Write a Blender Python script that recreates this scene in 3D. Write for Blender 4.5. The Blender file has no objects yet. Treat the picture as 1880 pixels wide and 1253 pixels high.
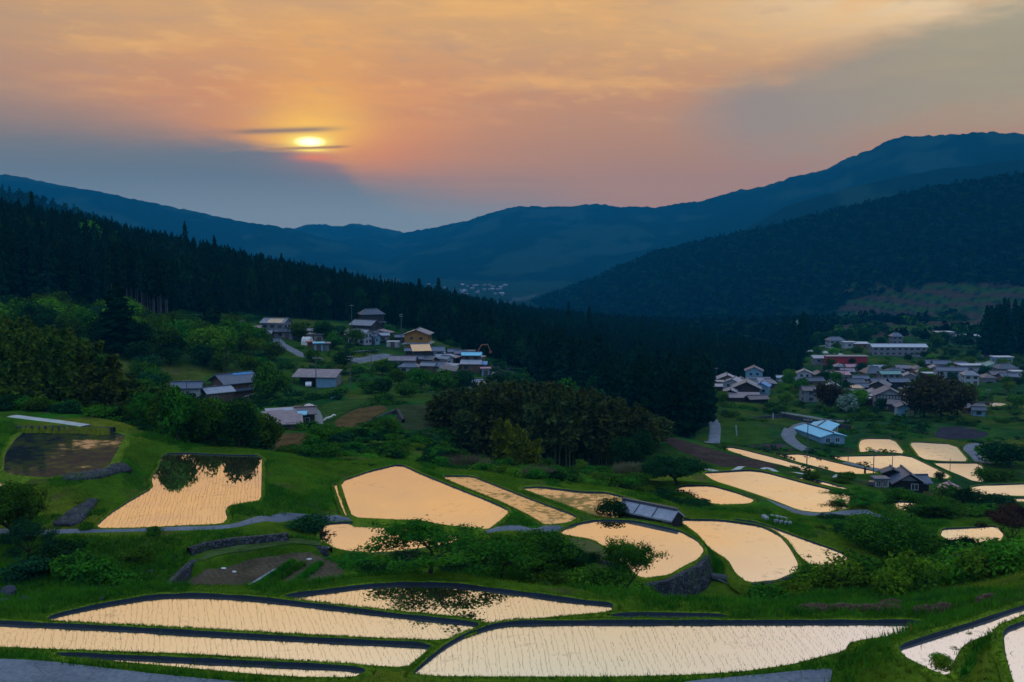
import bpy, math, random
import numpy as np
from mathutils import Vector, Matrix
R = math.radians
rng = np.random.default_rng(7)
random.seed(7)
C = bpy.context.scene.collection
sc = bpy.context.scene
F = 1828.0; CX = 940.0; CY = 626.5; HOR = 440.0
TH = math.atan((CY-HOR)/F)
CT, ST = math.cos(TH), math.sin(TH)

def ray(px, py):                       # photo pixel -> world direction per metre of forward distance (x, 1, z)
    a = (px-CX)/F; b = (CY-py)/F
    y = CT+b*ST
    return a/y, (-ST+b*CT)/y
def slope(py):                         # downward slope of the sight line through row py
    return -ray(CX, py)[1]

# ------------------------------------------------------------------ object helpers
def tag(o, label=None, cat=None, group=None, kind=None):
    if label: o['label'] = label
    if cat: o['category'] = cat
    if group: o['group'] = group
    if kind: o['kind'] = kind
    return o
def link(name, me, parent=None, mats=()):
    o = bpy.data.objects.new(name, me); C.objects.link(o)
    if parent is not None: o.parent = parent
    if me is not None:
        for m in mats:
            me.materials.append(m)
    return o
def empty(name, loc, rz=0.0, s=1.0):
    o = bpy.data.objects.new(name, None); C.objects.link(o)
    o.location = loc; o.rotation_euler = (0, 0, rz); o.scale = (s, s, s) if not isinstance(s, tuple) else s
    o.empty_display_size = 0.5
    return o
def npmesh(name, V, faces, mi=None, smooth=False):
    """V (n,3); faces: (m,3) or (m,4) array or a list of both"""
    me = bpy.data.meshes.new(name)
    V = np.asarray(V, dtype=np.float32)
    if isinstance(faces, np.ndarray): faces = [faces]
    faces = [np.asarray(f, dtype=np.int32) for f in faces if len(f)]
    nl = sum(f.size for f in faces); nf = sum(len(f) for f in faces)
    me.vertices.add(len(V)); me.vertices.foreach_set('co', V.ravel())
    me.loops.add(nl); me.loops.foreach_set('vertex_index', np.concatenate([f.ravel() for f in faces]))
    tot = np.concatenate([np.full(len(f), f.shape[1], dtype=np.int32) for f in faces])
    st = np.concatenate([[0], np.cumsum(tot)[:-1]]).astype(np.int32)
    me.polygons.add(nf); me.polygons.foreach_set('loop_start', st); me.polygons.foreach_set('loop_total', tot)
    if mi is not None: me.polygons.foreach_set('material_index', np.asarray(mi, dtype=np.int32))
    if smooth: me.polygons.foreach_set('use_smooth', np.ones(nf, dtype=bool))
    me.update(calc_edges=True)
    return me

# ------------------------------------------------------------------ node helpers
class NT:
    def __init__(s, tree): s.t = tree; s.n = tree.nodes; s.l = tree.links
    def node(s, typ, **kw):
        n = s.n.new(typ)
        for k, v in kw.items(): setattr(n, k, v)
        return n
    def put(s, sock, v):
        if isinstance(v, X): s.l.new(v.o, sock)
        elif hasattr(v, 'is_output'): s.l.new(v, sock)
        else: sock.default_value = v
    def math(s, op, a, b=None, c=None, clamp=False):
        n = s.node('ShaderNodeMath', operation=op); n.use_clamp = clamp
        s.put(n.inputs[0], a)
        if b is not None: s.put(n.inputs[1], b)
        if c is not None: s.put(n.inputs[2], c)
        return X(s, n.outputs[0])
    def mix(s, f, a, b, mode='MIX'):
        n = s.node('ShaderNodeMix', data_type='RGBA', blend_type=mode)
        s.put(n.inputs[0], f); s.put(n.inputs[6], col(a)); s.put(n.inputs[7], col(b))
        return n.outputs[2]
    def noise(s, vec, scale, detail=3, rough=0.5, dims='3D'):
        n = s.node('ShaderNodeTexNoise', noise_dimensions=dims)
        if vec is not None: s.put(n.inputs['Vector'], vec)
        n.inputs['Scale'].default_value = scale; n.inputs['Detail'].default_value = detail
        n.inputs['Roughness'].default_value = rough
        return X(s, n.outputs['Fac'])
    def smooth(s, v, a, b):              # smoothstep a..b -> 0..1
        n = s.node('ShaderNodeMapRange', interpolation_type='SMOOTHSTEP')
        s.put(n.inputs['Value'], v)
        s.put(n.inputs['From Min'], a); s.put(n.inputs['From Max'], b)
        return X(s, n.outputs[0])
    def ramp(s, f, stops, mode='LINEAR'):
        n = s.node('ShaderNodeValToRGB'); e = n.color_ramp.elements
        n.color_ramp.interpolation = mode
        while len(e) < len(stops): e.new(0.5)
        for k, (p, c) in enumerate(stops): e[k].position = p; e[k].color = col(c)
        s.put(n.inputs[0], f)
        return n.outputs[0]
def col(c):
    if isinstance(c, tuple) and len(c) == 3: return (*c, 1.0)
    return c
class X:
    def __init__(s, nt, o): s.nt = nt; s.o = o
    def _m(s, op, b, rev=False): return s.nt.math(op, b, s) if rev else s.nt.math(op, s, b)
    def __add__(s, b): return s._m('ADD', b)
    __radd__ = __add__
    def __sub__(s, b): return s._m('SUBTRACT', b)
    def __rsub__(s, b): return s._m('SUBTRACT', b, True)
    def __mul__(s, b): return s._m('MULTIPLY', b)
    __rmul__ = __mul__
    def __truediv__(s, b): return s._m('DIVIDE', b)
    def __rtruediv__(s, b): return s._m('DIVIDE', b, True)
def srgb(r, g, b):
    f = lambda c: (c/255/12.92) if c/255 <= 0.04045 else ((c/255+0.055)/1.055)**2.4
    return (f(r), f(g), f(b))

MATS = {}
def mat(name, fn):
    if name in MATS: return MATS[name]
    m = bpy.data.materials.new(name); m.use_nodes = True
    nt = NT(m.node_tree); nt.n.clear()
    out = nt.node('ShaderNodeOutputMaterial')
    fn(nt, out); MATS[name] = m
    return m
def principled(nt, out, colr, rough=0.8, spec=0.3, metal=0.0, bump=None, bstr=0.3, bdist=0.05, sheen=None):
    p = nt.node('ShaderNodeBsdfPrincipled')
    nt.put(p.inputs['Base Color'], col(colr)); nt.put(p.inputs['Roughness'], rough)
    nt.put(p.inputs['Specular IOR Level'], spec); nt.put(p.inputs['Metallic'], metal)
    if bump is not None:
        b = nt.node('ShaderNodeBump'); b.inputs['Strength'].default_value = bstr; b.inputs['Distance'].default_value = bdist
        nt.put(b.inputs['Height'], bump); nt.l.new(b.outputs[0], p.inputs['Normal'])
    nt.l.new(p.outputs[0], out.inputs[0])
    return p
def pos(nt): return nt.node('ShaderNodeNewGeometry').outputs['Position']
def obco(nt): return nt.node('ShaderNodeTexCoord').outputs['Object']
def dim(c, k): return tuple(v*k for v in c)
def simple(name, c, rough=0.8, spec=0.3, var=0.35, scale=1.5, metal=0.0, bump=0.0, local=True):
    """a plain surface with blotchy weathering"""
    def f(nt, out):
        v = obco(nt) if local else pos(nt)
        n = nt.noise(v, scale, 5, 0.6)
        n2 = nt.noise(v, scale*7.3, 4, 0.6)
        k = nt.smooth(n*0.6+n2*0.4, 0.3, 0.7)
        cc = nt.mix(k, dim(c, 1-var), dim(c, 1+var*0.6))
        principled(nt, out, cc, rough, spec, metal, n2 if bump else None, bump, 0.03)
    return mat(name, f)

# ------------------------------------------------------------------ render, camera
cam_d = bpy.data.cameras.new('camera'); cam = bpy.data.objects.new('camera', cam_d); C.objects.link(cam)
cam_d.sensor_width = 36.0; cam_d.lens = 36.0*F/1880; cam_d.clip_end = 40000; cam_d.clip_start = 0.2
cam.location = (0, 0, 0); cam.rotation_euler = (R(90)-TH, 0, 0)
sc.camera = cam
sc.view_settings.view_transform = 'Standard'; sc.view_settings.look = 'None'
sc.view_settings.exposure = 0; sc.view_settings.gamma = 1
sc.render.engine = 'CYCLES'
cy = sc.cycles
cy.use_denoising = True; cy.max_bounces = 5; cy.diffuse_bounces = 2; cy.glossy_bounces = 3
cy.transmission_bounces = 2; cy.volume_bounces = 0; cy.transparent_max_bounces = 6
cy.use_adaptive_sampling = True; cy.adaptive_threshold = 0.02
cy.caustics_reflective = False; cy.caustics_refractive = False

# ------------------------------------------------------------------ world: sunset sky
SUN_AZ, SUN_EL = -11.3, 5.4
w = bpy.data.worlds.new("World"); sc.world = w; w.use_nodes = True
nt = NT(w.node_tree); nt.n.clear()
g = nt.node('ShaderNodeTexCoord').outputs['Generated']
sp = nt.node('ShaderNodeSeparateXYZ'); nt.l.new(g, sp.inputs[0])
dx, dy, dz = (X(nt, sp.outputs[i]) for i in range(3))
el = nt.math('ARCSINE', dz)*57.29578
az = nt.math('ARCTAN2', dx, dy)*57.29578
cmb = nt.node('ShaderNodeCombineXYZ'); nt.put(cmb.inputs[0], az*0.05); nt.put(cmb.inputs[1], el*0.32); nt.put(cmb.inputs[2], 1.7)
streak = nt.noise(cmb.outputs[0], 1.6, 5, 0.55)
cmb2 = nt.node('ShaderNodeCombineXYZ'); nt.put(cmb2.inputs[0], az*0.16); nt.put(cmb2.inputs[1], el*0.5); nt.put(cmb2.inputs[2], 5.2)
puff = nt.noise(cmb2.outputs[0], 1.5, 6, 0.55)
def ramp_el(st): return nt.ramp((el+2.0)*(1/62.0), [((e+2)/62.0, srgb(*c)) for e, c in st], 'B_SPLINE' if False else 'LINEAR')
base = ramp_el([(-2, (150, 120, 110)), (0.5, (150, 126, 122)), (3, (156, 126, 115)), (5, (170, 131, 110)), (8, (190, 142, 110)),
                (11, (206, 162, 114)), (14, (216, 170, 116)), (18, (214, 174, 126)), (21, (210, 182, 142)),
                (24, (216, 194, 164)), (29, (216, 210, 212)), (40, (165, 196, 240)), (60, (140, 186, 245))])
def gauss(cx_, cy_, sx, sy):
    a = (az-cx_)*(1/sx); b = (el-cy_)*(1/sy)
    return nt.math('EXPONENT', (a*a+b*b)*-1.0)
# paler towards the right, above the frame
kR = nt.smooth(az, 4.0, 25.0)*nt.smooth(el, 8.5, 13.0)*(1.0-nt.smooth(el, 26.0, 34.0))
base = nt.mix(kR*0.9, base, ramp_el([(-2, (238, 216, 178)), (12, (236, 212, 172)), (17, (228, 206, 170)), (20.5, (226, 215, 212)), (60, (222, 214, 220))]))
base = nt.mix(gauss(3.0, 26.5, 13.0, 4.0)*0.8, base, srgb(176, 188, 178))
# streaks of thin high cloud
mid = nt.smooth(el, 5.0, 9.0)*(1.0-nt.smooth(el, 14.5, 20.0))
base = nt.mix(nt.smooth(streak, 0.5, 0.72)*mid*0.55, base, srgb(238, 182, 108))
base = nt.mix(nt.smooth(streak, 0.5, 0.30)*mid*0.35, base, srgb(178, 150, 128))
base = nt.mix(nt.smooth(puff, 0.52, 0.7)*mid*nt.smooth(az, -8.0, 2.0)*0.45, base, srgb(232, 176, 112))
# left edge greyer
base = nt.mix((1.0-nt.smooth(az, -34.0, -14.0))*(1.0-nt.smooth(el, 8.0, 18.0))*0.6, base, srgb(160, 134, 120))
def curve(v, pts, lo, hi):
    n = nt.node('ShaderNodeFloatCurve'); cu = n.mapping.curves[0]
    ys = [p[1] for p in pts]; y0, y1 = min(ys)-0.01, max(ys)+0.01
    P = [((p[0]-lo)/(hi-lo), (p[1]-y0)/(y1-y0)) for p in pts]
    while len(cu.points) < len(P): cu.points.new(0.5, 0.5)
    for k, q in enumerate(P): cu.points[k].location = q; cu.points[k].handle_type = 'AUTO'
    n.mapping.update()
    nt.put(n.inputs['Value'], (v-lo)*(1/(hi-lo)))
    return X(nt, n.outputs[0])*(y1-y0)+y0
# glow around the sun
ddx = az-SUN_AZ; ddy = el-SUN_EL
base = nt.mix(gauss(SUN_AZ+0.5, 6.4, 9.5, 4.6)*(0.25+0.6*streak), base, srgb(228, 146, 88))
base = nt.mix(gauss(SUN_AZ+0.4, 7.0, 3.4, 3.6)*(0.35+0.55*puff), base, srgb(238, 176, 88))
base = nt.mix(gauss(SUN_AZ+0.2, 5.7, 2.5, 1.3)*0.95, base, srgb(255, 200, 84))
cmb4 = nt.node('ShaderNodeCombineXYZ'); nt.put(cmb4.inputs[0], az*0.30); nt.put(cmb4.inputs[1], el*1.1+az*0.05); nt.put(cmb4.inputs[2], 3.3)
fine = nt.noise(cmb4.outputs[0], 1.4, 7, 0.6)
base = nt.mix(nt.smooth(fine, 0.52, 0.72)*mid*0.28, base, srgb(242, 190, 116))
base = nt.mix(nt.smooth(fine, 0.48, 0.28)*mid*0.25, base, srgb(172, 146, 128))
# grey cloud wedge at the right
up = curve(az, [(-30, 5.8), (6, 6.9), (8, 7.7), (12, 9.0), (15, 9.8), (20, 11.0), (27, 12.7), (36, 14.5)], -30, 36)
lowr = curve(az, [(-30, 7.4), (6, 7.1), (8, 6.6), (12, 4.6), (16, 4.2), (20, 5.0), (27, 5.6), (36, 5.6)], -30, 36)
jit = (puff-0.5)*2.2+(fine-0.5)*1.8
kw = nt.smooth(up-el+jit, -0.4, 1.7)*nt.smooth(el-lowr+jit, -1.6, 2.6)*nt.smooth(az, 6.0, 14.0)
base = nt.mix(kw*0.84, base, nt.mix(nt.smooth(az, 10.0, 26.0), srgb(140, 136, 134), srgb(152, 150, 130)))
# blue-grey bank low in the sky
bank = curve(az, [(-34, 7.4), (-27, 6.5), (-18, 5.7), (-13, 4.95), (-11, 4.7), (-8, 3.7), (-5, 3.0), (-1, 2.45), (4, 1.5), (8, 0.2), (12, -2.0), (36, -3.0)], -34, 36)
soft = curve(az, [(-34, 2.8), (-22, 2.0), (-16, 0.9), (-12, 0.5), (-8, 1.9), (0, 2.4), (8, 2.0), (36, 2.0)], -34, 36)
cmb3 = nt.node('ShaderNodeCombineXYZ'); nt.put(cmb3.inputs[0], az*0.22); nt.put(cmb3.inputs[1], el*1.5); nt.put(cmb3.inputs[2], 9.2)
wisp = nt.noise(cmb3.outputs[0], 1.2, 6, 0.62)
kb = nt.smooth((bank-el+(streak-0.5)*1.3+(wisp-0.5)*1.2)/soft, -1.0, 1.0)
bankc = ramp_el([(-2, (118, 138, 152)), (1.5, (112, 131, 144)), (3.5, (100, 117, 128)), (5.5, (112, 118, 122)), (9, (132, 128, 124)), (60, (128, 130, 128))])
base = nt.mix(kb, base, bankc)
# the sun itself, seen through a gap, with two thin bars of cloud
core = gauss(SUN_AZ, 5.38, 1.0, 0.34)
core2 = gauss(SUN_AZ+0.1, 4.93, 0.8, 0.07)
blob = gauss(SUN_AZ+0.2, 4.55, 1.1, 0.22)
base = nt.mix(gauss(SUN_AZ+2.6, 4.7, 3.6, 1.1)*0.45, base, srgb(214, 124, 88))
base = nt.mix(blob*0.8, base, srgb(226, 128, 92))
base = nt.mix(nt.math('MINIMUM', core*2.0+core2*0.9, 1.0), base, srgb(255, 226, 110))
bar = gauss(-13.2, 5.92, 2.5, 0.17)
tilt = el-(6.0+(az+12.0)*0.055)
b1 = nt.math('EXPONENT', (tilt*tilt)*-42.0)*nt.smooth(az, -16.8, -14.0)*(1.0-nt.smooth(az, -11.5, -8.6))
t2 = el-(5.07+(az+11.0)*0.05)
b2 = nt.math('EXPONENT', (t2*t2)*-180.0)*nt.smooth(az, -14.0, -11.6)*(1.0-nt.smooth(az, -10.0, -8.6))
base = nt.mix(b1*0.85, base, srgb(130, 112, 108))
base = nt.mix(b2*0.85, base, srgb(150, 108, 92))
# below the horizon: dark
base = nt.mix(nt.smooth(el, -1.5, -6.0), base, (0.01, 0.02, 0.03, 1))
# brighter blue overhead and behind the camera, as the east at sunset
back = nt.smooth(nt.math('ABSOLUTE', az), 35.0, 95.0)*nt.smooth(el, -3.0, 8.0)
base = nt.mix(back, base, nt.ramp(el*(1/90.0), [(0, (0.32, 0.46, 0.72)), (0.25, (0.62, 0.90, 1.3)), (1, (0.62, 0.90, 1.3))]))
# the valley air dims the low sky and adds its own blue: the sky behind it is that much clearer
path = nt.math('MINIMUM', 385.0/nt.math('MAXIMUM', dz, 0.02), 7060.0)
T_ = nt.math('EXPONENT', path*-1.2e-4)
inv = 1.0/T_
ci = nt.node('ShaderNodeCombineColor'); nt.put(ci.inputs[0], (1.0-T_)*0.004); nt.put(ci.inputs[1], (1.0-T_)*0.09); nt.put(ci.inputs[2], (1.0-T_)*0.21)
base = nt.mix(1.0, base, ci.outputs[0], 'SUBTRACT')
vm = nt.node('ShaderNodeVectorMath', operation='SCALE'); nt.l.new(base, vm.inputs[0]); nt.put(vm.inputs['Scale'], inv)
vx = nt.node('ShaderNodeVectorMath', operation='MAXIMUM'); nt.l.new(vm.outputs[0], vx.inputs[0]); base = vx.outputs[0]
bg1 = nt.node('ShaderNodeBackground'); nt.put(bg1.inputs[0], base); bg1.inputs[1].default_value = 1.0
disc = nt.node('ShaderNodeBackground'); disc.inputs[0].default_value = (1.0, 0.80, 0.5, 1)
nt.put(disc.inputs[1], nt.smooth(core, 0.35, 1.0)*2.6*(1.0-b1)*(1.0-b2))
sky = nt.node('ShaderNodeTexSky', sky_type='NISHITA'); sky.sun_disc = False
sky.sun_elevation = R(SUN_EL); sky.sun_rotation = R(SUN_AZ); sky.air_density = 1.5; sky.dust_density = 3.0
bg2 = nt.node('ShaderNodeBackground'); nt.l.new(sky.outputs[0], bg2.inputs[0]); nt.put(bg2.inputs[1], nt.smooth(el, 12.0, 45.0)*0.06)
a1 = nt.node('ShaderNodeAddShader'); nt.l.new(bg1.outputs[0], a1.inputs[0]); nt.l.new(disc.outputs[0], a1.inputs[1])
a2 = nt.node('ShaderNodeAddShader'); nt.l.new(a1.outputs[0], a2.inputs[0]); nt.l.new(bg2.outputs[0], a2.inputs[1])
wo = nt.node('ShaderNodeOutputWorld'); nt.l.new(a2.outputs[0], wo.inputs[0])
w.cycles.sampling_method = 'MANUAL'; w.cycles.sample_map_resolution = 512

sun_d = bpy.data.lights.new('sun', 'SUN'); sun = bpy.data.objects.new('sun', sun_d); C.objects.link(sun)
sun_d.energy = 0.5; sun_d.angle = R(4.0); sun_d.color = (1.0, 0.62, 0.32)
sd = Vector((math.sin(R(SUN_AZ))*math.cos(R(SUN_EL)), math.cos(R(SUN_AZ))*math.cos(R(SUN_EL)), math.sin(R(SUN_EL))))
sun.rotation_euler = sd.to_track_quat('Z', 'Y').to_euler()
sun.location = sd*50
# ------------------------------------------------------------------ paddies: (outline in photo pixels, depth of the water below the eye, rows)
PAD = {
'n1': dict(h=23.0, rows=1, P=[(83,1140),(100,1132),(181,1114),(282,1097),(361,1094.5),(470,1101),(630,1120),(745,1134),(853,1145),(880,1149),(867,1160),(810,1176),(745,1174),(630,1169),(434,1158),(253,1149)]),
'n2': dict(h=23.0, rows=1, P=[(-80,1142),(0,1146),(217,1156),(434,1169),(630,1179.5),(795,1187),(770,1207),(745,1226),(630,1219),(361,1201),(145,1194),(0,1188),(-80,1185)]),
'n3': dict(h=23.0, rows=1, P=[(101,1204),(108,1204),(253,1210),(434,1219),(630,1228),(674,1234),(647,1244),(542,1243),(434,1235),(253,1218)]),
'n4': dict(h=23.05, rows=1, P=[(515,1097),(560,1092),(600,1087),(672,1078),(745,1074),(835,1076),(961,1092),(1070,1107),(1124,1111.5),(1122,1123),(1034,1131),(947,1140),(904,1146),(853,1134),(745,1123),(636,1114)]),
'n5': dict(h=23.0, rows=1, P=[(903.5,1152),(943,1146),(1100,1145),(1250,1145),(1500,1144.5),(1716,1144.5),(1666,1163),(1561,1178),(1550,1196),(1503,1207),(1449,1221),(1358,1234),(1250,1240),(1106,1243),(755,1242),(781,1219),(817,1190),(853,1169)]),
'n5b': dict(h=23.0, rows=0, P=[(1118,1131.5),(1250,1130.5),(1345,1134),(1250,1136.5),(1130,1136)]),
'n6': dict(h=20.6, rows=1, P=[(1960,1093),(1880,1117),(1792,1147),(1720,1169),(1650,1192),(1662,1208),(1700,1226),(1741,1242),(1754,1208),(1766,1187),(1796,1171),(1880,1146),(1960,1126)]),
'n7': dict(h=20.0, rows=1, P=[(1990,1100),(1880,1147),(1852,1157),(1843,1168),(1846,1200),(1861,1253),(1880,1310),(1990,1330)]),
'm0': dict(h=24.5, rows=0, P=[(45,794),(120,793),(231,798),(218,822),(197,860),(140,868),(87,878),(7,870),(9,836),(28,808)]),
'm0b': dict(h=25.0, rows=0, P=[(-40,881),(0,881),(47,882),(30,890),(0,893),(-40,893)]),
'm1': dict(h=26.0, rows=1, P=[(300,834),(350,833),(420,837),(481,837),(480,880),(479,919),(450,923),(420,929),(413,938),(417.5,952),(408,962),(330,965),(250,969),(173.5,970),(202,944.5),(240,920),(282,896),(278,878),(293,858)]),
'm2': dict(h=27.3, rows=0, P=[(625,885),(680,866),(734,853),(770,870),(834,896),(900,922),(930,936),(934,941),(915,958),(896,972),(870,968.5),(835,966),(799,961),(781,956),(710,953),(647,950),(636,920)]),
'm2s': dict(h=27.35, rows=0, P=[(613,889),(617,889),(628,920),(640,947),(634,947),(622,918)]),
'm3': dict(h=27.7, rows=0, P=[(600,963),(636,960),(781,960.5),(800,966),(835,973),(882,976),(853,991.5),(800,1002),(740,1011),(672,1015),(630,1010),(600,1002),(587,991.5),(588,975)]),
'm4': dict(h=28.2, rows=0, P=[(808,875),(867,875),(900,888.5),(980,920),(1062.6,950),(1044.5,959),(1001,964),(979.5,950),(925,923),(860,897)]),
'm5': dict(h=28.8, rows=0, P=[(958,897),(990,895),(1070,905),(1113,905.5),(1160,918),(1193,934),(1215,950),(1150,952),(1099,949),(1034,925),(979.5,905)]),
'm6': dict(h=28.5, rows=0, P=[(1025,980),(1052,964.5),(1099,956),(1164,958),(1230,972),(1250,977),(1279,993),(1293,1010),(1282.5,1026),(1250,1042),(1229,1055),(1178,1062),(1150,1040),(1120,1010),(1088,990)]),
'm7': dict(h=29.3, rows=0, P=[(1245,955),(1322,956),(1395,966),(1431,984),(1452,1010),(1465,1035),(1463,1049),(1431,1064),(1373,1070),(1351,1053),(1337,1028),(1304,1008),(1282,981)]),
'm8': dict(h=30.0, rows=1, P=[(1337,953),(1395,961),(1467,988),(1539,1013),(1581,1037),(1539,1052),(1503,1049),(1467,1020),(1445,991.5),(1420,973)]),
'm10': dict(h=35.0, rows=0, P=[(1290,869),(1330,867),(1373,864),(1402,867),(1467,885),(1561,908),(1557,934),(1530,939),(1503,941),(1467,937),(1413,916),(1358,897.6),(1311,883)]),
'm11': dict(h=33.5, rows=0, P=[(1250,893),(1304,892),(1345,903),(1385.5,917.5),(1376.5,925),(1315,926.5),(1272,914),(1240,904)]),
'm12': dict(h=42.0, rows=0, P=[(1322,822),(1348,822),(1420,840),(1496,861.5),(1488.6,867.6),(1452,867),(1395,847)]),
'm13': dict(h=44.0, rows=0, P=[(1423.5,835),(1474,834),(1540,851),(1615,868),(1575,870.5),(1510,865),(1467,849)]),
'm14': dict(h=46.0, rows=0, P=[(1517,839),(1590,837),(1666,836),(1710,857),(1745,874),(1738,879.5),(1640,869),(1575,852)]),
'm15': dict(h=50.0, rows=0, P=[(1579,811),(1584,807),(1597,805.5),(1640,806.5),(1662,834),(1620,833.5),(1580,832),(1577,820)]),
'm16': dict(h=50.3, rows=0, P=[(1671,816),(1676.5,811.5),(1752,816),(1779.5,848),(1735,847),(1691,843)]),
'm17': dict(h=49.0, rows=0, P=[(1709,850),(1760,850.5),(1799,851),(1810,870.5),(1835.5,887),(1800,886.5),(1774,885)]),
'm18': dict(h=47.0, rows=0, P=[(1785,892),(1880,889),(2000,886),(2000,913),(1880,911),(1785,907)]),
'm19': dict(h=46.0, rows=0, P=[(1788.5,912),(1880,915.5),(2000,920),(2000,924),(1880,921),(1796,918)]),
'm20': dict(h=37.0, rows=0, P=[(1456,876.6),(1474,877),(1520,887),(1564.5,899),(1557,905),(1503,892)]),
'm21': dict(h=36.0, rows=1, P=[(1731,971.7),(1780,970),(1828,966),(1843,981),(1835.5,995),(1767,1003),(1748,995),(1727,984)]),
'm22': dict(h=35.6, rows=0, P=[(1828,1003),(1850,998),(1900,992),(1900,1008),(1860,1010)]),
'm23': dict(h=38.5, rows=0, P=[(1640,921),(1690,924),(1693,938),(1650,937)]),
'm24': dict(h=59.5, rows=0, P=[(1788,739),(1830,739),(1850,742),(1830,747),(1795,745)]),
}
# dry flats (same terrace machinery, no water): outline, depth, colour, name
FLAT = {
'road_left': dict(h=22.85, P=[(-90,1217),(0,1211),(90,1216),(190,1228),(290,1240),(420,1252),(520,1262),(300,1310),(-90,1310)], c=None),
'road_right': dict(h=22.85, P=[(1240,1254),(1400,1240),(1480,1232),(1529,1229),(1526,1246),(1512,1290),(1240,1290)], c=None),
'hollow': dict(h=30.6, P=[(1200,1114),(1230,1106),(1264,1091),(1296,1066),(1310,1052),(1325,1056),(1338,1064),(1350,1084),(1368,1097),(1300,1112),(1240,1122)], c=None),
'pond_top': dict(h=23.7, P=[(24,784),(120,784),(205,788),(190,776),(110,764),(15,755)], c=None),
'garden': dict(h=27.1, P=[(325,1094),(345,1066),(380,1052),(455,1035),(545,1020),(610,1030),(636,1052),(600,1080),(560,1092),(440,1094)], c=(0.075,0.055,0.035)),
'garden_top': dict(h=26.2, P=[(366,1034),(400,1020),(452,1013),(540,998),(590,1004),(590,996),(535,988),(440,1002),(372,1016)], c=(0.05,0.075,0.02)),
'side_terrace': dict(h=28.2, P=[(1038,988),(1082,992),(1116,1012),(1145,1040),(1100,1030),(1060,1010)], c=(0.07,0.075,0.025)),
'brown1': dict(h=39.5, P=[(1210,806),(1240,804),(1330,833),(1440,858),(1400,862),(1330,860),(1250,829)], c=(0.055,0.035,0.03)),
'dry_left': dict(h=31.4, P=[(475,818),(500,797),(600,795),(560,812),(520,833),(490,832)], c=(0.085,0.05,0.02)),
'terr_a': dict(h=36.2, P=[(565,755),(610,738),(655,732),(680,735),(610,770),(600,782),(560,770)], c=(0.03,0.06,0.012)),
'terr_b': dict(h=35.2, P=[(612,775),(650,752),(700,745),(715,752),(650,785),(620,787)], c=(0.09,0.055,0.022)),
'terr_c': dict(h=36.0, P=[(730,745),(790,741),(800,760),(790,790),(735,790),(725,770)], c=(0.035,0.045,0.018)),
'dark_field': dict(h=54.0, P=[(1725,786),(1760,783),(1820,797),(1800,806),(1715,808),(1718,795)], c=(0.035,0.03,0.04)),
'dark_field2': dict(h=47.5, P=[(1365,818),(1440,815),(1465,833),(1420,830)], c=(0.05,0.035,0.04)),
'meadow': dict(h=47.5, P=[(1322,815),(1322,782),(1400,780),(1430,812),(1370,818)], c=(0.028, 0.062, 0.010)),
}
def chaikin(P, it=1, q=0.22):
    P = np.asarray(P, float)
    for _ in range(it):
        N = np.roll(P, -1, 0)
        P = np.stack([P*(1-q)+N*q, P*q+N*(1-q)], 1).reshape(-1, 2)
    return P
def densify(P, step):
    out = []
    for a, b in zip(P, np.roll(P, -1, 0)):
        n = max(1, int(np.linalg.norm(b-a)/step))
        out += [a+(b-a)*k/n for k in range(n)]
    return np.array(out)
def plane_poly(P, h):
    Q = []
    for px, py in P:
        a, b = ray(px, py); D = -h/b
        Q.append((a*D, D))
    Q = np.array(Q)
    A = 0.5*np.sum(Q[:, 0]*np.roll(Q[:, 1], -1)-np.roll(Q[:, 0], -1)*Q[:, 1])
    return Q if A > 0 else Q[::-1].copy()
for d in list(PAD.values())+list(FLAT.values()):
    d['Q'] = chaikin(plane_poly(d['P'], d['h']), 1, 0.16)
    d['D'] = float(d['Q'][:, 1].mean())

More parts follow.
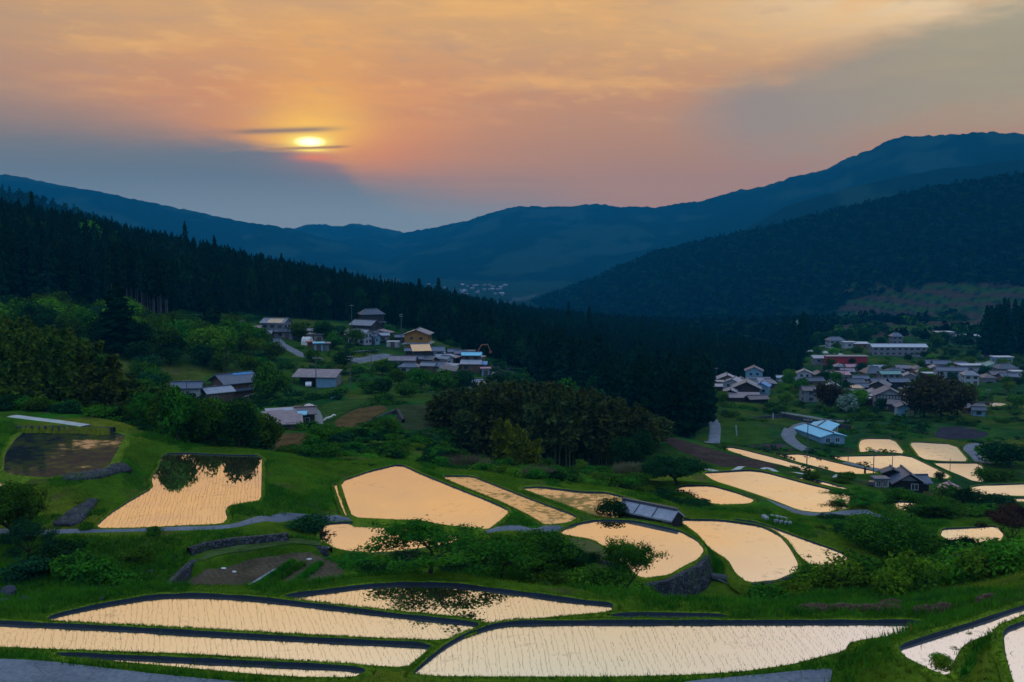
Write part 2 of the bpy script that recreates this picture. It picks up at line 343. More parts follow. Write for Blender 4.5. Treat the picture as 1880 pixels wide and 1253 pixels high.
# ------------------------------------------------------------------ ground control points (px, py, distance)
CTRL = [(1600,1225,50.3),(1590,1195,53),
(50,1105,68),(200,1085,70),(50,1000,85),(200,1010,83),(120,1050,76),(300,1000,85),(650,1045,86),(750,1050,82),(750,1075,71),(640,1088,70),
(1000,1020,88),(1000,1060,80),(1000,1098,70),(1150,1085,78),(1150,1106,70),(1235,1098,84),(1300,1092,86),(1300,1112,72),(1340,1080,88),
(1400,1092,86),(1420,1112,72),(1550,1068,89),(1550,1100,74),(1550,1125,64),(1650,1060,92),(1650,1112,68),(1740,1110,65),(1800,1060,78),(1800,1095,62),
(1880,1085,60),(1880,1040,78),(1760,1020,97),(1880,1010,100),(1700,985,114),(1950,1070,60),(1980,1000,95),(1660,960,128),(1750,950,140),(1850,940,150),
(80,895,98),(0,968,88),(-150,980,88),(-150,900,98),(70,872,100),(130,935,92),(520,862,112),(560,940,97),(590,875,109),(510,960,92),
(300,985,88),(100,980,88),(-100,985,88),(500,952,95),(950,975,96),(990,970,98),(390,822,127),(200,786,134),(300,805,130),(80,775,140),(-60,770,140),
(450,822,130),(540,838,130),(370,775,172),(530,792,182),(545,812,155),(250,765,165),(100,750,168),(0,742,180),(-200,740,180),
(620,800,165),(620,830,142),(700,838,138),(770,855,133),(850,862,142),(950,880,128),(1050,888,124),(700,800,165),(800,830,165),(900,860,150),
(950,850,182),(1100,868,150),(1200,880,142),(1150,850,178),(1200,905,128),(1250,850,168),(1220,925,118),(1120,840,190),(850,840,188),
(1250,805,240),(1160,800,235),(1350,800,232),(1330,760,300),(1300,742,340),(1310,790,250),(1450,825,212),(1500,802,262),(1450,775,290),(1560,800,258),(1600,795,262),
(1700,795,262),(1860,800,262),(1860,845,222),(1950,840,222),(1840,865,205),(1520,880,168),(1600,880,180),(1650,890,186),(1620,905,165),(1760,900,180),
(1350,722,380),(1400,705,420),(1500,722,385),(1560,760,315),(1650,765,305),(1650,702,430),(1850,722,388),(1850,692,455),(1950,700,440),
(1500,662,560),(1650,672,530),(1800,662,565),(1500,640,640),(1760,638,680),(1900,655,590),(1500,615,780),(1600,605,800),(1700,600,820),(1850,600,820),(2000,600,820),
(1400,610,880),(1200,600,1100),(1000,590,1350),
(400,737,240),(300,742,232),(480,732,245),(580,708,270),(500,700,262),(640,700,272),(720,730,235),(780,720,250),(850,720,262),(700,690,300),
(760,685,322),(830,688,325),(900,702,325),(960,705,330),(500,620,352),(450,635,335),(560,662,300),(590,650,320),(650,625,385),(690,620,400),(770,640,375),(870,660,360),(930,680,350),
(1000,715,335),(1100,740,310),(1000,690,420),(1100,700,440),(1200,705,470),(1300,712,455),(1400,700,500),(1450,690,520),
(1100,650,640),(1300,665,640),(1450,665,660),(900,610,690),(1000,625,690),
(0,655,240),(0,610,290),(150,640,262),(250,680,250),(350,660,270),(100,600,310),(250,610,330),(400,640,310),(-200,640,250),(-200,560,330),
(0,540,340),(200,560,360),(350,590,380),(500,605,400),(600,605,420),(720,600,440),(800,625,410),
(0,432,455),(-200,400,455),(100,450,470),(200,470,490),(400,505,530),(600,545,600),(750,570,680),(870,585,760),
(0,600,950),(200,600,950),(400,600,1000),(600,600,1050),(800,600,1150),(-200,560,950),
(1900,440+1,10),]
CTRL = CTRL[:-1]
pts = []
for px, py, D in CTRL:
    a, b = ray(px, py); pts.append((a, math.log(D), -b))
for u in (-0.75, -0.5, -0.25, 0, 0.25, 0.5, 0.75):
    pts += [(u, math.log(1.5), 1.2), (u, math.log(6), 0.80), (u, math.log(14), 0.66), (u, math.log(28), 0.55), (u, math.log(40), 0.505)]
    pts += [(u, math.log(1400), 125/1400), (u, math.log(2200), 137/2200), (u, math.log(3000), 137/3000)]
for d in list(PAD.values())+list(FLAT.values()):
    Q = d['Q']; st = max(1, len(Q)//7)
    for x, y in Q[::st]: pts.append((x/y, math.log(y), d['h']/y))
pts = np.array(pts)
# drop near-duplicates
keep = []
for i, p in enumerate(pts):
    if all(abs(p[0]-pts[j][0]) > 0.006 or abs(p[1]-pts[j][1]) > 0.012 for j in keep): keep.append(i)
pts = pts[keep]
KU = 1.7
def phi(r2): return 0.5*r2*np.log(r2+1e-9)
A = pts[:, :2]*np.array([KU, 1.0])
n = len(A)
r2 = ((A[:, None]-A[None])**2).sum(-1)
M = np.zeros((n+3, n+3)); M[:n, :n] = phi(r2)+np.eye(n)*2e-4
M[:n, n] = 1; M[:n, n+1:] = A; M[n, :n] = 1; M[n+1:, :n] = A.T
rhs = np.zeros(n+3); rhs[:n] = pts[:, 2]
W = np.linalg.solve(M, rhs)
cu = np.linspace(-0.8, 0.8, 260); cv = np.linspace(math.log(1.4), math.log(3000), 420)
G = np.zeros((len(cu), len(cv)))
for i, u in enumerate(cu):
    B = np.stack([np.full(len(cv), u*KU), cv], 1)
    G[i] = phi(((B[:, None]-A[None])**2).sum(-1)) @ W[:n] + W[n] + B @ W[n+1:]
def bil(Gd, x, y, gx, gy):
    fx = np.clip((x-gx[0])/(gx[-1]-gx[0])*(len(gx)-1), 0, len(gx)-1.001); fy = np.clip((y-gy[0])/(gy[-1]-gy[0])*(len(gy)-1), 0, len(gy)-1.001)
    i = fx.astype(int); j = fy.astype(int); a = fx-i; b = fy-j
    return Gd[i, j]*(1-a)*(1-b)+Gd[i+1, j]*a*(1-b)+Gd[i, j+1]*(1-a)*b+Gd[i+1, j+1]*a*b
# value noise
_perm = rng.random((256, 256))
def vnoise(x, y):
    xi = np.floor(x).astype(int); yi = np.floor(y).astype(int); fx = x-xi; fy = y-yi
    fx = fx*fx*(3-2*fx); fy = fy*fy*(3-2*fy)
    g = lambda i, j: _perm[i & 255, j & 255]
    return (g(xi, yi)*(1-fx)+g(xi+1, yi)*fx)*(1-fy)+(g(xi, yi+1)*(1-fx)+g(xi+1, yi+1)*fx)*fy
def fbm(x, y, oc=4, gain=0.5):
    s = 0; a = 1; t = 0
    for k in range(oc):
        s = s+a*(vnoise(x*2**k+17.3*k, y*2**k-9.1*k)-0.5); t += a; a *= gain
    return s/t
# ridge layers: table of (px, py), distance table, foot ratio
LAY = [
 dict(T=[(820,640),(900,575),(950,557),(1000,543),(1100,508),(1200,469),(1300,444),(1400,424),(1500,397),(1600,374),(1700,349),(1800,332),(1880,320),(2100,285),(2400,265)],
      D=[(800,2300),(1400,1850),(1880,1600),(2400,1500)], f=0.56, n=1.0),
 dict(T=[(-600,260),(-100,342),(0,353),(60,362),(190,408),(260,438),(400,482),(600,540),(750,590)], D=[(-600,1500),(750,1500)], f=0.72, n=1.0),
 dict(T=[(-600,260),(-200,295),(0,323),(25,320),(100,335),(250,365),(350,386),(440,406),(500,414),(540,421),(600,438),(700,470),(800,500),(870,530)], D=[(-600,4200),(800,4600)], f=0.62, n=2.5),
 dict(T=[(350,480),(540,422),(560,414),(590,412),(625,416),(650,411),(690,416),(745,428),(800,450),(880,500)], D=[(400,6000),(900,6000)], f=0.6, n=3.0),
 dict(T=[(640,470),(700,448),(745,427),(800,418),(860,405),(905,390),(950,379),(1000,380),(1050,379),(1090,374),(1130,379),(1200,381),(1290,368),(1340,352),(1400,342),(1450,325),(1505,314),(1540,293),(1590,275),(1620,258),(1650,248),(1690,250),(1710,249),(1760,244),(1800,243),(1880,246),(2400,225)],
      D=[(700,5600),(1100,5000),(1880,3300),(2400,3000)], f=0.55, n=2.2),
 dict(T=[(1250,480),(1350,430),(1440,378),(1500,360),(1600,333),(1700,312),(1880,290),(2400,260)], D=[(1200,2900),(1880,2400)], f=0.72, n=1.6),
 dict(T=[(780,545),(840,525),(900,512),(960,500),(1000,492),(1100,475),(1200,455),(1300,440),(1400,420),(1500,400)], D=[(780,3600),(1500,3600)], f=0.8, n=2.0),
 dict(T=[(500,520),(560,505),(620,500),(680,498),(740,505),(800,520)], D=[(500,3900),(800,3900)], f=0.85, n=1.5),
]
RMAX = 7000.0
az_in = np.linspace(-R(33), R(33), 820)
az_out = np.linspace(R(33), R(180), 90)[1:]
AZ = np.concatenate([-az_out[::-1], az_in, az_out])
RR = np.concatenate([np.exp(np.linspace(math.log(1.5), math.log(44), 60))[:-1], np.exp(np.linspace(math.log(44), math.log(250), 640))[:-1], np.exp(np.linspace(math.log(250), math.log(RMAX), 420))])
AZg, RRg = np.meshgrid(AZ, RR, indexing='ij')
GX = RRg*np.sin(AZg); GY = RRg*np.cos(AZg)
ac = np.minimum(np.abs(AZg), R(35))
Dg = RRg*np.cos(ac)
Ug = np.tan(ac)*np.sign(AZg)*(1-np.clip((np.abs(AZg)-R(70))/R(110), 0, 1))
tb = bil(G, Ug, np.log(Dg), cu, cv)
kf = np.clip((Dg-1300)/700, 0, 1)
Z = -(tb*Dg*(1-kf)+137*kf)
nb = fbm(GX/420, GY/420, 6, 0.55)
rid = 1-np.abs(fbm(GX/900+5, GY/900+3, 5, 0.5))*4
# forest ground roughness
Z += np.clip((Dg-300)/500, 0, 1)*nb*10
pxg = Ug*F+CX
for L in LAY:
    tp, ty = np.array(L['T'], float).T
    dp, dd = np.array(L['D'], float).T
    ts = np.array([ -ray(CX, y)[1] for y in ty])
    Dk = np.interp(pxg, dp, dd); E = -np.interp(pxg, tp, ts)*Dk
    edge = np.clip((pxg-tp[0]+60)/120, 0, 1)*np.clip((tp[-1]-pxg+60)/120, 0, 1)
    Fk = Dk*L['f']
    s = (Dg-Fk)/(Dk-Fk)
    sf = np.clip(s, 0, 1); prof = sf**1.15
    backk = np.clip((Dg-Dk)/(Dk*0.35), 0, 1)
    zf = -150
    zl = zf+(E-zf)*prof*(1-0.8*backk**1.3)
    zl = zl+L['n']*14*nb*np.clip(sf*(1.02-sf)*4, 0.0, 1)*1.3+L['n']*10*(rid-0.4)*np.clip(sf*(1-sf)*4, 0, 1)
    zl = np.where((s > 0) & (edge > 0), zf+(zl-zf)*edge, -400)
    Z = np.maximum(Z, zl)
# ridge-top tree texture on the far mountains
Z += np.clip((Dg-2400)/1000, 0, 1)*fbm(GX/26, GY/26, 2)*13
Z += np.clip((Dg-700)/300, 0, 1)*np.clip((2600-Dg)/300, 0, 1)*fbm(GX/11, GY/11, 2)*4
# ground roughness nearby
Z += fbm(GX/3.1, GY/3.1, 3)*0.35*np.clip((RRg-20)/30, 0, 1)+fbm(GX/14, GY/14, 2)*0.5*np.clip((RRg-45)/50, 0, 1)
Z0 = Z.copy()

# ------------------------------------------------------------------ terraces cut into the ground
def seg_dist(Xp, Yp, Q):
    """distance to outline and inside mask"""
    dmin = np.full(Xp.shape, 1e9); ins = np.zeros(Xp.shape, bool)
    for (x0, y0), (x1, y1) in zip(Q, np.roll(Q, -1, 0)):
        ex, ey = x1-x0, y1-y0; L2 = ex*ex+ey*ey+1e-12
        t = np.clip(((Xp-x0)*ex+(Yp-y0)*ey)/L2, 0, 1)
        d = (Xp-x0-t*ex)**2+(Yp-y0-t*ey)**2
        dmin = np.minimum(dmin, d)
        c = ((y0 > Yp) != (y1 > Yp)) & (Xp < (x1-x0)*(Yp-y0)/(y1-y0+1e-12)+x0)
        ins ^= c
    return np.sqrt(dmin), ins
num = np.zeros(Z.shape); den = np.zeros(Z.shape); dnear = np.full(Z.shape, 1e9); inside = np.zeros(Z.shape, np.int32)-1
INFL = {}
for k, (nm, d) in enumerate(list(PAD.items())+list(FLAT.items())):
    wet = nm in PAD
    Q = d['Q']; reach = 5.0+d['D']*0.045; d['reach'] = reach
    m = (GX > Q[:, 0].min()-reach) & (GX < Q[:, 0].max()+reach) & (GY > Q[:, 1].min()-reach) & (GY < Q[:, 1].max()+reach)
    ii = np.nonzero(m)
    ds, ins = seg_dist(GX[ii], GY[ii], Q)
    off = 0.75 if wet else 0.0
    sdist = np.where(ins, 0, np.maximum(ds-off, 0))
    lvl = -d['h']-(0.35 if wet else 0.0)
    tgt = np.where(ins | (ds < off*0.7), lvl, -d['h']+0.0)
    wt = 1/(sdist+0.06)**2.4
    fall = np.clip(1-sdist/reach, 0, 1)**1.0
    wt = wt*fall
    num[ii] += wt*tgt; den[ii] += wt
    dnear[ii] = np.minimum(dnear[ii], np.where(fall > 0, sdist/reach, 9))
    a = inside[ii]; a[ins] = k; inside[ii] = a
ok = den > 1e-9
f = np.zeros(Z.shape); f[ok] = np.clip(1-dnear[ok], 0, 1)**1.3
f = f*f*(3-2*f)
Z = np.where(ok, Z*(1-f)+(num/np.maximum(den, 1e-9))*f, Z)
names = list(PAD)+list(FLAT)
for k, nm in enumerate(names):
    d = PAD.get(nm) or FLAT[nm]
    Z[inside == k] = -d['h']-(0.35 if nm in PAD else 0.0)+(0 if nm in PAD else 0.0)
Lg = np.log(RR)
jr = np.arange(len(RR))
def ground(x, y):
    """height of the ground under (x, y), arrays or floats"""
    x = np.atleast_1d(np.asarray(x, float)); y = np.atleast_1d(np.asarray(y, float))
    r = np.hypot(x, y); a = np.arctan2(x, y)
    fi = np.interp(a, AZ, np.arange(len(AZ))); fj = np.interp(np.log(np.maximum(r, 1.5)), Lg, jr)
    i = np.clip(fi.astype(int), 0, len(AZ)-2); j = np.clip(fj.astype(int), 0, len(RR)-2); p = fi-i; q = fj-j
    return Z[i, j]*(1-p)*(1-q)+Z[i+1, j]*p*(1-q)+Z[i, j+1]*(1-p)*q+Z[i+1, j+1]*p*q
def gz(x, y): return float(ground(x, y)[0])
def hit(px, py, dmin=42.0, dmax=6900.0):
    """first point of the ground on the sight line through a photo pixel"""
    a, b = ray(px, py)
    Ds = np.exp(np.linspace(math.log(dmin), math.log(dmax), 5000))
    g_ = ground(a*Ds, Ds); m = np.nonzero(b*Ds <= g_)[0]
    if len(m) == 0: return None
    k = m[0]
    D = Ds[k]
    if k > 0:
        e1 = b*Ds[k-1]-g_[k-1]; e2 = b*Ds[k]-g_[k]; D = Ds[k-1]+(Ds[k]-Ds[k-1])*e1/(e1-e2+1e-12)
    return Vector((a*D, D, float(b*D)))
def at(px, D):
    """ground point at a photo column and distance"""
    x = (px-CX)/F*D
    return Vector((x, D, gz(x, D)))
def py_of(p):
    """photo pixel of a world point (for fitting sizes)"""
    c = -p.y*1.0; yc = p.y*CT - p.z*ST; zc = p.z*CT + p.y*ST
    return CX+F*p.x/yc, CY-F*zc/yc

def Hfor(px, D, ytop, lo=1.5, hi=30):
    """height a plant at (px, D) needs for its top to reach photo row ytop"""
    return float(np.clip(-slope(ytop)*D-at(px, D).z, lo, hi))
# ------------------------------------------------------------------ materials of the land
def m_ground(nt, out):
    v = pos(nt)
    at_ = nt.node('ShaderNodeAttribute'); at_.attribute_name = 'cover'
    n1 = nt.noise(v, 0.16, 5, 0.6); n2 = nt.noise(v, 1.3, 5, 0.65); n3 = nt.noise(v, 9.0, 3, 0.6)
    k = nt.smooth(n1*0.4+n2*0.35+n3*0.25, 0.34, 0.66)
    c = nt.mix(k, nt.mix(1.0, at_.outputs['Color'], (0.45, 0.5, 0.55, 1), 'MULTIPLY'), nt.mix(1.0, at_.outputs['Color'], (1.5, 1.4, 1.3, 1), 'MULTIPLY'))
    dry = nt.noise(v, 0.55, 6, 0.7)
    c = nt.mix(nt.smooth(dry*0.7+n3*0.3, 0.56, 0.68)*0.55, c, nt.mix(1.0, c, (2.6, 1.25, 2.2, 1), 'MULTIPLY'))
    c = nt.mix(nt.smooth(dry*0.6+n2*0.4, 0.42, 0.32)*0.5, c, nt.mix(1.0, c, (0.4, 0.55, 0.6, 1), 'MULTIPLY'))
    principled(nt, out, c, 1.0, 0.0, 0, n2*0.6+n3*0.4, 0.9, 0.35)
GROUND = mat('grassy_ground', m_ground)
def m_water(nt, out):
    v = pos(nt)
    n1 = nt.noise(v, 0.35, 4, 0.6); n2 = nt.noise(v, 2.2, 3, 0.6)
    mud = nt.mix(nt.smooth(n1, 0.35, 0.65), (0.10, 0.075, 0.04), (0.16, 0.12, 0.06))
    dif = nt.node('ShaderNodeBsdfDiffuse'); nt.put(dif.inputs[0], mud)
    gl = nt.node('ShaderNodeBsdfGlossy'); gl.inputs['Color'].default_value = (1, 0.985, 0.96, 1)
    nt.put(gl.inputs['Roughness'], nt.smooth(n1, 0.45, 0.8)*0.06+0.02)
    b = nt.node('ShaderNodeBump'); b.inputs['Strength'].default_value = 0.10; b.inputs['Distance'].default_value = 0.012
    nt.put(b.inputs['Height'], n1*0.7+n2*0.3); nt.l.new(b.outputs[0], gl.inputs['Normal'])
    mx = nt.node('ShaderNodeMixShader'); nt.put(mx.inputs[0], 0.93-nt.smooth(n2*0.4+n1*0.6, 0.55, 0.70)*0.26)
    nt.l.new(dif.outputs[0], mx.inputs[1]); nt.l.new(gl.outputs[0], mx.inputs[2]); nt.l.new(mx.outputs[0], out.inputs[0])
WATER = mat('paddy_water', m_water)
def m_weedy(nt, out):
    v = pos(nt)
    n1 = nt.noise(v, 0.16, 4, 0.6); n2 = nt.noise(v, 1.1, 4, 0.65)
    weed = nt.mix(nt.smooth(n2, 0.35, 0.65), (0.05, 0.06, 0.01), (0.13, 0.12, 0.03))
    dif = nt.node('ShaderNodeBsdfDiffuse'); nt.put(dif.inputs[0], weed)
    gl = nt.node('ShaderNodeBsdfGlossy'); gl.inputs['Roughness'].default_value = 0.05
    mx = nt.node('ShaderNodeMixShader'); nt.put(mx.inputs[0], 0.92-nt.smooth(n1*0.55+n2*0.45, 0.46, 0.58)*0.75)
    nt.l.new(dif.outputs[0], mx.inputs[1]); nt.l.new(gl.outputs[0], mx.inputs[2]); nt.l.new(mx.outputs[0], out.inputs[0])
WEEDY = mat('weedy_paddy_water', m_weedy)
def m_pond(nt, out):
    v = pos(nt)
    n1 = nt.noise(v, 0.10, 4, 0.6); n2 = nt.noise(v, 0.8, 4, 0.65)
    weed = nt.mix(nt.smooth(n2*0.5+n1*0.5, 0.4, 0.6), (0.010, 0.014, 0.016), (0.035, 0.045, 0.012))  # weed colour kept dark to stand in for the reflected trees
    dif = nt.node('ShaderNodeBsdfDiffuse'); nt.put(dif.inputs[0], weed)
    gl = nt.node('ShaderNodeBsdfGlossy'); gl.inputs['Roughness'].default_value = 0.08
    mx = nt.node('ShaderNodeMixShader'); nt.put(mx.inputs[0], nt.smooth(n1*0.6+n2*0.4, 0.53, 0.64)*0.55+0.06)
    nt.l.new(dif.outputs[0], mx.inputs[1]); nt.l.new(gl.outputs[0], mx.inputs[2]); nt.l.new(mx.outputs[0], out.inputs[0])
POND = mat('weedy_pond_dark_reflection', m_pond)
def grassmat(name, a, b, scale=1.0):
    def f(nt, out):
        v = pos(nt); n1 = nt.noise(v, 0.5*scale, 4, 0.6); n2 = nt.noise(v, 5*scale, 3, 0.6)
        principled(nt, out, nt.mix(nt.smooth(n1*0.55+n2*0.45, 0.35, 0.65), a, b), 0.95, 0.05, 0, n2, 0.6, 0.1)
    return mat(name, f)
BUND = grassmat('bund_grass', (0.045, 0.085, 0.005), (0.125, 0.18, 0.009))
BANK_FACE = simple('bank_face_sky_tint', (0.003, 0.010, 0.022), 0.6, 0.15, 0.5, 1.5, local=False)  # mud and black sheeting, with reflected sky blue put into the colour
def m_asph(nt, out):
    v = pos(nt); n1 = nt.noise(v, 0.35, 5, 0.65); n2 = nt.noise(v, 4.0, 5, 0.7); n3 = nt.noise(v, 40.0, 2, 0.6)
    c = nt.mix(nt.smooth(n1*0.5+n2*0.5, 0.35, 0.65), (0.06, 0.072, 0.095), (0.14, 0.155, 0.18))
    cr = nt.node('ShaderNodeTexVoronoi', feature='DISTANCE_TO_EDGE'); nt.put(cr.inputs['Vector'], v); cr.inputs['Scale'].default_value = 0.45
    crack = 1.0-nt.smooth(X(nt, cr.outputs['Distance']), 0.004, 0.016)
    c = nt.mix(crack*0.5, c, (0.03, 0.035, 0.035, 1))
    principled(nt, out, c, 0.85, 0.25, 0, n3*0.5+n2*0.5, 0.3, 0.02)
ASPH = mat('worn_asphalt', m_asph)
CONC = simple('pale_concrete', (0.36, 0.36, 0.34), 0.9, 0.2, 0.3, 0.6, local=False)
def m_stone(nt, out):
    v = pos(nt)
    vo = nt.node('ShaderNodeTexVoronoi'); nt.put(vo.inputs['Vector'], v); vo.inputs['Scale'].default_value = 3.6
    ve = nt.node('ShaderNodeTexVoronoi', feature='DISTANCE_TO_EDGE'); nt.put(ve.inputs['Vector'], v); ve.inputs['Scale'].default_value = 3.6
    e = nt.smooth(X(nt, ve.outputs['Distance']), 0.01, 0.12)
    n1 = nt.noise(v, 0.6, 4, 0.6); n2 = nt.noise(v, 6, 4, 0.6)
    sp_ = nt.node('ShaderNodeSeparateColor'); nt.l.new(vo.outputs['Color'], sp_.inputs[0])
    c = nt.mix(X(nt, sp_.outputs[0]), (0.018, 0.022, 0.03), (0.07, 0.075, 0.088))
    c = nt.mix(e, (0.01, 0.012, 0.012), c)
    c = nt.mix(nt.smooth(n1*0.6+n2*0.4, 0.52, 0.66)*0.8, c, (0.03, 0.06, 0.012))
    principled(nt, out, c, 0.9, 0.2, 0, e*0.7+n2*0.3, 1.0, 0.12)
STONE = mat('dry_stone_wall', m_stone)
def soil(name, c, rows=None, green=0.3):
    def f(nt, out):
        v = pos(nt); n1 = nt.noise(v, 0.35, 4, 0.6); n2 = nt.noise(v, 2.7, 4, 0.65)
        cc = nt.mix(nt.smooth(n1*0.5+n2*0.5, 0.36, 0.64), dim(c, 0.62), dim(c, 1.3))
        if rows:
            mp = nt.node('ShaderNodeMapping'); mp.inputs['Rotation'].default_value = (0, 0, rows[0]); nt.put(mp.inputs['Vector'], v)
            wv = nt.node('ShaderNodeTexWave'); nt.put(wv.inputs['Vector'], mp.outputs[0]); wv.inputs['Scale'].default_value = rows[1]; wv.inputs['Distortion'].default_value = 0.6
            cc = nt.mix(X(nt, wv.outputs['Fac'])*0.22, cc, dim(c, 0.5))
        cc = nt.mix(nt.smooth(n2, 0.55, 0.7)*green, cc, (0.03, 0.08, 0.012))
        principled(nt, out, cc, 1.0, 0.0, 0, n2, 0.6, 0.1)
    return mat(name, f)

# ------------------------------------------------------------------ ground cover map (what grows or lies where, dimmer light painted in with distance)
def px_poly_mask(U, D, P):
    Q = np.array(P, float); ins = np.zeros(U.shape, bool)
    for (x0, y0), (x1, y1) in zip(Q, np.roll(Q, -1, 0)):
        ins ^= ((y0 > D) != (y1 > D)) & (U < (x1-x0)*(D-y0)/(y1-y0+1e-12)+x0)
    return ins
grass = np.array([0.042, 0.095, 0.006]); lush = np.array([0.022, 0.105, 0.007]); olive = np.array([0.095, 0.115, 0.010]); dirt = np.array([0.10, 0.07, 0.04])
forest = np.array([0.004, 0.018, 0.010]); farf = np.array([0.004, 0.016, 0.014])
COV = np.empty(Z.shape+(3,)); COV[:] = grass
na = fbm(GX/18+3, GY/18, 3)+0.5; nb2 = fbm(GX/7+9, GY/7, 3)+0.5
def blend(m, c):
    m = np.clip(m, 0, 1)[..., None]; COV[:] = COV*(1-m)+c*m
blend((na-0.5)*4, olive); blend((nb2-0.56)*5, lush)
slopeG = np.abs(np.gradient(Z, axis=1)/np.maximum(np.gradient(RRg, axis=1), 1e-6))
blend(np.clip((RRg-135)/50, 0, 1)*0.42, forest*1.6)  # grass darkened past the near paddies, painting in the weaker light there
blend(np.clip((RRg-135)/50, 0, 1)*np.clip((0.5-na)*6, 0, 1)*0.5, forest*1.8)
blend(np.clip((fbm(GX/4+31, GY/4, 3)-0.14)*8, 0, 1)*0.55*(RRg > 60), dirt*0.7)
FOREST = [(-900,300),(60,335),(230,350),(330,388),(450,425),(560,440),(700,455),(760,430),(860,385),(960,360),(1000,330),(1090,300),(1150,262),(1180,238),(1262,238),(1310,255),
          (1300,330),(1290,420),(1300,455),(1400,470),(1470,490),(1480,640),(1440,720),(1250,760),(900,900),(400,900),(-900,900)]
blend(px_poly_mask(pxg, Dg, FOREST)*1.0, forest)
blend(np.clip((Dg-760)/60, 0, 1)*np.clip((1080-pxg)/100, 0, 1), farf)
vf = fbm(GX/160, GY/60, 3)+0.5
farfields = np.clip((pxg-1480)/60, 0, 1)*np.clip((1150-Dg)/80, 0, 1)*np.clip((Dg-640)/60, 0, 1)
blend(np.clip((Dg-1050)/80, 0, 1), farf)
blend(farfields*(vf > 0.5), np.array([0.05, 0.045, 0.03])); blend(farfields*(vf <= 0.5)*0.8, np.array([0.02, 0.06, 0.015]))
hp = np.clip((fbm(GX/150+11, GY/260+4, 4)-0.02)*9, 0, 1)*np.clip((Dg-1900)/500, 0, 1)
blend(hp*0.45, np.array([0.022, 0.05, 0.035]))
pyg = HOR-Z/Dg*F
ft = (pxg > 1540) & (Dg > 760) & (Dg < 1500) & (pyg > 518)
strp = np.sin(Z*0.55+fbm(GX/90, GY/50, 2)*5)
blend(ft*np.clip(strp*3, 0, 1)*0.8, np.array([0.046, 0.032, 0.024])); blend(ft*np.clip(-strp*3-0.8, 0, 1)*0.7, np.array([0.026, 0.062, 0.010]))
# fields on the floor of the far valley
ff = np.clip((Dg-1900)/300, 0, 1)*(Z < -128)
vq = _perm[(GX/120+500).astype(int) & 255, (GY/220+500).astype(int) & 255]
blend(ff*(vq > 0.45), np.array([0.012, 0.03, 0.02])); blend(ff*(vq > 0.85), np.array([0.035, 0.05, 0.05]))
nI, nJ = Z.shape
idx = np.arange(nI*nJ).reshape(nI, nJ)
fa = np.stack([idx[:-1, :-1], idx[1:, :-1], idx[1:, 1:], idx[:-1, 1:]], -1).reshape(-1, 4)
V = np.stack([GX, GY, Z], -1).reshape(-1, 3)
seam = np.stack([idx[-1, :-1], idx[0, :-1], idx[0, 1:], idx[-1, 1:]], -1)
# close the hole under the camera
V = np.vstack([V, [[0, 0, -1.75]]]); cidx = len(V)-1
ring = np.concatenate([idx[:, 0], [idx[0, 0]]])
cap = np.stack([np.full(len(ring)-1, cidx), ring[1:], ring[:-1]], -1)
me = npmesh('ground', V, [fa, seam, cap], smooth=True)
ca = me.color_attributes.new('cover', 'FLOAT_COLOR', 'POINT')
cc_ = np.ones((len(V), 4), np.float32); cc_[:-1, :3] = COV.reshape(-1, 3); cc_[-1, :3] = grass
ca.data.foreach_set('color', cc_.ravel())
gobj = tag(link('ground', me, None, [GROUND]), kind='structure')
if me.polygons[0].normal.z < 0: me.flip_normals()

# ------------------------------------------------------------------ water sheets and earth banks
def ngon(name, Q, z, m, kind='structure'):
    me = bpy.data.meshes.new(name)
    from mathutils.geometry import tessellate_polygon
    vs = [Vector((x, y, z)) for x, y in Q]
    tr = [t for t in tessellate_polygon([vs])]
    me.from_pydata([tuple(v) for v in vs], [], [tuple(t) for t in tr])
    me.update()
    if sum(p.normal.z for p in me.polygons) < 0: me.flip_normals()
    return tag(link(name, me, None, [m]), kind=kind)
def offset_dirs(Q):
    T = np.roll(Q, -1, 0)-np.roll(Q, 1, 0); T /= np.linalg.norm(T, axis=1)[:, None]+1e-9
    return np.stack([T[:, 1], -T[:, 0]], 1)
def bund(Q, h, wide=0.42, high=0.28):
    Q = densify(Q, 0.45 if Q[:, 1].mean() < 135 else 1.2)
    N = offset_dirs(Q)
    for _ in range(3): N = (N+np.roll(N, 1, 0)+np.roll(N, -1, 0)); N /= np.linalg.norm(N, axis=1)[:, None]+1e-9
    ny = np.clip(-N[:, 1], -1, 1)                       # +1: side nearest to the camera
    hi = high*np.clip(0.55-0.45*ny, 0.2 if h < 24 else 0.05, 1.0)
    hi = hi*(0.85+0.3*vnoise(Q[:, 0]*1.1, Q[:, 1]*1.1))
    ww = wide*(0.8+0.5*vnoise(Q[:, 0]*0.6+40, Q[:, 1]*0.6))
    z = -h
    prof = [(-0.05, -0.12, 0), (0.03, 1.0, 1), (0.5, 1.12, 1), (1.0, 0.95, 1), (1.9, -1.2, 2)]
    Vs = []
    for o, zz, md in prof:
        oo = o if md == 0 else (0.06 if o == 0.03 else o*ww)
        zv = z+(zz if md == 0 else (hi*zz if md == 1 else -1.0))
        P = Q+N*(oo[:, None] if isinstance(oo, np.ndarray) else oo)
        Vs.append(np.column_stack([P, zv if isinstance(zv, np.ndarray) else np.full(len(Q), zv)]))
    m = len(Q); V = np.vstack(Vs); f_ = []; mi = []
    a = np.arange(m); b = (a+1) % m
    for k in range(len(prof)-1):
        f_.append(np.stack([a+k*m, b+k*m, b+(k+1)*m, a+(k+1)*m], 1)); mi += [1 if k == 0 else 0]*m
    me = npmesh('earth_bank', V, np.vstack(f_), mi, True)
    return Q, N, hi, ww, tag(link('earth_bank', me, None, [BUND, BANK_FACE]), kind='structure')
BUNDS = []
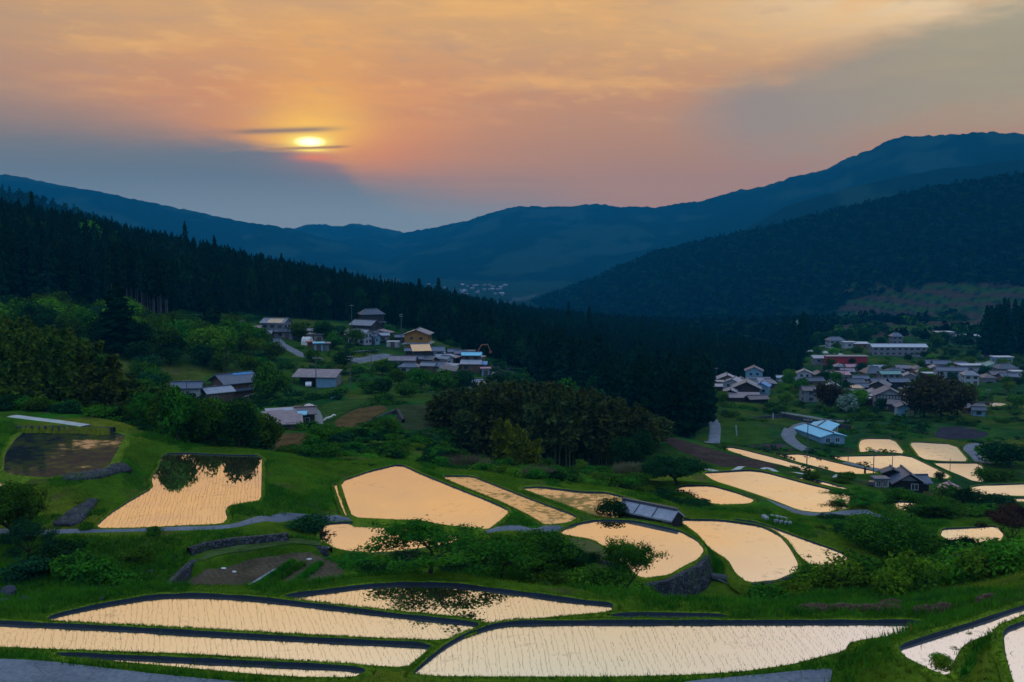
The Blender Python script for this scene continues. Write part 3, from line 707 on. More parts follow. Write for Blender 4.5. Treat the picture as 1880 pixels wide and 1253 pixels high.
for nm, d in PAD.items():
    far = d['D'] > 135
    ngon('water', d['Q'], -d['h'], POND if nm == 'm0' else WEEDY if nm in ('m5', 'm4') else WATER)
    if nm == 'm2s': BUNDS.append((nm, *bund(d['Q'], d['h'], 0.25, 0.12)[:4])); continue
    wd = {'m0': 0.9, 'm5': 0.6, 'n6': 0.5, 'n7': 0.5, 'm2': 0.45}.get(nm, 0.34)
    BUNDS.append((nm, *bund(d['Q'], d['h'], wd, (0.20 if d['h'] < 24 else 0.13) if not far else 0.16)[:4]))
def drape_poly(name, P, m, dz=0.05, step=None, Dhint=None, kind='structure'):
    """sheet following the ground inside a photo-pixel outline"""
    Q = []
    for px, py in P:
        h_ = hit(px, py)
        if h_ is None: return None
        Q.append((h_.x, h_.y))
    return drape_xy(name, np.array(Q), m, dz, step, kind)
def drape_xy(name, Q, m, dz=0.05, step=None, kind='structure'):
    from mathutils.geometry import delaunay_2d_cdt
    Q = chaikin(Q, 1)
    L = max(np.ptp(Q[:, 0]), np.ptp(Q[:, 1])); step = step or max(0.5, L/45)
    Qd = densify(Q, step)
    xs = np.arange(Q[:, 0].min(), Q[:, 0].max(), step); ys = np.arange(Q[:, 1].min(), Q[:, 1].max(), step)
    gx, gy = np.meshgrid(xs, ys); gx = gx.ravel(); gy = gy.ravel()
    ds, ins = seg_dist(gx, gy, Q); k = ins & (ds > step*0.35)
    allp = [Vector(p) for p in Qd]+[Vector((a, b)) for a, b in zip(gx[k], gy[k])]
    nq = len(Qd)
    vo, ed, fa, *_ = delaunay_2d_cdt(allp, [], [list(range(nq))], 1, 1e-4)
    xy = np.array([(v.x, v.y) for v in vo])
    z = np.maximum.reduce([ground(xy[:, 0]+ox, xy[:, 1]+oy) for ox, oy in ((0, 0), (step*.4, 0), (-step*.4, 0), (0, step*.4), (0, -step*.4))])+dz
    me = bpy.data.meshes.new(name); me.from_pydata([(*p, q) for p, q in zip(xy, z)], [], [tuple(f) for f in fa]); me.update()
    if sum(p.normal.z for p in me.polygons) < 0: me.flip_normals()
    for p in me.polygons: p.use_smooth = True
    return tag(link(name, me, None, [m]), kind=kind)
ROADS = []
def ribbon(name, P, width, m, dz=0.07, px=True, kind='structure', lift=0.0):
    """road or path following the ground along a centre line of photo pixels"""
    pts_ = []
    for q in P:
        if px:
            h_ = hit(*q[:2]) if len(q) == 2 else at(q[0], q[2])
            if h_ is None: continue
        else: h_ = Vector((q[0], q[1], 0))
        pts_.append((h_.x, h_.y))
    P_ = np.array(pts_)
    # Catmull-Rom
    Pp = np.vstack([2*P_[0]-P_[1], P_, 2*P_[-1]-P_[-2]]); out = []
    for i in range(1, len(Pp)-2):
        L = np.linalg.norm(Pp[i+1]-Pp[i]); n_ = max(2, int(L/(width*0.35)))
        for t in np.linspace(0, 1, n_, endpoint=False):
            out.append(0.5*((2*Pp[i])+(-Pp[i-1]+Pp[i+1])*t+(2*Pp[i-1]-5*Pp[i]+4*Pp[i+1]-Pp[i+2])*t*t+(-Pp[i-1]+3*Pp[i]-3*Pp[i+1]+Pp[i+2])*t**3))
    out.append(Pp[-2]); Cn = np.array(out); ROADS.append((Cn, width))
    T = np.gradient(Cn, axis=0); T /= np.linalg.norm(T, axis=1)[:, None]+1e-9
    N = np.stack([-T[:, 1], T[:, 0]], 1)
    K = 7; offs = np.linspace(-0.5, 0.5, K)*width
    rows = []
    for k, o in enumerate(offs):
        P2 = Cn+N*o; e_ = width*0.12
        zz = np.maximum.reduce([ground(P2[:, 0]+p*e_, P2[:, 1]+q*e_) for p, q in ((0, 0), (1, 0), (-1, 0), (0, 1), (0, -1))])
        rows.append(np.column_stack([P2, zz+dz+0.03*math.cos(o/width*math.pi)]))
    rows = [np.column_stack([rows[0][:, :2]-N*width*0.03, rows[0][:, 2]-0.4])]+rows+[np.column_stack([rows[-1][:, :2]+N*width*0.03, rows[-1][:, 2]-0.4])]
    V = np.vstack(rows); m_ = len(Cn); a = np.arange(m_-1); fs = []; mi = []
    for k in range(len(rows)-1):
        fs.append(np.stack([a+k*m_, a+1+k*m_, a+1+(k+1)*m_, a+(k+1)*m_], 1)); mi += [1 if k in (0, len(rows)-2) else 0]*(m_-1)
    me = npmesh(name, V, np.vstack(fs), mi, True)
    if me.polygons[len(me.polygons)//2].normal.z < 0: me.flip_normals()
    return tag(link(name, me, None, [m, BUND]), kind=kind)
for nm, d in FLAT.items():
    if d['c'] is None: continue
    drape_xy('field', d['Q'], soil('soil_'+nm, d['c'], {'brown1': (R(35), 0.9), 'garden': (R(-28), 0.7), 'dark_field': (R(20), 0.6), 'terr_b': (R(40), 0.8)}.get(nm), {'meadow': 0.6, 'terr_a': 0.7, 'garden_top': 0.7}.get(nm, 0.3)), 0.06)
# roads and lanes
drape_xy('road', FLAT['road_left']['Q'], ASPH, 0.06)
drape_xy('road', FLAT['road_right']['Q'], ASPH, 0.06)
ribbon('road', [(-60,990),(60,980),(150,976),(300,972),(430,966),(510,955),(560,951),(620,953),(700,957.5),(780,958.5)], 1.25, ASPH, 0.05)
ribbon('road', [(890,976),(960,973.5),(1010,969.5),(1050,961)], 1.3, ASPH, 0.05)
ribbon('road', [(1418,921),(1450,938),(1480,944),(1530,943.5),(1600,942)], 2.2, ASPH, 0.06)
ribbon('path', [(1290,862),(1350,864),(1405,860),(1480,871),(1540,873)], 1.0, CONC, 0.05)
ribbon('path', [(22,765),(60,770),(110,776),(158,783)], 1.6, CONC, 0.10)
ribbon('road', [(1700,1000),(1735,1020),(1765,1035)], 2.0, ASPH, 0.06)
ribbon('road', [(1486,829),(1470,822),(1455,812),(1447,802),(1450,793),(1465,784),(1490,778),(1520,774)], 3.3, ASPH, 0.08)
ribbon('road', [(1306,815),(1312,800),(1312,780),(1305,762)], 2.8, ASPH, 0.08)
ribbon('road', [(1550,850),(1600,863),(1650,871),(1700,882)], 2.6, ASPH, 0.08)
ribbon('road', [(1812,852),(1790,837),(1778,826),(1785,818),(1800,816)], 2.4, ASPH, 0.08)
ribbon('road', [(1425,757),(1480,765),(1520,772),(1560,774)], 3.5, ASPH, 0.08)
ribbon('road', [(1560,750),(1552,740),(1550,730),(1560,723),(1590,718)], 4.0, ASPH, 0.1)
ribbon('path', [(1478,647),(1520,648),(1545,652)], 5.0, CONC, 0.12)
ribbon('path', [(1478,642),(1510,636),(1560,628)], 2.5, CONC, 0.12)
ribbon('road', [(505,622),(520,635),(545,648),(560,656),(590,658)], 3.6, ASPH, 0.08)
ribbon('road', [(645,665),(680,660),(715,652)], 5.0, ASPH, 0.10)
ribbon('road', [(1600,946),(1640,960),(1690,990)], 1.8, ASPH, 0.06)

# ------------------------------------------------------------------ retaining walls of dry stone
def stone_wall(P, h, down, label, thick=0.5, lean=0.12, D=None):
    """P photo pixels of the top edge, on the level h; the wall hangs `down` metres below"""
    Q = []
    for px, py in P:
        a, b = ray(px, py); Dd = -h/b; Q.append((a*Dd, Dd))
    Q = np.array(Q); out = []
    for a_, b_ in zip(Q[:-1], Q[1:]):
        n_ = max(1, int(np.linalg.norm(b_-a_)/0.25)); out += [a_+(b_-a_)*t for t in np.arange(n_)/n_]
    Q = np.array(out+[Q[-1]]); T = np.gradient(Q, axis=0); T /= np.linalg.norm(T, axis=1)[:, None]
    N = np.stack([T[:, 1], -T[:, 0]], 1); N *= np.where(N[:, 1].mean() > 0, -1, 1)
    K = max(4, int(down/0.22)); rows = [np.column_stack([Q-N*thick, np.full(len(Q), -h-down)]), np.column_stack([Q-N*thick, np.full(len(Q), -h+0.02)])]
    jr_ = 0.16*(rng.random((K+1, len(Q)))-0.5)
    for k in range(K+1):
        t = k/K
        rows.append(np.column_stack([Q+N*(lean*down*t+jr_[k][:, None]), -h+0.05-down*t+0.1*(rng.random(len(Q))-0.5)*(k > 0)]))
    V = np.vstack(rows); m_ = len(Q); a = np.arange(m_-1)
    fs = np.vstack([np.stack([a+k*m_, a+1+k*m_, a+1+(k+1)*m_, a+(k+1)*m_], 1) for k in range(len(rows)-1)])
    me = npmesh('stone_wall', V, fs)
    return tag(link('stone_wall', me, None, [STONE]), label, 'retaining wall', 'dry stone retaining walls of the terraces')
def stone_patch(P, label):
    o = drape_poly('stone_wall', P, STONE, 0.22, None, None, None)
    if o is None: return
    me = o.data; n = len(me.vertices); co = np.empty(n*3, np.float32); me.vertices.foreach_get('co', co); co = co.reshape(-1, 3)
    co += (rng.random(co.shape)-0.5)*0.2; me.vertices.foreach_set('co', co.ravel())
    md = o.modifiers.new('thickness', 'SOLIDIFY'); md.thickness = 0.5; md.offset = -1
    tag(o, label, 'retaining wall', 'dry stone retaining walls of the terraces')
stone_patch([(88,968),(125,945),(165,918),(184,922),(165,942),(142,968)], 'slanting dark stone facing on the grassy mound above the left lane')
stone_patch([(110,877),(150,868),(200,860),(242,866),(243,874),(190,880),(120,886)], 'dark stone facing of the bank under the dark pond')
stone_wall([(30,783.5),(90,783.5),(150,784),(208,786)], 23.72, 0.8, 'dark stone wall behind the dark pond, below the pale path')
stone_wall([(311,1076),(335,1052),(356,1032),(400,1021),(452,1014),(542,998),(604,1008)], 26.25, 1.0, 'lower stone wall at the back of the vegetable plot')
stone_wall([(350,1008),(380,998),(430,990),(480,986),(530,981)], 25.6, 0.7, 'upper low stone wall above the vegetable plot, below the lane')
stone_wall([(586,996),(605,1008),(640,1016),(680,1020),(740,1016),(800,1007),(855,996)], 27.75, 1.5, 'stone wall under the curved near bank of the orange paddy behind the umbrella tree')
stone_wall([(1185,1075),(1229,1068),(1254,1055),(1288,1039),(1303,1020)], 28.5, 2.2, 'tall stone wall under the round paddy beside the grey tank', 0.5, 0.2)
stone_wall([(1385,1075),(1433,1069),(1468,1053)], 29.3, 0.9, 'low stone wall under the tip of the large pale round paddy')
stone_wall([(560,775),(600,762),(640,745),(684,733)], 36.2, 1.4, 'long stone wall of the upper terrace right of the tin sheds')
stone_wall([(652,786),(690,768),(728,752),(738,770)], 35.2, 1.6, 'curved stone wall of the middle terrace above the scrub')
stone_wall([(1100,1031),(1130,1036),(1145,1045)], 28.0, 0.8, 'short pale stone wall left of the round paddy')
stone_wall([(1370,768),(1440,760),(1500,772),(1560,782)], 52.5, 1.2, 'low stone wall between the hillside houses and the winding lane')
# ------------------------------------------------------------------ plants
def leafmat(name, a, b, trans=0.25, rough=0.7, hue=0.06):
    def f(nt, out):
        v = pos(nt)
        n1 = nt.noise(v, 0.45, 3, 0.6); n2 = nt.noise(v, 3.0, 2, 0.6)
        oi = nt.node('ShaderNodeObjectInfo')
        c = nt.mix(nt.smooth(n1*0.6+n2*0.4, 0.34, 0.66), a, b)
        hs = nt.node('ShaderNodeHueSaturation'); nt.l.new(c, hs.inputs['Color'])
        nt.put(hs.inputs['Hue'], X(nt, oi.outputs['Random'])*hue+(0.5-hue/2)); nt.put(hs.inputs['Value'], X(nt, oi.outputs['Random'])*0.6+0.7)
        d = nt.node('ShaderNodeBsdfDiffuse'); nt.l.new(hs.outputs[0], d.inputs[0])
        t = nt.node('ShaderNodeBsdfTranslucent'); nt.l.new(hs.outputs[0], t.inputs[0])
        m = nt.node('ShaderNodeMixShader'); m.inputs[0].default_value = trans
        nt.l.new(d.outputs[0], m.inputs[1]); nt.l.new(t.outputs[0], m.inputs[2]); nt.l.new(m.outputs[0], out.inputs[0])
    return mat(name, f)
LF = {
 'mid': leafmat('green_leaves', (0.012, 0.045, 0.006), (0.052, 0.135, 0.008)),
 'rdk': leafmat('dull_green_leaves', (0.008, 0.035, 0.006), (0.035, 0.085, 0.008)),  # darker, duller green than the plain leaves
 'bright': leafmat('bright_green_leaves', (0.03, 0.09, 0.007), (0.10, 0.21, 0.010)),
 'dark': leafmat('dark_green_leaves', (0.004, 0.022, 0.008), (0.014, 0.055, 0.012)),
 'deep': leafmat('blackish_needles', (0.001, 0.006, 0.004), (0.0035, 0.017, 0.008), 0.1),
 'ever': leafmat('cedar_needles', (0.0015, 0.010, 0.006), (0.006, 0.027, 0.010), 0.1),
 'bamboo': leafmat('bamboo_leaves', (0.008, 0.030, 0.006), (0.085, 0.125, 0.012), 0.2),
 'bamboo_dark': leafmat('dusky_bamboo_leaves', (0.008, 0.020, 0.007), (0.070, 0.083, 0.020), 0.2),
 'yellow': leafmat('yellowish_leaves', (0.04, 0.07, 0.006), (0.17, 0.19, 0.012), 0.3, hue=0.0),
 'russet': leafmat('russet_leaves', (0.02, 0.012, 0.012), (0.06, 0.03, 0.02), 0.2),
 'rust': leafmat('rusty_green_leaves', (0.015, 0.018, 0.008), (0.05, 0.035, 0.012), 0.2),
 'pale': leafmat('pale_blossom_leaves', (0.06, 0.12, 0.09), (0.20, 0.28, 0.22), 0.2),
 'reed': leafmat('dry_reeds', (0.05, 0.055, 0.03), (0.15, 0.13, 0.07), 0.2),
}
BARK = simple('dark_bark', (0.028, 0.022, 0.018), 0.95, 0.1, 0.5, 3.0)
TRUNK = simple('cedar_trunk', (0.075, 0.062, 0.075), 0.95, 0.1, 0.4, 2.0)
CULM = simple('bamboo_culm', (0.05, 0.065, 0.02), 0.7, 0.3, 0.4, 2.0)

def quads(Cn, size, Nrm=None, jit=0.8, asp=1.5, rg=rng):
    """leaf-like quads at centres Cn, roughly facing Nrm"""
    n = len(Cn); r = rg.normal(size=(n, 3))
    if Nrm is not None: r = Nrm+jit*r*0.6
    r /= np.linalg.norm(r, axis=1)[:, None]+1e-9
    a = np.cross(r, rg.normal(size=(n, 3))); a /= np.linalg.norm(a, axis=1)[:, None]+1e-9
    b = np.cross(r, a)
    s = (np.asarray(size)*(0.6+0.8*rg.random(n)))[:, None]*0.5
    V = np.stack([Cn-a*s*asp, Cn-b*s*0.8+a*s*0.1, Cn+a*s*asp, Cn+b*s*0.8+a*s*0.1], 1).reshape(-1, 3)
    Fq = np.arange(n*4).reshape(-1, 4)
    return V, Fq
def tube(P, rad, sides=5):
    P = np.asarray(P, float); rad = np.asarray(rad, float)
    T = np.gradient(P, axis=0); T /= np.linalg.norm(T, axis=1)[:, None]+1e-9
    ref = np.array([0.31, 0.95, 0.1]); A_ = np.cross(T, ref); A_ /= np.linalg.norm(A_, axis=1)[:, None]+1e-9; B_ = np.cross(T, A_)
    th = np.linspace(0, 2*np.pi, sides, endpoint=False)
    V = (P[:, None]+rad[:, None, None]*(np.cos(th)[None, :, None]*A_[:, None]+np.sin(th)[None, :, None]*B_[:, None])).reshape(-1, 3)
    m = len(P); i = np.arange(m-1)[:, None]*sides; j = np.arange(sides)[None]; j2 = (j+1) % sides
    Fq = np.stack([i+j, i+j2, i+sides+j2, i+sides+j], -1).reshape(-1, 4)
    return V, Fq
def merge(parts):
    Vs = []; Fs = []; o = 0
    for V, F_ in parts:
        Vs.append(V); Fs.append(F_+o); o += len(V)
    return np.vstack(Vs), np.vstack(Fs)
def branchy(seed, W, H, fork=0.28, limbs=5, levels=4, flat=0.55, leaf=0.16, nleaf=7000, spread=0.42, r0=0.16, up=0.25):
    """open-crowned broadleaf: limbs that fork and carry pads of leaves; returns wood mesh data and leaf mesh data"""
    rg = np.random.default_rng(seed); wood = []; tips = []
    def grow(p, d, L, r, lv):
        n_ = 5; P = [p]; q = p.copy(); dd = d.copy()
        for k in range(n_-1):
            dd = dd+rg.normal(size=3)*0.16+np.array([0, 0, up*0.12]); dd /= np.linalg.norm(dd)
            q = q+dd*L/(n_-1); P.append(q.copy())
        rr_ = np.linspace(r, r*0.62, n_)
        wood.append(tube(P, rr_, 6 if lv < 2 else 4))
        if lv >= levels:
            tips.append(q); tips.append(P[2]); return
        if lv >= levels-1: tips.append(q)
        k_ = rg.integers(2, 4) if lv > 0 else limbs
        for i in range(k_):
            base = P[-1] if i < 2 or lv == 0 else P[-2]
            phi_ = rg.random()*2*np.pi if lv > 0 else (i+rg.random()*0.5)*2*np.pi/k_
            side = np.array([math.cos(phi_), math.sin(phi_), 0])
            nd = dd*(0.65 if lv > 0 else 0.25)+side*(0.85 if lv > 0 else 1.0)+np.array([0, 0, up if lv > 0 else 0.35+0.5*rg.random()])
            nd[2] *= (1.0 if lv == 0 else flat*1.3); nd /= np.linalg.norm(nd)
            grow(base.copy(), nd, L*(0.74+0.2*rg.random()) if lv > 0 else L*1.15, r*0.62, lv+1)
    grow(np.zeros(3), np.array([0.06, 0.02, 1.0]), H*fork, r0, 0)
    T_ = np.array(tips); Vw, Fw = merge(wood)
    ext = max(np.percentile(np.abs(T_[:, :2]), 97), 1e-3); top = np.percentile(T_[:, 2], 98)
    sx = W*0.46/ext; sz = (H*0.93)/top
    S = np.array([sx, sx, sz]); Vw = Vw*S; T_ = T_*S
    per = max(4, nleaf//len(T_)); cl = np.repeat(T_, per, 0)
    rad = W*spread*0.2
    off = rg.normal(size=(len(cl), 3))*np.array([rad, rad, rad*0.45])*0.6
    cn = cl+off
    nr = off/np.array([rad, rad, rad*0.45])**2; nr /= np.linalg.norm(nr, axis=1)[:, None]+1e-9; nr[:, 2] += 0.4
    return (Vw, Fw), quads(cn, np.full(len(cn), leaf), nr, 0.9, 1.5, rg)
def lumpy(seed, W, H, n=1800, leaf=0.4, lumps=26, base=0.12, fl=1.0, droop=0.0):
    """dense crown: many leaf clumps over a lumpy volume"""
    rg = np.random.default_rng(seed)
    c = rg.normal(size=(lumps, 3)); c /= np.linalg.norm(c, axis=1)[:, None]; c *= (0.35+0.65*rg.random(lumps)[:, None])**0.6
    hz = H*(1-base)/2; zc = H*base+hz
    rl = (0.20+0.16*rg.random(lumps))
    c = c*np.array([W/2, W/2, hz])*0.72; c[:, 2] = c[:, 2]*fl+zc
    k = rg.choice(lumps, n, p=rl**2/np.sum(rl**2)); d = rg.normal(size=(n, 3)); d /= np.linalg.norm(d, axis=1)[:, None]
    rad = rl[k]*(0.75+0.45*rg.random(n)**0.6*1.0)
    cn = c[k]+d*rad[:, None]*np.array([W, W, H*(1-base)])*0.62
    nr = d.copy(); nr[:, 2] += 0.25
    keep_ = cn[:, 2] > H*0.02
    return quads(cn[keep_], np.full(keep_.sum(), leaf), nr[keep_], 0.9, 1.3, rg)
def conifer(seed, W, H, n=700, leaf=0.9, bare=0.12, pw=0.75):
    rg = np.random.default_rng(seed)
    t = bare+(1-bare)*rg.random(n)**1.15; ph = rg.random(n)*2*np.pi
    tt = (t-bare)/(1-bare)
    prof = np.clip((1-tt)**pw*1.05, 0.03, 1)*np.clip(0.55+tt*3.0, 0, 1)
    tier = 0.80+0.25*np.sin(tt*38+np.sin(ph*3)*1.5+seed)+0.16*np.sin(ph*5+tt*9+seed)
    r = W/2*prof*tier*(0.55+0.45*rg.random(n)**0.5)
    cn = np.stack([r*np.cos(ph), r*np.sin(ph), t*H-r*0.18], 1)
    nr = np.stack([np.cos(ph)*0.8, np.sin(ph)*0.8, np.full(n, 0.55)], 1)
    V, Fq = quads(cn, np.full(n, leaf)*(0.65+0.6*(1-tt)), nr, 0.7, 1.5, rg)
    top = quads(np.array([[0, 0, H*0.985], [0, 0, H*0.96], [0, 0, H*0.93]]), np.full(3, leaf*0.7), np.array([[1., 0, 0], [0, 1., 0], [1, 1, 0]]), 0.1, 1.6, rg)
    return merge([(V, Fq), top])
def bamboo(seed, W, H, n=1300, leaf=0.5, culms=9, droop=0.25):
    rg = np.random.default_rng(seed); wood = []; cn = []
    for k in range(culms):
        a = rg.random()*2*np.pi; r = W*0.30*rg.random()**0.5; p0 = np.array([r*math.cos(a), r*math.sin(a), 0])
        h = H*(0.72+0.28*rg.random()); lean = np.array([math.cos(a), math.sin(a)])*W*0.22*(0.3+rg.random())
        t = np.linspace(0, 1, 8)
        P = np.stack([p0[0]+lean[0]*t**2.5, p0[1]+lean[1]*t**2.5, h*(t-droop*0.25*t**4)], 1)
        wood.append(tube(P, np.linspace(0.07, 0.015, 8), 4))
        m = n//culms; tt = 0.25+0.75*rg.random(m)**0.8; q = np.stack([np.interp(tt, t, P[:, i]) for i in range(3)], 1)
        wv = W*0.17*np.sin(np.pi*np.clip(tt*0.9+0.12, 0, 1))**0.7
        plume = 0.7+0.5*np.sin(tt*22+k*2)
        cn.append(q+rg.normal(size=(m, 3))*np.stack([wv*plume, wv*plume, wv*0.55], 1)*0.6-np.array([0, 0, 0.2]))
    cn = np.vstack(cn)
    return merge(wood), quads(cn, np.full(len(cn), leaf), None, 1, 2.1, rg)
def trunk(H, r, sides=6, top=0.75):
    z = np.linspace(0, H*top, 5); return tube(np.stack([np.sin(z)*0.05*r, np.cos(z*0.7)*0.05*r, z-0.4*(z == 0)], 1), np.linspace(r, r*0.35, 5), sides)

PROTO = {}
def proto_mesh(key, crown, wood, leafm, woodm):
    V, Fq = crown; c = npmesh(key+'_crown', V, Fq); c.materials.append(leafm)
    wm = None
    if wood is not None:
        Vw, Fw = wood; wm = npmesh(key+'_wood', Vw, Fw, None, True); wm.materials.append(woodm)
    PROTO[key] = (c, wm)
def place(kind, key, loc, s, rz, label, cat, group=None, crown='crown', wood='trunk'):
    c, wm = PROTO[key]
    if wm is None:
        o = link(kind, c); o.location = loc; o.rotation_euler = (0, 0, rz); o.scale = s
        return tag(o, label, cat, group)
    e = empty(kind, loc, rz, s)
    tag(e, label, cat, group)
    link(crown, c, e); link(wood, wm, e)
    return e
for i in range(4):
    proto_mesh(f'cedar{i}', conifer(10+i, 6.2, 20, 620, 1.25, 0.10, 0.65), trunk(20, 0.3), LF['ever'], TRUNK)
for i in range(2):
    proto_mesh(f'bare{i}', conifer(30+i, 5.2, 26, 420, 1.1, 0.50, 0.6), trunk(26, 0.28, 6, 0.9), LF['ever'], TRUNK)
for i in range(5):
    wv = trunk(3.5, 0.28)
    proto_mesh(f'round{i}', lumpy(50+i, 9, 8.5, 2100, 0.50, 24+i*2), wv, LF['mid'], BARK)
    proto_mesh(f'rdark{i}', lumpy(60+i, 9, 8.5, 1900, 0.50, 24+i*2), wv, LF['dark'], BARK)
for i in range(3):
    proto_mesh(f'rbright{i}', lumpy(70+i, 9, 8.0, 2100, 0.46, 26), trunk(3.2, 0.25), LF['bright'], BARK)
for i in range(4):
    proto_mesh(f'bush{i}', lumpy(80+i, 3.4, 2.2, 1500, 0.20, 20, 0.0), None, LF['mid'], BARK)
    proto_mesh(f'bushb{i}', lumpy(90+i, 3.4, 2.4, 1700, 0.18, 22, 0.0), None, LF['bright'], BARK)
    proto_mesh(f'bushd{i}', lumpy(94+i, 3.4, 2.2, 1500, 0.20, 20, 0.0), None, LF['dark'], BARK)
for i in range(4):
    w_, l_ = bamboo(100+i, 7, 15, 2200, 0.62); proto_mesh(f'bam{i}', l_, w_, LF['bamboo'], CULM)
    w_, l_ = bamboo(110+i, 7, 15, 2200, 0.62); proto_mesh(f'bamd{i}', l_, w_, LF['bamboo_dark'], CULM)
w_, l_ = bamboo(121, 6.0, 10, 3200, 0.42, 7); proto_mesh('bamy', l_, w_, LF['yellow'], CULM)
for i, kw_ in enumerate([dict(W=9.4, H=4.9, flat=0.4, limbs=5, nleaf=11000, spread=0.36, up=0.1, fork=0.3),
                         dict(W=9.4, H=5.8, flat=0.6, limbs=6, nleaf=12000, spread=0.36),
                         dict(W=7.0, H=5.2, flat=0.6, limbs=5, nleaf=10000, spread=0.42),
                         dict(W=9.5, H=9.0, flat=0.8, limbs=6, nleaf=16000, spread=0.48, leaf=0.2),
                         dict(W=5.0, H=3.6, flat=0.8, limbs=7, nleaf=6000, spread=0.40, leaf=0.13, fork=0.15, r0=0.08)]):
    w_, l_ = branchy(200+i, **kw_); 
    for nm_, m_ in (('g', 'mid'), ('b', 'bright'), ('d', 'dark'), ('r', 'russet')):
        if (nm_ == 'r' and i != 3) or (nm_ == 'b' and i in (0, 1)) : continue
        proto_mesh(f'open{i}{nm_}', l_, w_, LF[m_], BARK)
w_, l_ = branchy(260, W=9, H=4.8, flat=0.4, limbs=5, nleaf=11000, spread=0.38, up=0.1, fork=0.28); proto_mesh('open5g', l_, w_, LF['mid'], BARK)
w_, l_ = branchy(265, W=9.4, H=5.8, flat=0.75, limbs=6, nleaf=15000, spread=0.44, leaf=0.2, fork=0.22, r0=0.22); proto_mesh('open6g', l_, w_, LF['dark'], BARK)
proto_mesh('dense0', lumpy(139, 9, 8.5, 9000, 0.22, 30, 0.06), trunk(4, .3), LF['mid'], BARK)
proto_mesh('rust0', lumpy(140, 10, 12, 2600, 0.6, 30), trunk(4, .3), LF['rust'], BARK)
proto_mesh('rust1', lumpy(141, 10, 12, 2600, 0.6, 30), trunk(4, .3), LF['rust'], BARK)
proto_mesh('pale0', lumpy(142, 10, 12, 900, 0.9, 20), trunk(4, .3), LF['pale'], BARK)
def reed_proto(key, seed, W, H, n, m):
    rg = np.random.default_rng(seed); a = rg.random(n)*2*np.pi; r = W/2*rg.random(n)**0.5; b0 = np.stack([r*np.cos(a), r*np.sin(a), np.zeros(n)], 1)
    tip = b0*1.5+rg.normal(size=(n, 3))*0.15*W*0.3; tip[:, 2] = H*(0.6+0.4*rg.random(n)); wd = rg.normal(size=(n, 3))*0.03; wd[:, 2] = 0
    V = np.stack([b0-wd, b0+wd, tip], 1).reshape(-1, 3); Fq = np.arange(3*n).reshape(-1, 3)
    c = npmesh(key, V, Fq); c.materials.append(m); PROTO[key] = (c, None)
reed_proto('reed', 150, 3.0, 1.9, 1500, LF['reed'])
DOWNPX = lambda a, b: a+(b-a)*rng.random()

TOPS = [([590, 640, 870, 880, 1090, 1105, 1230, 1290, 1430, 1475, 1500, 1545, 1580, 1740, 1800, 1890], [1028, 1030, 1034, 1030, 1040, 1042, 1050, 1068, 1072, 1060, 1042, 1026, 1015, 1012, 1004, 985]), ([590, 900, 1140, 1190, 1230, 1330, 1345, 1530, 1600, 1700, 1900], [800, 850, 872, 878, 906, 934, 945, 980, 985, 925, 925])]
def tree(key, px, D, H, label, W=None, cat='tree', kind=None, group=None, rz=None, dz=-0.1):
    """one tree by photo column, distance and height in metres; W stretches the crown sideways"""
    base = {'cedar': 20, 'bare': 26, 'round': 8.5, 'dense': 8.5, 'rdark': 8.5, 'rbright': 8.0, 'bush': 2.2, 'bushb': 2.4, 'bushd': 2.2, 'bam': 15, 'bamd': 15, 'bamy': 10, 'rust': 12, 'pale': 12, 'reed': 1.9}
    bw = {'cedar': 6.2, 'bare': 5.2, 'round': 9, 'dense': 9, 'rdark': 9, 'rbright': 9, 'bush': 3.4, 'bushb': 3.4, 'bushd': 3.4, 'bam': 7, 'bamd': 7, 'bamy': 6, 'rust': 10, 'pale': 10, 'reed': 3}
    k = key.rstrip('0123456789')
    if key.startswith('open'):
        h0 = {'0': 4.9, '1': 5.8, '2': 5.2, '3': 9.0, '4': 3.6, '5': 4.8, '6': 5.8}[key[4]]; w0 = {'0': 9.4, '1': 9.4, '2': 7.0, '3': 9.5, '4': 5.0, '5': 9, '6': 9.4}[key[4]]
    else: h0, w0 = base[k], bw[k]
    s = H/h0; sw = (W/w0) if W else s
    p = at(px, D); p.z += dz
    if k.startswith('bush') and D < 150 and px > 590:
        tb_ = TOPS[0] if D < 100 else TOPS[1]
        H = max(min(H, Hfor(px, D, np.interp(px, *tb_), 0.3)), 0.5); s = H/h0; sw = (W/w0) if W else s
    kd = kind or ('conifer_tree' if k in ('cedar', 'bare') else 'bamboo_clump' if k.startswith('bam') else 'bush' if k.startswith('bush') or k == 'reed' else 'broadleaf_tree')
    cr, wd = ('foliage', 'culms') if k.startswith('bam') else ('crown', 'trunk')
    return place(kd, key, p, (sw, sw, s), rng.random()*6.28 if rz is None else rz, label, cat, group, cr, wd)
def pick(prefix, n): return f'{prefix}{rng.integers(n)}'
def scatter(P, spacing, seed=0, jit=0.45):
    """points (px, D) spread over a plan outline given in (photo column, distance)"""
    rg = np.random.default_rng(seed); P = np.array(P, float)
    x_ = (P[:, 0]-CX)/F*P[:, 1]
    Q = []
    Pd = densify(P, 30); xw = (Pd[:, 0]-CX)/F*Pd[:, 1]; yw = Pd[:, 1]
    for gx in np.arange(xw.min(), xw.max(), spacing):
        for gy in np.arange(yw.min(), yw.max(), spacing):
            Q.append((gx+rg.normal()*spacing*jit*0.6, gy+rg.normal()*spacing*jit*0.6))
    Q = np.array(Q)
    px_ = CX+F*Q[:, 0]/Q[:, 1]
    m = px_poly_mask(px_, Q[:, 1], Pd)
    return np.stack([px_[m], Q[m, 1]], 1)

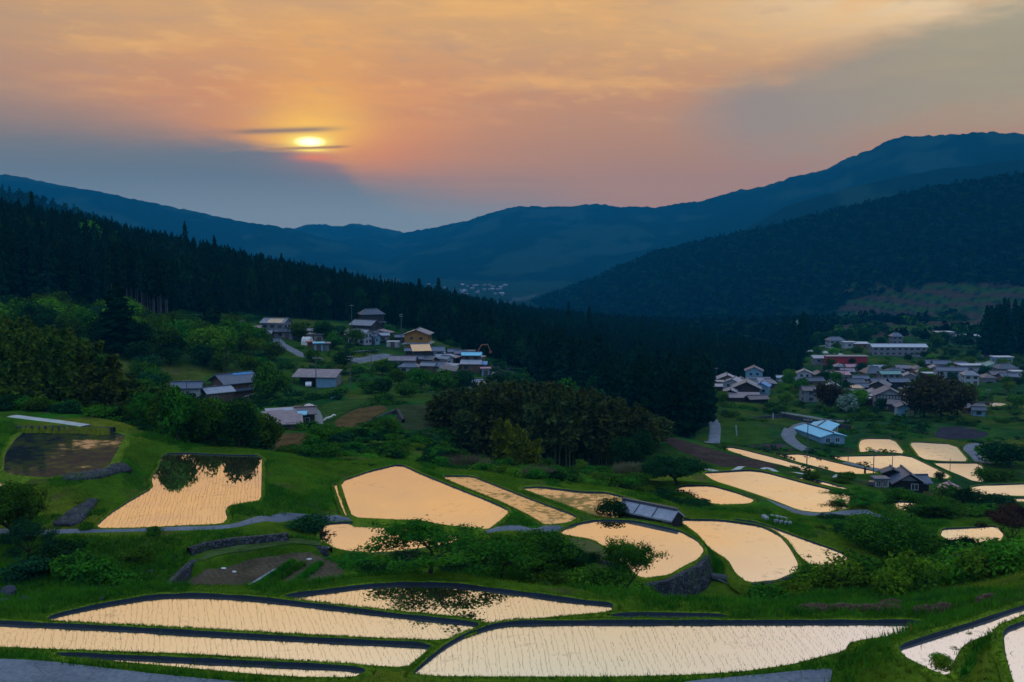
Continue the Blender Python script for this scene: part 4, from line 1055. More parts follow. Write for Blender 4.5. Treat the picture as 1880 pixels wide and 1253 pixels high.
# --- cedar forest on the left hill and across the middle
FP = scatter(FOREST, 6.4, 3)
FP = FP[(FP[:, 0] > -140) & (FP[:, 0] < 2000)]
hts = 16.5+4.5*rng.random(len(FP))+3.0*fbm(FP[:, 0]/60, FP[:, 1]/40, 2)
hts = np.where((FP[:, 0] > 1150) & (FP[:, 1] < 330), hts+2.5, hts)
hts *= np.where(rng.random(len(FP)) < 0.05, 1.18, 1.0)*(0.86+0.2*rng.random(len(FP)))
order = np.argsort(FP[:, 1]+np.where((FP[:, 0] > -40) & (FP[:, 0] < 1560), 0, 900)+rng.random(len(FP))*60)
RID = ([-140, 0, 66, 200, 300, 400, 500, 600, 700, 800, 860, 950, 1080, 1200, 1300, 1400, 1480], [360, 364, 374, 404, 426, 450, 476, 492, 518, 530, 545, 560, 576, 590, 604, 632, 654])
xf = (FP[:, 0]-CX)/F*FP[:, 1]; zf_ = ground(xf, FP[:, 1])
yr_ = np.interp(FP[:, 0], *RID); yf_ = np.interp(FP[:, 1], [240, 330, 400, 470], [668, 664, 642, 560]); yr_ = np.where((FP[:, 0] > 1120), np.maximum(yr_, yf_), yr_)
cap_ = np.array([-slope(y) for y in yr_])*FP[:, 1]-zf_+rng.normal(size=len(FP))*1.4
hts = np.minimum(hts, np.maximum(cap_, 6.0))
near = order[:190]; rest = order[190:]
for k in near:
    px, D = FP[k]; H = hts[k]
    broad = rng.random() < 0.13 and D > 300 and px > 900
    g_ = 'cedars along the front of the dark forest'
    if broad: tree(pick('rdark', 5), px, D, H*0.62, 'dark broadleaf tree standing among the front cedars of the forest', group='dark broadleaf trees among the cedars', W=H*0.6)
    else: tree(pick('cedar', 4), px, D, H, 'tall dark cedar in the front rows of the forest', group=g_, W=6.0*(0.8+0.5*rng.random()))
def merged(kindlist, XYZ, Hs, Ws, name, mats_, label=None):
    """many far trees as one object: kindlist of (V,F) unit shapes (height 1, width 1)"""
    Vs = []; Fs = []; o = 0; mi = []
    for i, (V0, F0) in enumerate(kindlist):
        m = np.nonzero(np.arange(len(XYZ)) % len(kindlist) == i)[0]
        if not len(m): continue
        a = rng.random(len(m))*6.28; c, s = np.cos(a)[:, None], np.sin(a)[:, None]
        x = (V0[None, :, 0]*c-V0[None, :, 1]*s)*Ws[m][:, None]; y = (V0[None, :, 0]*s+V0[None, :, 1]*c)*Ws[m][:, None]; z = V0[None, :, 2]*Hs[m][:, None]
        V = np.stack([x, y, z], -1)+XYZ[m][:, None]
        Fq = F0[None]+(np.arange(len(m))*len(V0))[:, None, None]+o
        Vs.append(V.reshape(-1, 3)); Fs.append(Fq.reshape(-1, F0.shape[1])); o += V.shape[0]*V.shape[1]
        mi += [i % len(mats_)]*(len(m)*len(F0))
    me = npmesh(name, np.vstack(Vs), np.vstack(Fs), mi)
    return tag(link(name, me, None, mats_), kind='stuff')
far = [conifer(300+i, 1.1, 1.0, 150, 0.125, 0.12, 0.62) for i in range(4)]+[lumpy(310, 1.35, 0.8, 150, 0.13, 12)]
xr = (FP[rest, 0]-CX)/F*FP[rest, 1]; XYZ = np.stack([xr, FP[rest, 1], ground(xr, FP[rest, 1])-0.3], 1)
far = [(V*np.array([1, 1, 1.0]), Fq) for V, Fq in far]
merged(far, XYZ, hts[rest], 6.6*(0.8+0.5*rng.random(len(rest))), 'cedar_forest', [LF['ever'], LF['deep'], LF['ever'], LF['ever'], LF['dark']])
# --- single trees that stand out of the ridge line
for px, D, top, lb in [(343,520,408,'tallest pointed cedar standing clear of the left ridge against the blue hills'),(396,540,433,'pointed cedar rising from the ridge right of the tallest one'),
    (66,462,352,'pointed cedar at the far left of the ridge'),(518,575,466,'lone pointed cedar midway down the left ridge'),(357,525,438,'small cedar just right of the tallest ridge cedar'),(420,545,456,'narrow cedar on the ridge with a twin beside it'),
    (770,640,512,'broad tall cedar, left one of the pair above the valley town'),(805,640,510,'broad tall cedar, right one of the pair above the valley town'),(742,640,520,'slimmer cedar left of the tall pair above the valley'),
    (835,640,528,'pointed cedar right of the tall pair above the valley'),(1044,560,555,'pointed cedar rising from the middle of the forest edge'),(1082,545,562,'cedar with a pointed top in the middle of the forest edge'),
    (905,660,548,'cedar top in front of the distant town'),(1300,600,603,'cedar on the forest edge below the right hill'),(1180,600,580,'cedar tip midway along the central forest edge')]:
    p = at(px, D); H = (p.z - (-slope(top)*D))*-1
    tree(pick('cedar', 4), px, D, max(H, 12), lb, W=8.5 if px in (770, 805) else 6)
for i, px in enumerate(np.linspace(204, 306, 26)):
    tree(f'bare{i%2}', px+rng.normal()*2, 338+rng.random()*14, 25+2*rng.random(), 'tall cedar with a bare pale trunk at the forest edge', group='bare trunked cedars above the broadleaf slope', W=4.6)
# --- forest on the right-hand hill and the hills at the left, as masses
def hillmass(pxr, Dr, sp, name, Hh, seed, thin=0.0, mats_=None):
    rg = np.random.default_rng(seed); x0 = (pxr[0]-CX)/F; x1 = (pxr[1]-CX)/F
    gx = np.arange(min(x0*Dr[0], x0*Dr[1]), x1*Dr[1], sp); gy = np.arange(Dr[0], Dr[1], sp)
    A_, B_ = np.meshgrid(gx, gy); A_ = A_.ravel()+rg.normal(size=A_.size)*sp*0.3; B_ = B_.ravel()+rg.normal(size=B_.size)*sp*0.3
    u = A_/B_; m = (u > x0) & (u < x1) & (rg.random(len(A_)) > thin); A_, B_ = A_[m], B_[m]
    zz = ground(A_, B_); return A_, B_, zz, rg
low = [conifer(400+i, 1.0, 1.0, 30, 0.26, 0.05, 0.5) for i in range(2)]+[lumpy(410+i, 1.1, 0.75, 30, 0.34, 6) for i in range(4)]
A_, B_, zz, rg = hillmass((880, 2000), (700, 2050), 11.5, 'x', 14, 5)
px_ = CX+F*A_/B_
py_ = HOR-zz/B_*F; nb_ = fbm(A_/70, B_/50, 3)
keep_ = ((py_ < 522+50*nb_) | (px_ < 1545+300*nb_) | (nb_ > 0.16)) & (zz > -128)
A_, B_, zz = A_[keep_], B_[keep_], zz[keep_]
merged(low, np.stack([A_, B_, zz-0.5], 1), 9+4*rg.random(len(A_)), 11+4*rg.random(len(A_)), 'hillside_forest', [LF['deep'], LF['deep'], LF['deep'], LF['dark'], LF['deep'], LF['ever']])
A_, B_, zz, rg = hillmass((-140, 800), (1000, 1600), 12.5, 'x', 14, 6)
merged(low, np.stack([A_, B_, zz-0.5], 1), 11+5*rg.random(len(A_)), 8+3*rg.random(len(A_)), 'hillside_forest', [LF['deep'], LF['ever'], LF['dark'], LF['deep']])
# --- scattered trees past the village, between fields
A_, B_, zz, rg = hillmass((1470, 1990), (640, 1010), 11, 'x', 14, 8)
nn = fbm(A_/34+7, B_/22, 3); px_ = CX+F*A_/B_
keep_ = (nn > np.where(B_ > 780, 0.17, 0.07)) & ~((B_ < 720) & (px_ > 1600) & (px_ < 1715))
A_, B_, zz = A_[keep_], B_[keep_], zz[keep_]
order = np.argsort(B_); nk = min(40, len(order))
for k in order[:nk]:
    tree(pick('rdark', 5) if rng.random() < 0.7 else pick('round', 5), CX+F*A_[k]/B_[k], B_[k], 7+4*rng.random(), 'round dark tree between the fields behind the right-hand village', group='trees between the fields behind the village')
k_ = order[nk:]
merged([lumpy(420+i, 1.1, 0.8, 60, 0.24, 8) for i in range(3)], np.stack([A_[k_], B_[k_], zz[k_]-0.5], 1), 8+4*rg.random(len(k_)), 9+4*rg.random(len(k_)), 'far_woodland', [LF['dark'], LF['mid'], LF['dark']])
for px, D in scatter([(1800,560),(2010,560),(2010,720),(1835,720)], 12.5, 12):
    tree(pick('cedar', 4), px, D, 27+5*rng.random(), 'tall dark cedar in the grove right of the village', group='cedars of the grove at the right edge', W=9)
for px, D in scatter([(1440,590),(1492,600),(1485,660),(1445,680)], 13, 13):
    tree(pick('cedar', 4), px, D, 24+4*rng.random(), 'dark cedar at the tip of the forest above the village', group='cedars at the tip of the forest', W=8)
tree('pale0', 1463, 760, 17, 'pale blossoming tree in front of the dark right-hand hill', W=13)

# --- left slope
for k, (px, D) in enumerate(scatter([(-130,146),(-130,205),(60,205),(165,198),(262,190),(235,168),(160,156),(60,148)], 4.6, 21)):
    H = Hfor(px, D, np.interp(px, [-60, 40, 110, 150, 200, 255], [568, 572, 592, 622, 672, 712]), 3, 17)*(0.78+0.26*rng.random())
    tree(pick('bam', 4), px, D, H, 'feathery bamboo clump on the left slope', W=7.5, cat='bamboo', group='bamboo clumps on the left slope')
for k, (px, D) in enumerate(scatter([(-130,268),(60,270),(190,262),(310,262),(430,275),(470,300),(430,345),(300,332),(100,322),(-130,300)], 9.2, 22)):
    r_ = rng.random()
    tree(pick('round', 5) if r_ < 0.55 else pick('rdark', 5) if r_ < 0.85 else pick('rbright', 3), px, D, 7.5+3.5*rng.random(), 'round broadleaf tree on the slope below the cedar forest', group='broadleaf trees below the cedar forest on the left')
for k, (px, D) in enumerate(scatter([(236,214),(300,236),(300,258),(470,262),(470,274),(300,262),(236,258)], 7.0, 32)):
    tree(pick('round', 5) if rng.random() < 0.5 else pick('rdark', 5), px, D, 4.5+2.5*rng.random(), 'round broadleaf tree close behind the tiled farmhouse', W=8.0, group='broadleaf trees close behind the tiled farmhouse')
tree('cedar1', 214, 262, 19, 'huge dark rounded conifer on the left slope above the tiled farmhouse', W=13)
tree('cedar2', 386, 322, 17, 'dark conical conifer behind the houses of the left village', W=10)
tree('rbright1', 222, 318, 13, 'light green round tree in front of the bare cedar trunks')
tree('rbright0', 165, 455, 17, 'single bright green crown in the middle of the dark left forest', W=14)
for k, (px, D) in enumerate(scatter([(246,127),(300,126.5),(400,126),(470,127),(492,134),(495,146),(380,148),(236,142)], 3.9, 23)):
    tree(pick('round', 5) if rng.random() < 0.8 else pick('rdark', 5), px, D, Hfor(px, D, np.interp(px, [236, 300, 400, 460, 500], [716, 708, 728, 736, 762]), 2, 11)*((0.97 if D < 132 else 0.85)+0.12*rng.random()), 'leafy tree in the thick row in front of the tiled farmhouse', W=5.4, group='leafy trees in front of the tiled farmhouse')
for k, (px, D) in enumerate(scatter([(-80,138),(60,136),(160,134),(230,134),(250,150),(200,158),(60,146),(-80,144)], 3.6, 24)):
    tree(pick('bush', 4) if rng.random() < 0.7 else pick('bushd', 4), px, D, 1.6+1.5*rng.random(), 'low green bush at the foot of the left slope', W=4.5, cat='bush', group='bushes at the foot of the left slope')
# round the left village
for px, D, H, W_, ky, lb in [
 (495,238,10.5,10,'round1','large round tree with a dark hollow right of the tiled farmhouse'),(474,318,8,9,'round2','round tree in front of the long low grey house'),
 (432,560*0.57,7,8,'round3','round tree left of the long low grey house'),(462,300,6,8,'rbright2','bushy light green tree below the long low grey house'),(500,292,6,7,'round0','bushy tree beside the village lane'),
 (545,350,7,8,'round4','dark round tree in front of the grey walled garden'),(592,352,8.5,8,'rdark1','dark round tree behind the orange kiosk'),(612,340,6,7,'round1','round tree above the pale blue shed'),
 (650,362,7,8,'round2','tree beside the white verandah house'),(570,300,4,6,'bush1','bush in front of the pale blue shed'),(628,300,5,7,'rdark2','dark tree right of the pale blue shed'),
 (700,300,5,8,'round3','round tree below the bright road bend'),(730,268,5,6,'round4','bushy tree in the terraced garden'),(770,262,5.5,8,'round0','broad tree in front of the village houses'),(815,258,6,9,'round1','broad green tree in front of the low tiled roofs'),
 (850,262,6,7,'rdark3','dark tree at the foot of the village rubble'),(880,300,4.5,5,'round2','small round tree in front of the blue-roofed house'),(918,280,Hfor(918,280,680),8,'rdark4','dark tree right of the small white sheds'),
 (700,238,4.5,6,'rdark0','dark bushy tree on the terrace edge'),(675,245,3.5,6,'bush2','bush on the terrace edge'),(745,235,4,7,'bush3','bush between the terraces and the grove'),
 (600,152,2.6,5,'bush0','round bush right of the tin sheds'),(625,150,2.2,4,'bushd1','dark bush right of the tin sheds'),(705,165,3.5,5,'round1','small tree below the curved stone wall'),(560,168,2.0,4,'bush2','low bush beside the tin sheds'),
 (958,300,Hfor(958,300,688),10,'rdark2','dark domed tree behind the bamboo grove at the left'),(1034,238,Hfor(1034,238,692),11,'round1','big bright green domed tree rising behind the bamboo grove'),(1075,245,Hfor(1075,245,705),13,'rdark1','dark tree behind the bamboo grove'),
 (1000,250,Hfor(1000,250,700),12,'rdark3','dark tree at the back of the bamboo grove'),
 ]:
    tree(ky, px, D, H, lb, W=W_, cat='bush' if ky.startswith('bush') else 'tree')
# scrub between the terraces and the paddies
for k, (px, D) in enumerate(scatter([(520,130),(640,128),(720,137),(790,128),(880,128),(960,118),(1010,118),(1060,116),(1130,122),(1200,122),(1200,150),(900,168),(700,172),(590,168),(520,150)], 3.7, 25)):
    h_ = 0.9+1.5*rng.random()**1.5
    if k % 3 == 0 and px < 900: h_ *= 0.6
    tree(pick('bush', 4) if rng.random() < 0.65 else pick('bushb', 4) if rng.random() < .5 else pick('bushd', 4), px, D, h_, 'low scrub bush on the slope between the terraces and the paddies', W=2.4+2.2*rng.random(), cat='bush', group='scrub bushes above the paddies')
for px, D, H, W_ in [(843,137,2.3,4.5),(868,139,2.2,4),(990,122,1.9,3.2),(975,124,1.6,3),(1160,150,1.8,4)]:
    tree('reed', px, D, H, 'tuft of dry grey reeds at the foot of the bamboo grove', W=W_, cat='reeds', kind='reed_tuft', group='dry reed tufts')
# bamboo grove in the middle
for k, (px, D) in enumerate(scatter([(800,188),(860,180),(1000,176),(1120,172),(1195,178),(1205,200),(1120,226),(900,226),(800,210)], 4.3, 26)):
    H = Hfor(px, D, np.interp(px, [790, 830, 900, 1000, 1100, 1200], [738, 708, 698, 692, 712, 755]), 4, 17)*(0.86+0.2*rng.random())
    tree(pick('bamd', 4), px, D, H, 'dusky feathery bamboo clump of the central grove', W=7.5, cat='bamboo', group='bamboo clumps of the central grove')
for px, D, H, ky, lb in [(925,160,9.6,'bamy','tall golden green bamboo in front of the dark grove, left plume'),(951,156,8.8,'bamy','golden green bamboo in front of the dark grove, broad right plume'),(970,154,6.0,'bamy','short golden bamboo at the right foot of the yellow clump')]:
    tree(ky, px, D, H, lb, W=5.0, cat='bamboo')
for px, D, H, W_, lb in [(1180,175,6.5,5,'leafy tree at the right end of the bamboo grove'),(1150,168,5.5,6,'dark leafy tree at the foot of the grove, right side')]:
    tree(pick('rdark', 5), px, D, H, lb, W=W_)
# --- trees among the paddies, the ones one can point to
tree('open0g', 785, 68.2, Hfor(785, 68.2, 970), 'wide umbrella-shaped tree standing on the bank of the near paddy that mirrors it', W=9.8, rz=0.6)
tree('open5g', 920, 79, Hfor(920, 79, 984), 'spreading dark tree right of the umbrella tree', W=6.5, rz=1.0)
tree('open2g', 985, 77, Hfor(985, 77, 976), 'spreading leafy tree with a leaning trunk below the lane', W=7.5, rz=2.0)
tree('open2d', 1042, 78, Hfor(1042, 78, 1002), 'dark leafy tree filling the hollow left of the round paddy', W=6.0, rz=4.0)
tree('open1g', 1165, 76, 4.9, 'knotty tree with gaps in its crown in front of the round paddy', W=5.6, rz=2.2)
tree('open6g', 1250, 134, Hfor(1250, 134, 843), 'old tree with a round open crown in front of the small orange paddy', W=9.8, rz=0.4)
tree('rdark1', 1126, 101.9, Hfor(1126, 101.9, 913), 'small round tree on the paddy bank left of the long tin roof', W=3.9, rz=0.4)
tree('rdark4', 563, 93, Hfor(563, 93, 946), 'dark round bush beside the lane left of the lower orange paddy', W=4.6, rz=1.4)
tree('open2g', -6, 84, 5.6, 'leafy tree at the left edge beside the lane', W=5.8, rz=2.4)
tree('round2', 8, 86, 5.2, 'full leafy tree cut by the left edge above the lane', W=5.5)
tree('open2d', 22, 80, 3.4, 'lower leafy tree at the left edge below the lane', W=4.2, rz=1.1)
tree('dense0', 1648, 95, Hfor(1648, 95, 934), 'large spreading dark green tree right of the round paddies', W=9.0, rz=0.5)
tree('rdark2', 1602, 99, Hfor(1602, 99, 962), 'dark tree at the left of the large spreading tree', W=5.6)
tree('round3', 1696, 97, Hfor(1696, 97, 968), 'leafy tree at the right of the large spreading tree', W=6.0)
tree('open0g', 1690, 132, Hfor(1694, 132, 903), 'flat-topped spreading tree in front of the tiled farmhouse', W=8.5, rz=0.4)
tree('open5g', 1588, 130, Hfor(1588, 130, 910), 'low spreading tree left of the flat-topped one', W=8, rz=2.4)
tree('round3', 1750, 136, Hfor(1750, 136, 915), 'dark tree right of the flat-topped tree', W=7, rz=2.9)
tree('open3r', 1876, 100, Hfor(1876, 100, 928), 'purple brown leafed tree at the right edge', W=5.4, rz=1.5)
tree('open4d', 1790, 92, Hfor(1790, 92, 988), 'wiry bush standing before the small paddy at the right', W=4.4, rz=0.4)
for px, D, H, W_, ky, lb in [
 (1060,74,2.6,4.5,'bushb0','green bush at the foot of the knotty tree, left'),(1110,73,2.4,4.0,'bush1','green bush below the knotty tree'),(1190,72,1.6,3.0,'bushb2','small bright bush on the near paddy bank'),
 (640,82,2.6,4.5,'bush3','bush under the left end of the umbrella tree'),(690,80,2.2,4.2,'bushd0','dark bush under the umbrella tree'),(745,84,2.8,5.0,'bushd2','dark bush behind the umbrella tree'),(845,82,2.8,5.0,'bushd1','dark bush in the hollow right of the umbrella tree'),
 (880,76,1.8,3.2,'bush2','low bush in the hollow below the lane'),(808,71.5,0.8,1.3,'bushd3','tiny dark bush beside the umbrella trunk'),(1010,72,1.8,3.5,'bush0','low bush behind the long near paddy'),
 (1200,134,2.4,4.5,'bush1','bush left of the old open-crowned tree'),(1215,128,2.2,5,'bushd0','dark bush below the old open-crowned tree'),(1250,127,2.0,5,'bush3','bush under the old open-crowned tree'),(1290,124,1.8,5,'bushd2','bush right below the old open-crowned tree'),
 (1155,132,2.6,3.6,'bush2','round bush left of the old open-crowned tree, on its own'),(1320,120,1.6,5,'bush0','low bush on the bank below the small orange paddy'),(1230,118,1.8,4,'bushd1','dark bush above the tin roof'),(1180,120,1.6,4,'bush2','bush behind the tin roof'),
 (1490,92,3.0,3.6,'bushd3','dark bush at the tip of the furrowed paddy'),(1520,82,3.0,4.5,'bushb1','light green bush in front of the furrowed paddy'),(1560,80,3.6,5.0,'bushb3','bright leafy bush right of the furrowed paddy'),
 (1470,78,2.0,4.0,'bushb0','bright low bush left of the leafy ones'),(1430,76,1.8,4.0,'bush1','low bush below the round paddy wall'),(1600,82,3.4,5.0,'bush2','leafy bush at the foot of the large spreading tree'),
 (1540,93,2.4,4.0,'bush0','bush behind the bright leafy ones'),(1700,76,3.8,5.2,'bushb2','tall yellow green bush in the right foreground'),(1660,74,2.2,3.5,'bushb1','bright bush left of the tall yellow green one'),
 (1745,82,3.4,5.5,'bush3','green bush behind the tall yellow green one'),(1790,78,3.4,5.5,'bushb0','wide bright bush on the right slope'),(1840,76,3.2,5.5,'bushb3','wide leafy bush near the right edge'),(1885,74,3.2,5.0,'bushb1','leafy bush cut by the right edge'),
 (1820,88,3.4,5.5,'bush2','bush behind the wide ones on the right slope'),(1870,90,3.2,5.5,'bush0','bush behind, near the right edge'),(1765,90,2.6,4.5,'bush1','bush below the small right-hand paddy'),
 (1560,112,2.4,4.5,'bush3','bush left of the large spreading tree'),(1545,122,2.4,4.5,'bushd1','dark bush above the furrowed paddy bank'),(1590,118,2.4,4,'bushd2','dark bush behind the large spreading tree'),(1580,104,2.4,4,'bush2','bush on the slope beside the large spreading tree'),
 (1720,138,3.4,7,'bushd0','dark hedge-like bush below the flat-topped tree'),(1790,140,3.2,7,'bush1','wide bush behind the small right-hand paddy'),(1830,142,3.0,7,'bushd3','dark wide bush near the right edge'),(1870,140,3.0,7,'bush2','wide bush at the right edge behind the brown tree'),
 (1760,160,3.2,6,'bush0','bush below the red-roofed shed'),(1500,152,1.6,3,'bush3','small bush beside the farm track'),(1565,172,1.8,4,'bush1','small bush left of the tiled farmhouse'),
 (60,76,2.2,4.2,'bushd0','dark bush in the lower left thicket'),(110,74,2.3,4.2,'bush1','green bush in the lower left thicket'),(150,73,2.1,4,'bush3','leafy bush right in the lower left thicket'),(20,74,2.0,4.2,'bushd2','dark bush at the lower left edge'),(200,74,1.4,3.6,'bush2','low bush at the right end of the lower left thicket'),
 (90,80,2.0,4,'bushd1','dark bush behind the lower left thicket'),(235,80,1.4,3,'bush0','small bush among the boulders'),(140,87.5,0.9,1.6,'bush1','small bush beside the lane at the foot of the striped paddy'),
 (265,86,1.0,1.6,'bush0','small tuft of a bush below the lane'),(380,72,0.7,1.2,'bushb2','small bright bush behind the near paddy bank'),(1845,215,5,9,'rdark0','dark round tree at the right, left one of a clump'),(1870,210,5.5,10,'rdark2','dark round tree at the right edge beyond the paddies'),
 (1835,198,3.6,7,'round2','green tree below the clump at the right edge'),(1862,195,3.4,7,'round4','low tree at the right edge by the long paddy'),(1740,187,2.2,2.2,'rdark1','little tree between the tiled farmhouse and the shed'),
 ]:
    tree(ky, px, D, H, lb, W=W_, cat='bush' if ky.startswith('bush') else 'tree')
for px, D, yt, W_, ky, lb in [(1572,106,996,3.6,'rdark1','dark little tree behind the tip of the furrowed paddy'),(1622,106,965,4.6,'rdark3','dark tree close behind the large spreading tree'),
    (1722,101,990,4.4,'round2','green tree below the small right-hand paddy, left'),(1752,104,1006,4.0,'rdark0','dark tree below the small right-hand paddy'),(1832,92,1004,4.6,'round0','leafy tree on the right slope under the brown tree'),
    (1868,86,1010,4.4,'round4','leafy tree at the right edge under the brown tree'),(1690,84,1022,4.4,'round1','green tree in the right foreground thicket'),(1610,86,1026,4.0,'round3','green tree at the left of the right foreground thicket'),
    (1800,150,898,7.0,'rdark4','dark tree left of the brown tree beyond the small paddy'),(1850,150,905,7.0,'rdark2','dark tree behind the brown tree at the right edge'),(1560,150,925,4.0,'round2','small tree on the farm track verge')]:
    tree(ky, px, D, Hfor(px, D, yt, 1.0), lb, W=W_)
for px, D, H, W_ in [(1706,305,12,15),(1738,300,13.5,17),(1768,305,11.5,14),(1722,325,13,15)]:
    tree(pick('rust', 2), px, D, H, 'dark rusty brown tree of the grove in the village', W=W_, group='rusty brown grove in the village')
tree('rust0', 1526, 330, 9, 'dark domed tree beside the winding village lane', W=11)
tree('pale0', 1562, 318, 6.5, 'pale grey green willow-like bush left of the timbered house', W=8)
tree('rbright2', 1330, 340, 5, 'pale flowering bush beside the road at the forest foot', W=5)
for k, (px, D) in enumerate(scatter([(1440,330),(1560,335),(1620,300),(1660,300),(1700,345),(1800,335),(1900,330),(1900,620),(1480,620),(1475,520),(1500,480),(1440,440)], 21, 27)):
    r_ = rng.random()
    tree(pick('round', 5) if r_ < 0.5 else pick('rdark', 5) if r_ < 0.85 else pick('rbright', 3), px, D, 3.5+3.5*rng.random(), 'small garden tree among the village houses', group='garden trees among the village houses')
tree('round1', 1600, 296, 4, 'garden tree left of the little blue house', W=5)
for k, (px, D) in enumerate(scatter([(1455,420),(1530,370),(1500,360),(1420,380)], 6.5, 28)):
    tree(pick('bushb', 4), px, D, 1.8+rng.random(), 'bright shrub in the orchard on the village slope', W=4, cat='bush', group='orchard shrubs on the village slope')

# ------------------------------------------------------------------ grass and rice seedlings (nobody could count them)
def blades(xy, z, h, w, nb, name, m, lean=0.35, seed=1, thin=1.0):
    rg = np.random.default_rng(seed); n = len(xy)
    c = np.repeat(np.column_stack([xy, z]), nb, 0); hh = np.repeat(h, nb)*(0.6+0.5*rg.random(n*nb)); a = rg.random(n*nb)*2*np.pi
    off = rg.normal(size=(n*nb, 2))*np.repeat(w, nb)[:, None]*0.35; c[:, :2] += off
    wd = np.stack([np.cos(a), np.sin(a), 0*a], 1)*((hh*0.07+0.012)*thin)[:, None]
    ln = rg.normal(size=(n*nb, 2))*lean*hh[:, None]
    tip = c+np.column_stack([ln, hh])
    V = np.stack([c-wd, c+wd, tip], 1).reshape(-1, 3)
    me = npmesh(name, V, np.arange(len(V)).reshape(-1, 3)); return tag(link(name, me, None, [m]), kind='stuff')
GR = leafmat('grass_blades', (0.035, 0.085, 0.005), (0.115, 0.185, 0.009), 0.3)
GR2 = leafmat('lush_grass_blades', (0.014, 0.075, 0.006), (0.055, 0.18, 0.010), 0.3)
N_ = 130000
Dr = np.sqrt(rng.random(N_)*(128**2-47**2)+47**2); ur = (rng.random(N_)-0.5)*1.12
xy = np.stack([ur*Dr, Dr], 1)
def index_at(x, y):
    r = np.hypot(x, y); a = np.arctan2(x, y)
    i = np.clip(np.rint(np.interp(a, AZ, np.arange(len(AZ)))).astype(int), 0, len(AZ)-1); j = np.clip(np.rint(np.interp(np.log(r), Lg, jr)).astype(int), 0, len(RR)-1)
    return inside[i, j]
occ = index_at(xy[:, 0], xy[:, 1])
zg = ground(xy[:, 0], xy[:, 1])
pxs = CX+F*ur; pys = CY-F*(( zg*CT+xy[:, 1]*ST)/(xy[:, 1]*CT-zg*ST))
def near_line(P, w_):
    m = np.zeros(len(pxs), bool)
    for (x0, y0), (x1, y1) in zip(P[:-1], P[1:]):
        t = np.clip(((pxs-x0)*(x1-x0)+(pys-y0)*(y1-y0))/((x1-x0)**2+(y1-y0)**2), 0, 1)
        m |= (np.abs(pys-(y0+t*(y1-y0))) < w_) & (np.abs(pxs-(x0+t*(x1-x0))) < w_*3)
    return m
bad = near_line([(-60,990),(60,980),(150,976),(300,972),(430,966),(510,955),(560,951),(620,953),(700,957.5),(780,958.5)], 7)|near_line([(890,976),(960,973.5),(1010,969.5),(1050,961)], 7)
bad |= near_line([(1418,921),(1450,938),(1480,944),(1530,943.5),(1600,942)], 8)
ok = (occ < 0) & ~bad
# keep clear of the banks' water side
xy, zg, pxs, pys = xy[ok], zg[ok], pxs[ok], pys[ok]
lushm = ((pxs < 330) & (pys > 985)) | ((pxs > 1180) & (pys > 1085)) | (fbm(xy[:, 0]/5, xy[:, 1]/5, 2) > 0.12)
hg = 0.10+0.16*rng.random(len(xy)); hg[lushm] += 0.14+0.22*rng.random(lushm.sum())
blades(xy[~lushm], zg[~lushm]-0.04, hg[~lushm], np.full((~lushm).sum(), 0.35), 4, 'grass', GR, 0.4, 2)
blades(xy[lushm], zg[lushm]-0.04, hg[lushm], np.full(lushm.sum(), 0.4), 4, 'grass', GR2, 0.35, 3)
# grass on the banks of the near and middle paddies
BX = []; BZ = []; BH = []
for nm, Q, N, hi, ww in BUNDS:
    D_ = PAD[nm]['D']
    if D_ > 135: continue
    per = 16 if D_ < 75 else 7
    for _ in range(per):
        o = 0.05+0.95*rng.random(len(Q)); t = rng.random(len(Q))
        P = Q*(1-t[:, None])+np.roll(Q, -1, 0)*t[:, None]
        BX.append(P+N*(0.06+o*ww)[:, None]); BZ.append(-PAD[nm]['h']+hi*0.95); BH.append(0.07+0.10*rng.random(len(Q)))
BX = np.vstack(BX); BZ = np.concatenate(BZ); BH = np.concatenate(BH)
blades(BX, BZ, BH, np.full(len(BX), 0.12), 4, 'bank_grass', GR, 0.4, 4)
# rice seedlings
RICE = leafmat('rice_seedlings', (0.06, 0.10, 0.02), (0.14, 0.18, 0.03), 0.4)
for nm, ang, dxr, dyr, hh in [('n1', 20, 0.30, 0.26, 0.14), ('n2', 20, 0.30, 0.26, 0.15), ('n3', 18, 0.30, 0.26, 0.15), ('n4', 6, 0.30, 0.26, 0.14), ('n5', 4, 0.30, 0.26, 0.16), ('n6', -12, 0.34, 0.5, 0.10), ('n7', -12, 0.4, 0.6, 0.10),
                              ('m1', 14.5, 0.34, 0.16, 0.07), ('m8', 10.6, 0.62, 0.16, 0.09), ('m21', 10, 0.34, 0.3, 0.08)]:
    Q = PAD[nm]['Q']; c = Q.mean(0); a = R(ang); Rm = np.array([[math.cos(a), -math.sin(a)], [math.sin(a), math.cos(a)]])
    Ql = (Q-c) @ Rm
    gx, gy = np.meshgrid(np.arange(Ql[:, 0].min(), Ql[:, 0].max(), dxr), np.arange(Ql[:, 1].min(), Ql[:, 1].max(), dyr))
    wob = 0.05*np.sin(gy*1.1+rng.random(gx.shape[1])[None, :]*6.3)+0.04*np.sin(gy*0.33+gx*0.2)+0.05*rng.normal(size=gx.shape[1])[None, :]
    P = np.stack([(gx+wob).ravel(), gy.ravel()], 1)+rng.normal(size=(gx.size, 2))*0.022
    P = P @ Rm.T+c
    ds, ins = seg_dist(P[:, 0], P[:, 1], Q); k = ins & (ds > 0.18) & (rng.random(len(P)) > 0.08)&(fbm(P[:, 0]/3, P[:, 1]/3, 2) > -0.30)
    P = P[k]
    blades(P, np.full(len(P), -PAD[nm]['h']-0.01), hh*(0.6+0.5*rng.random(len(P))), np.full(len(P), 0.035), 3, 'rice_seedlings', RICE, 0.3, 9, 0.25 if nm != 'm1' else 0.55)
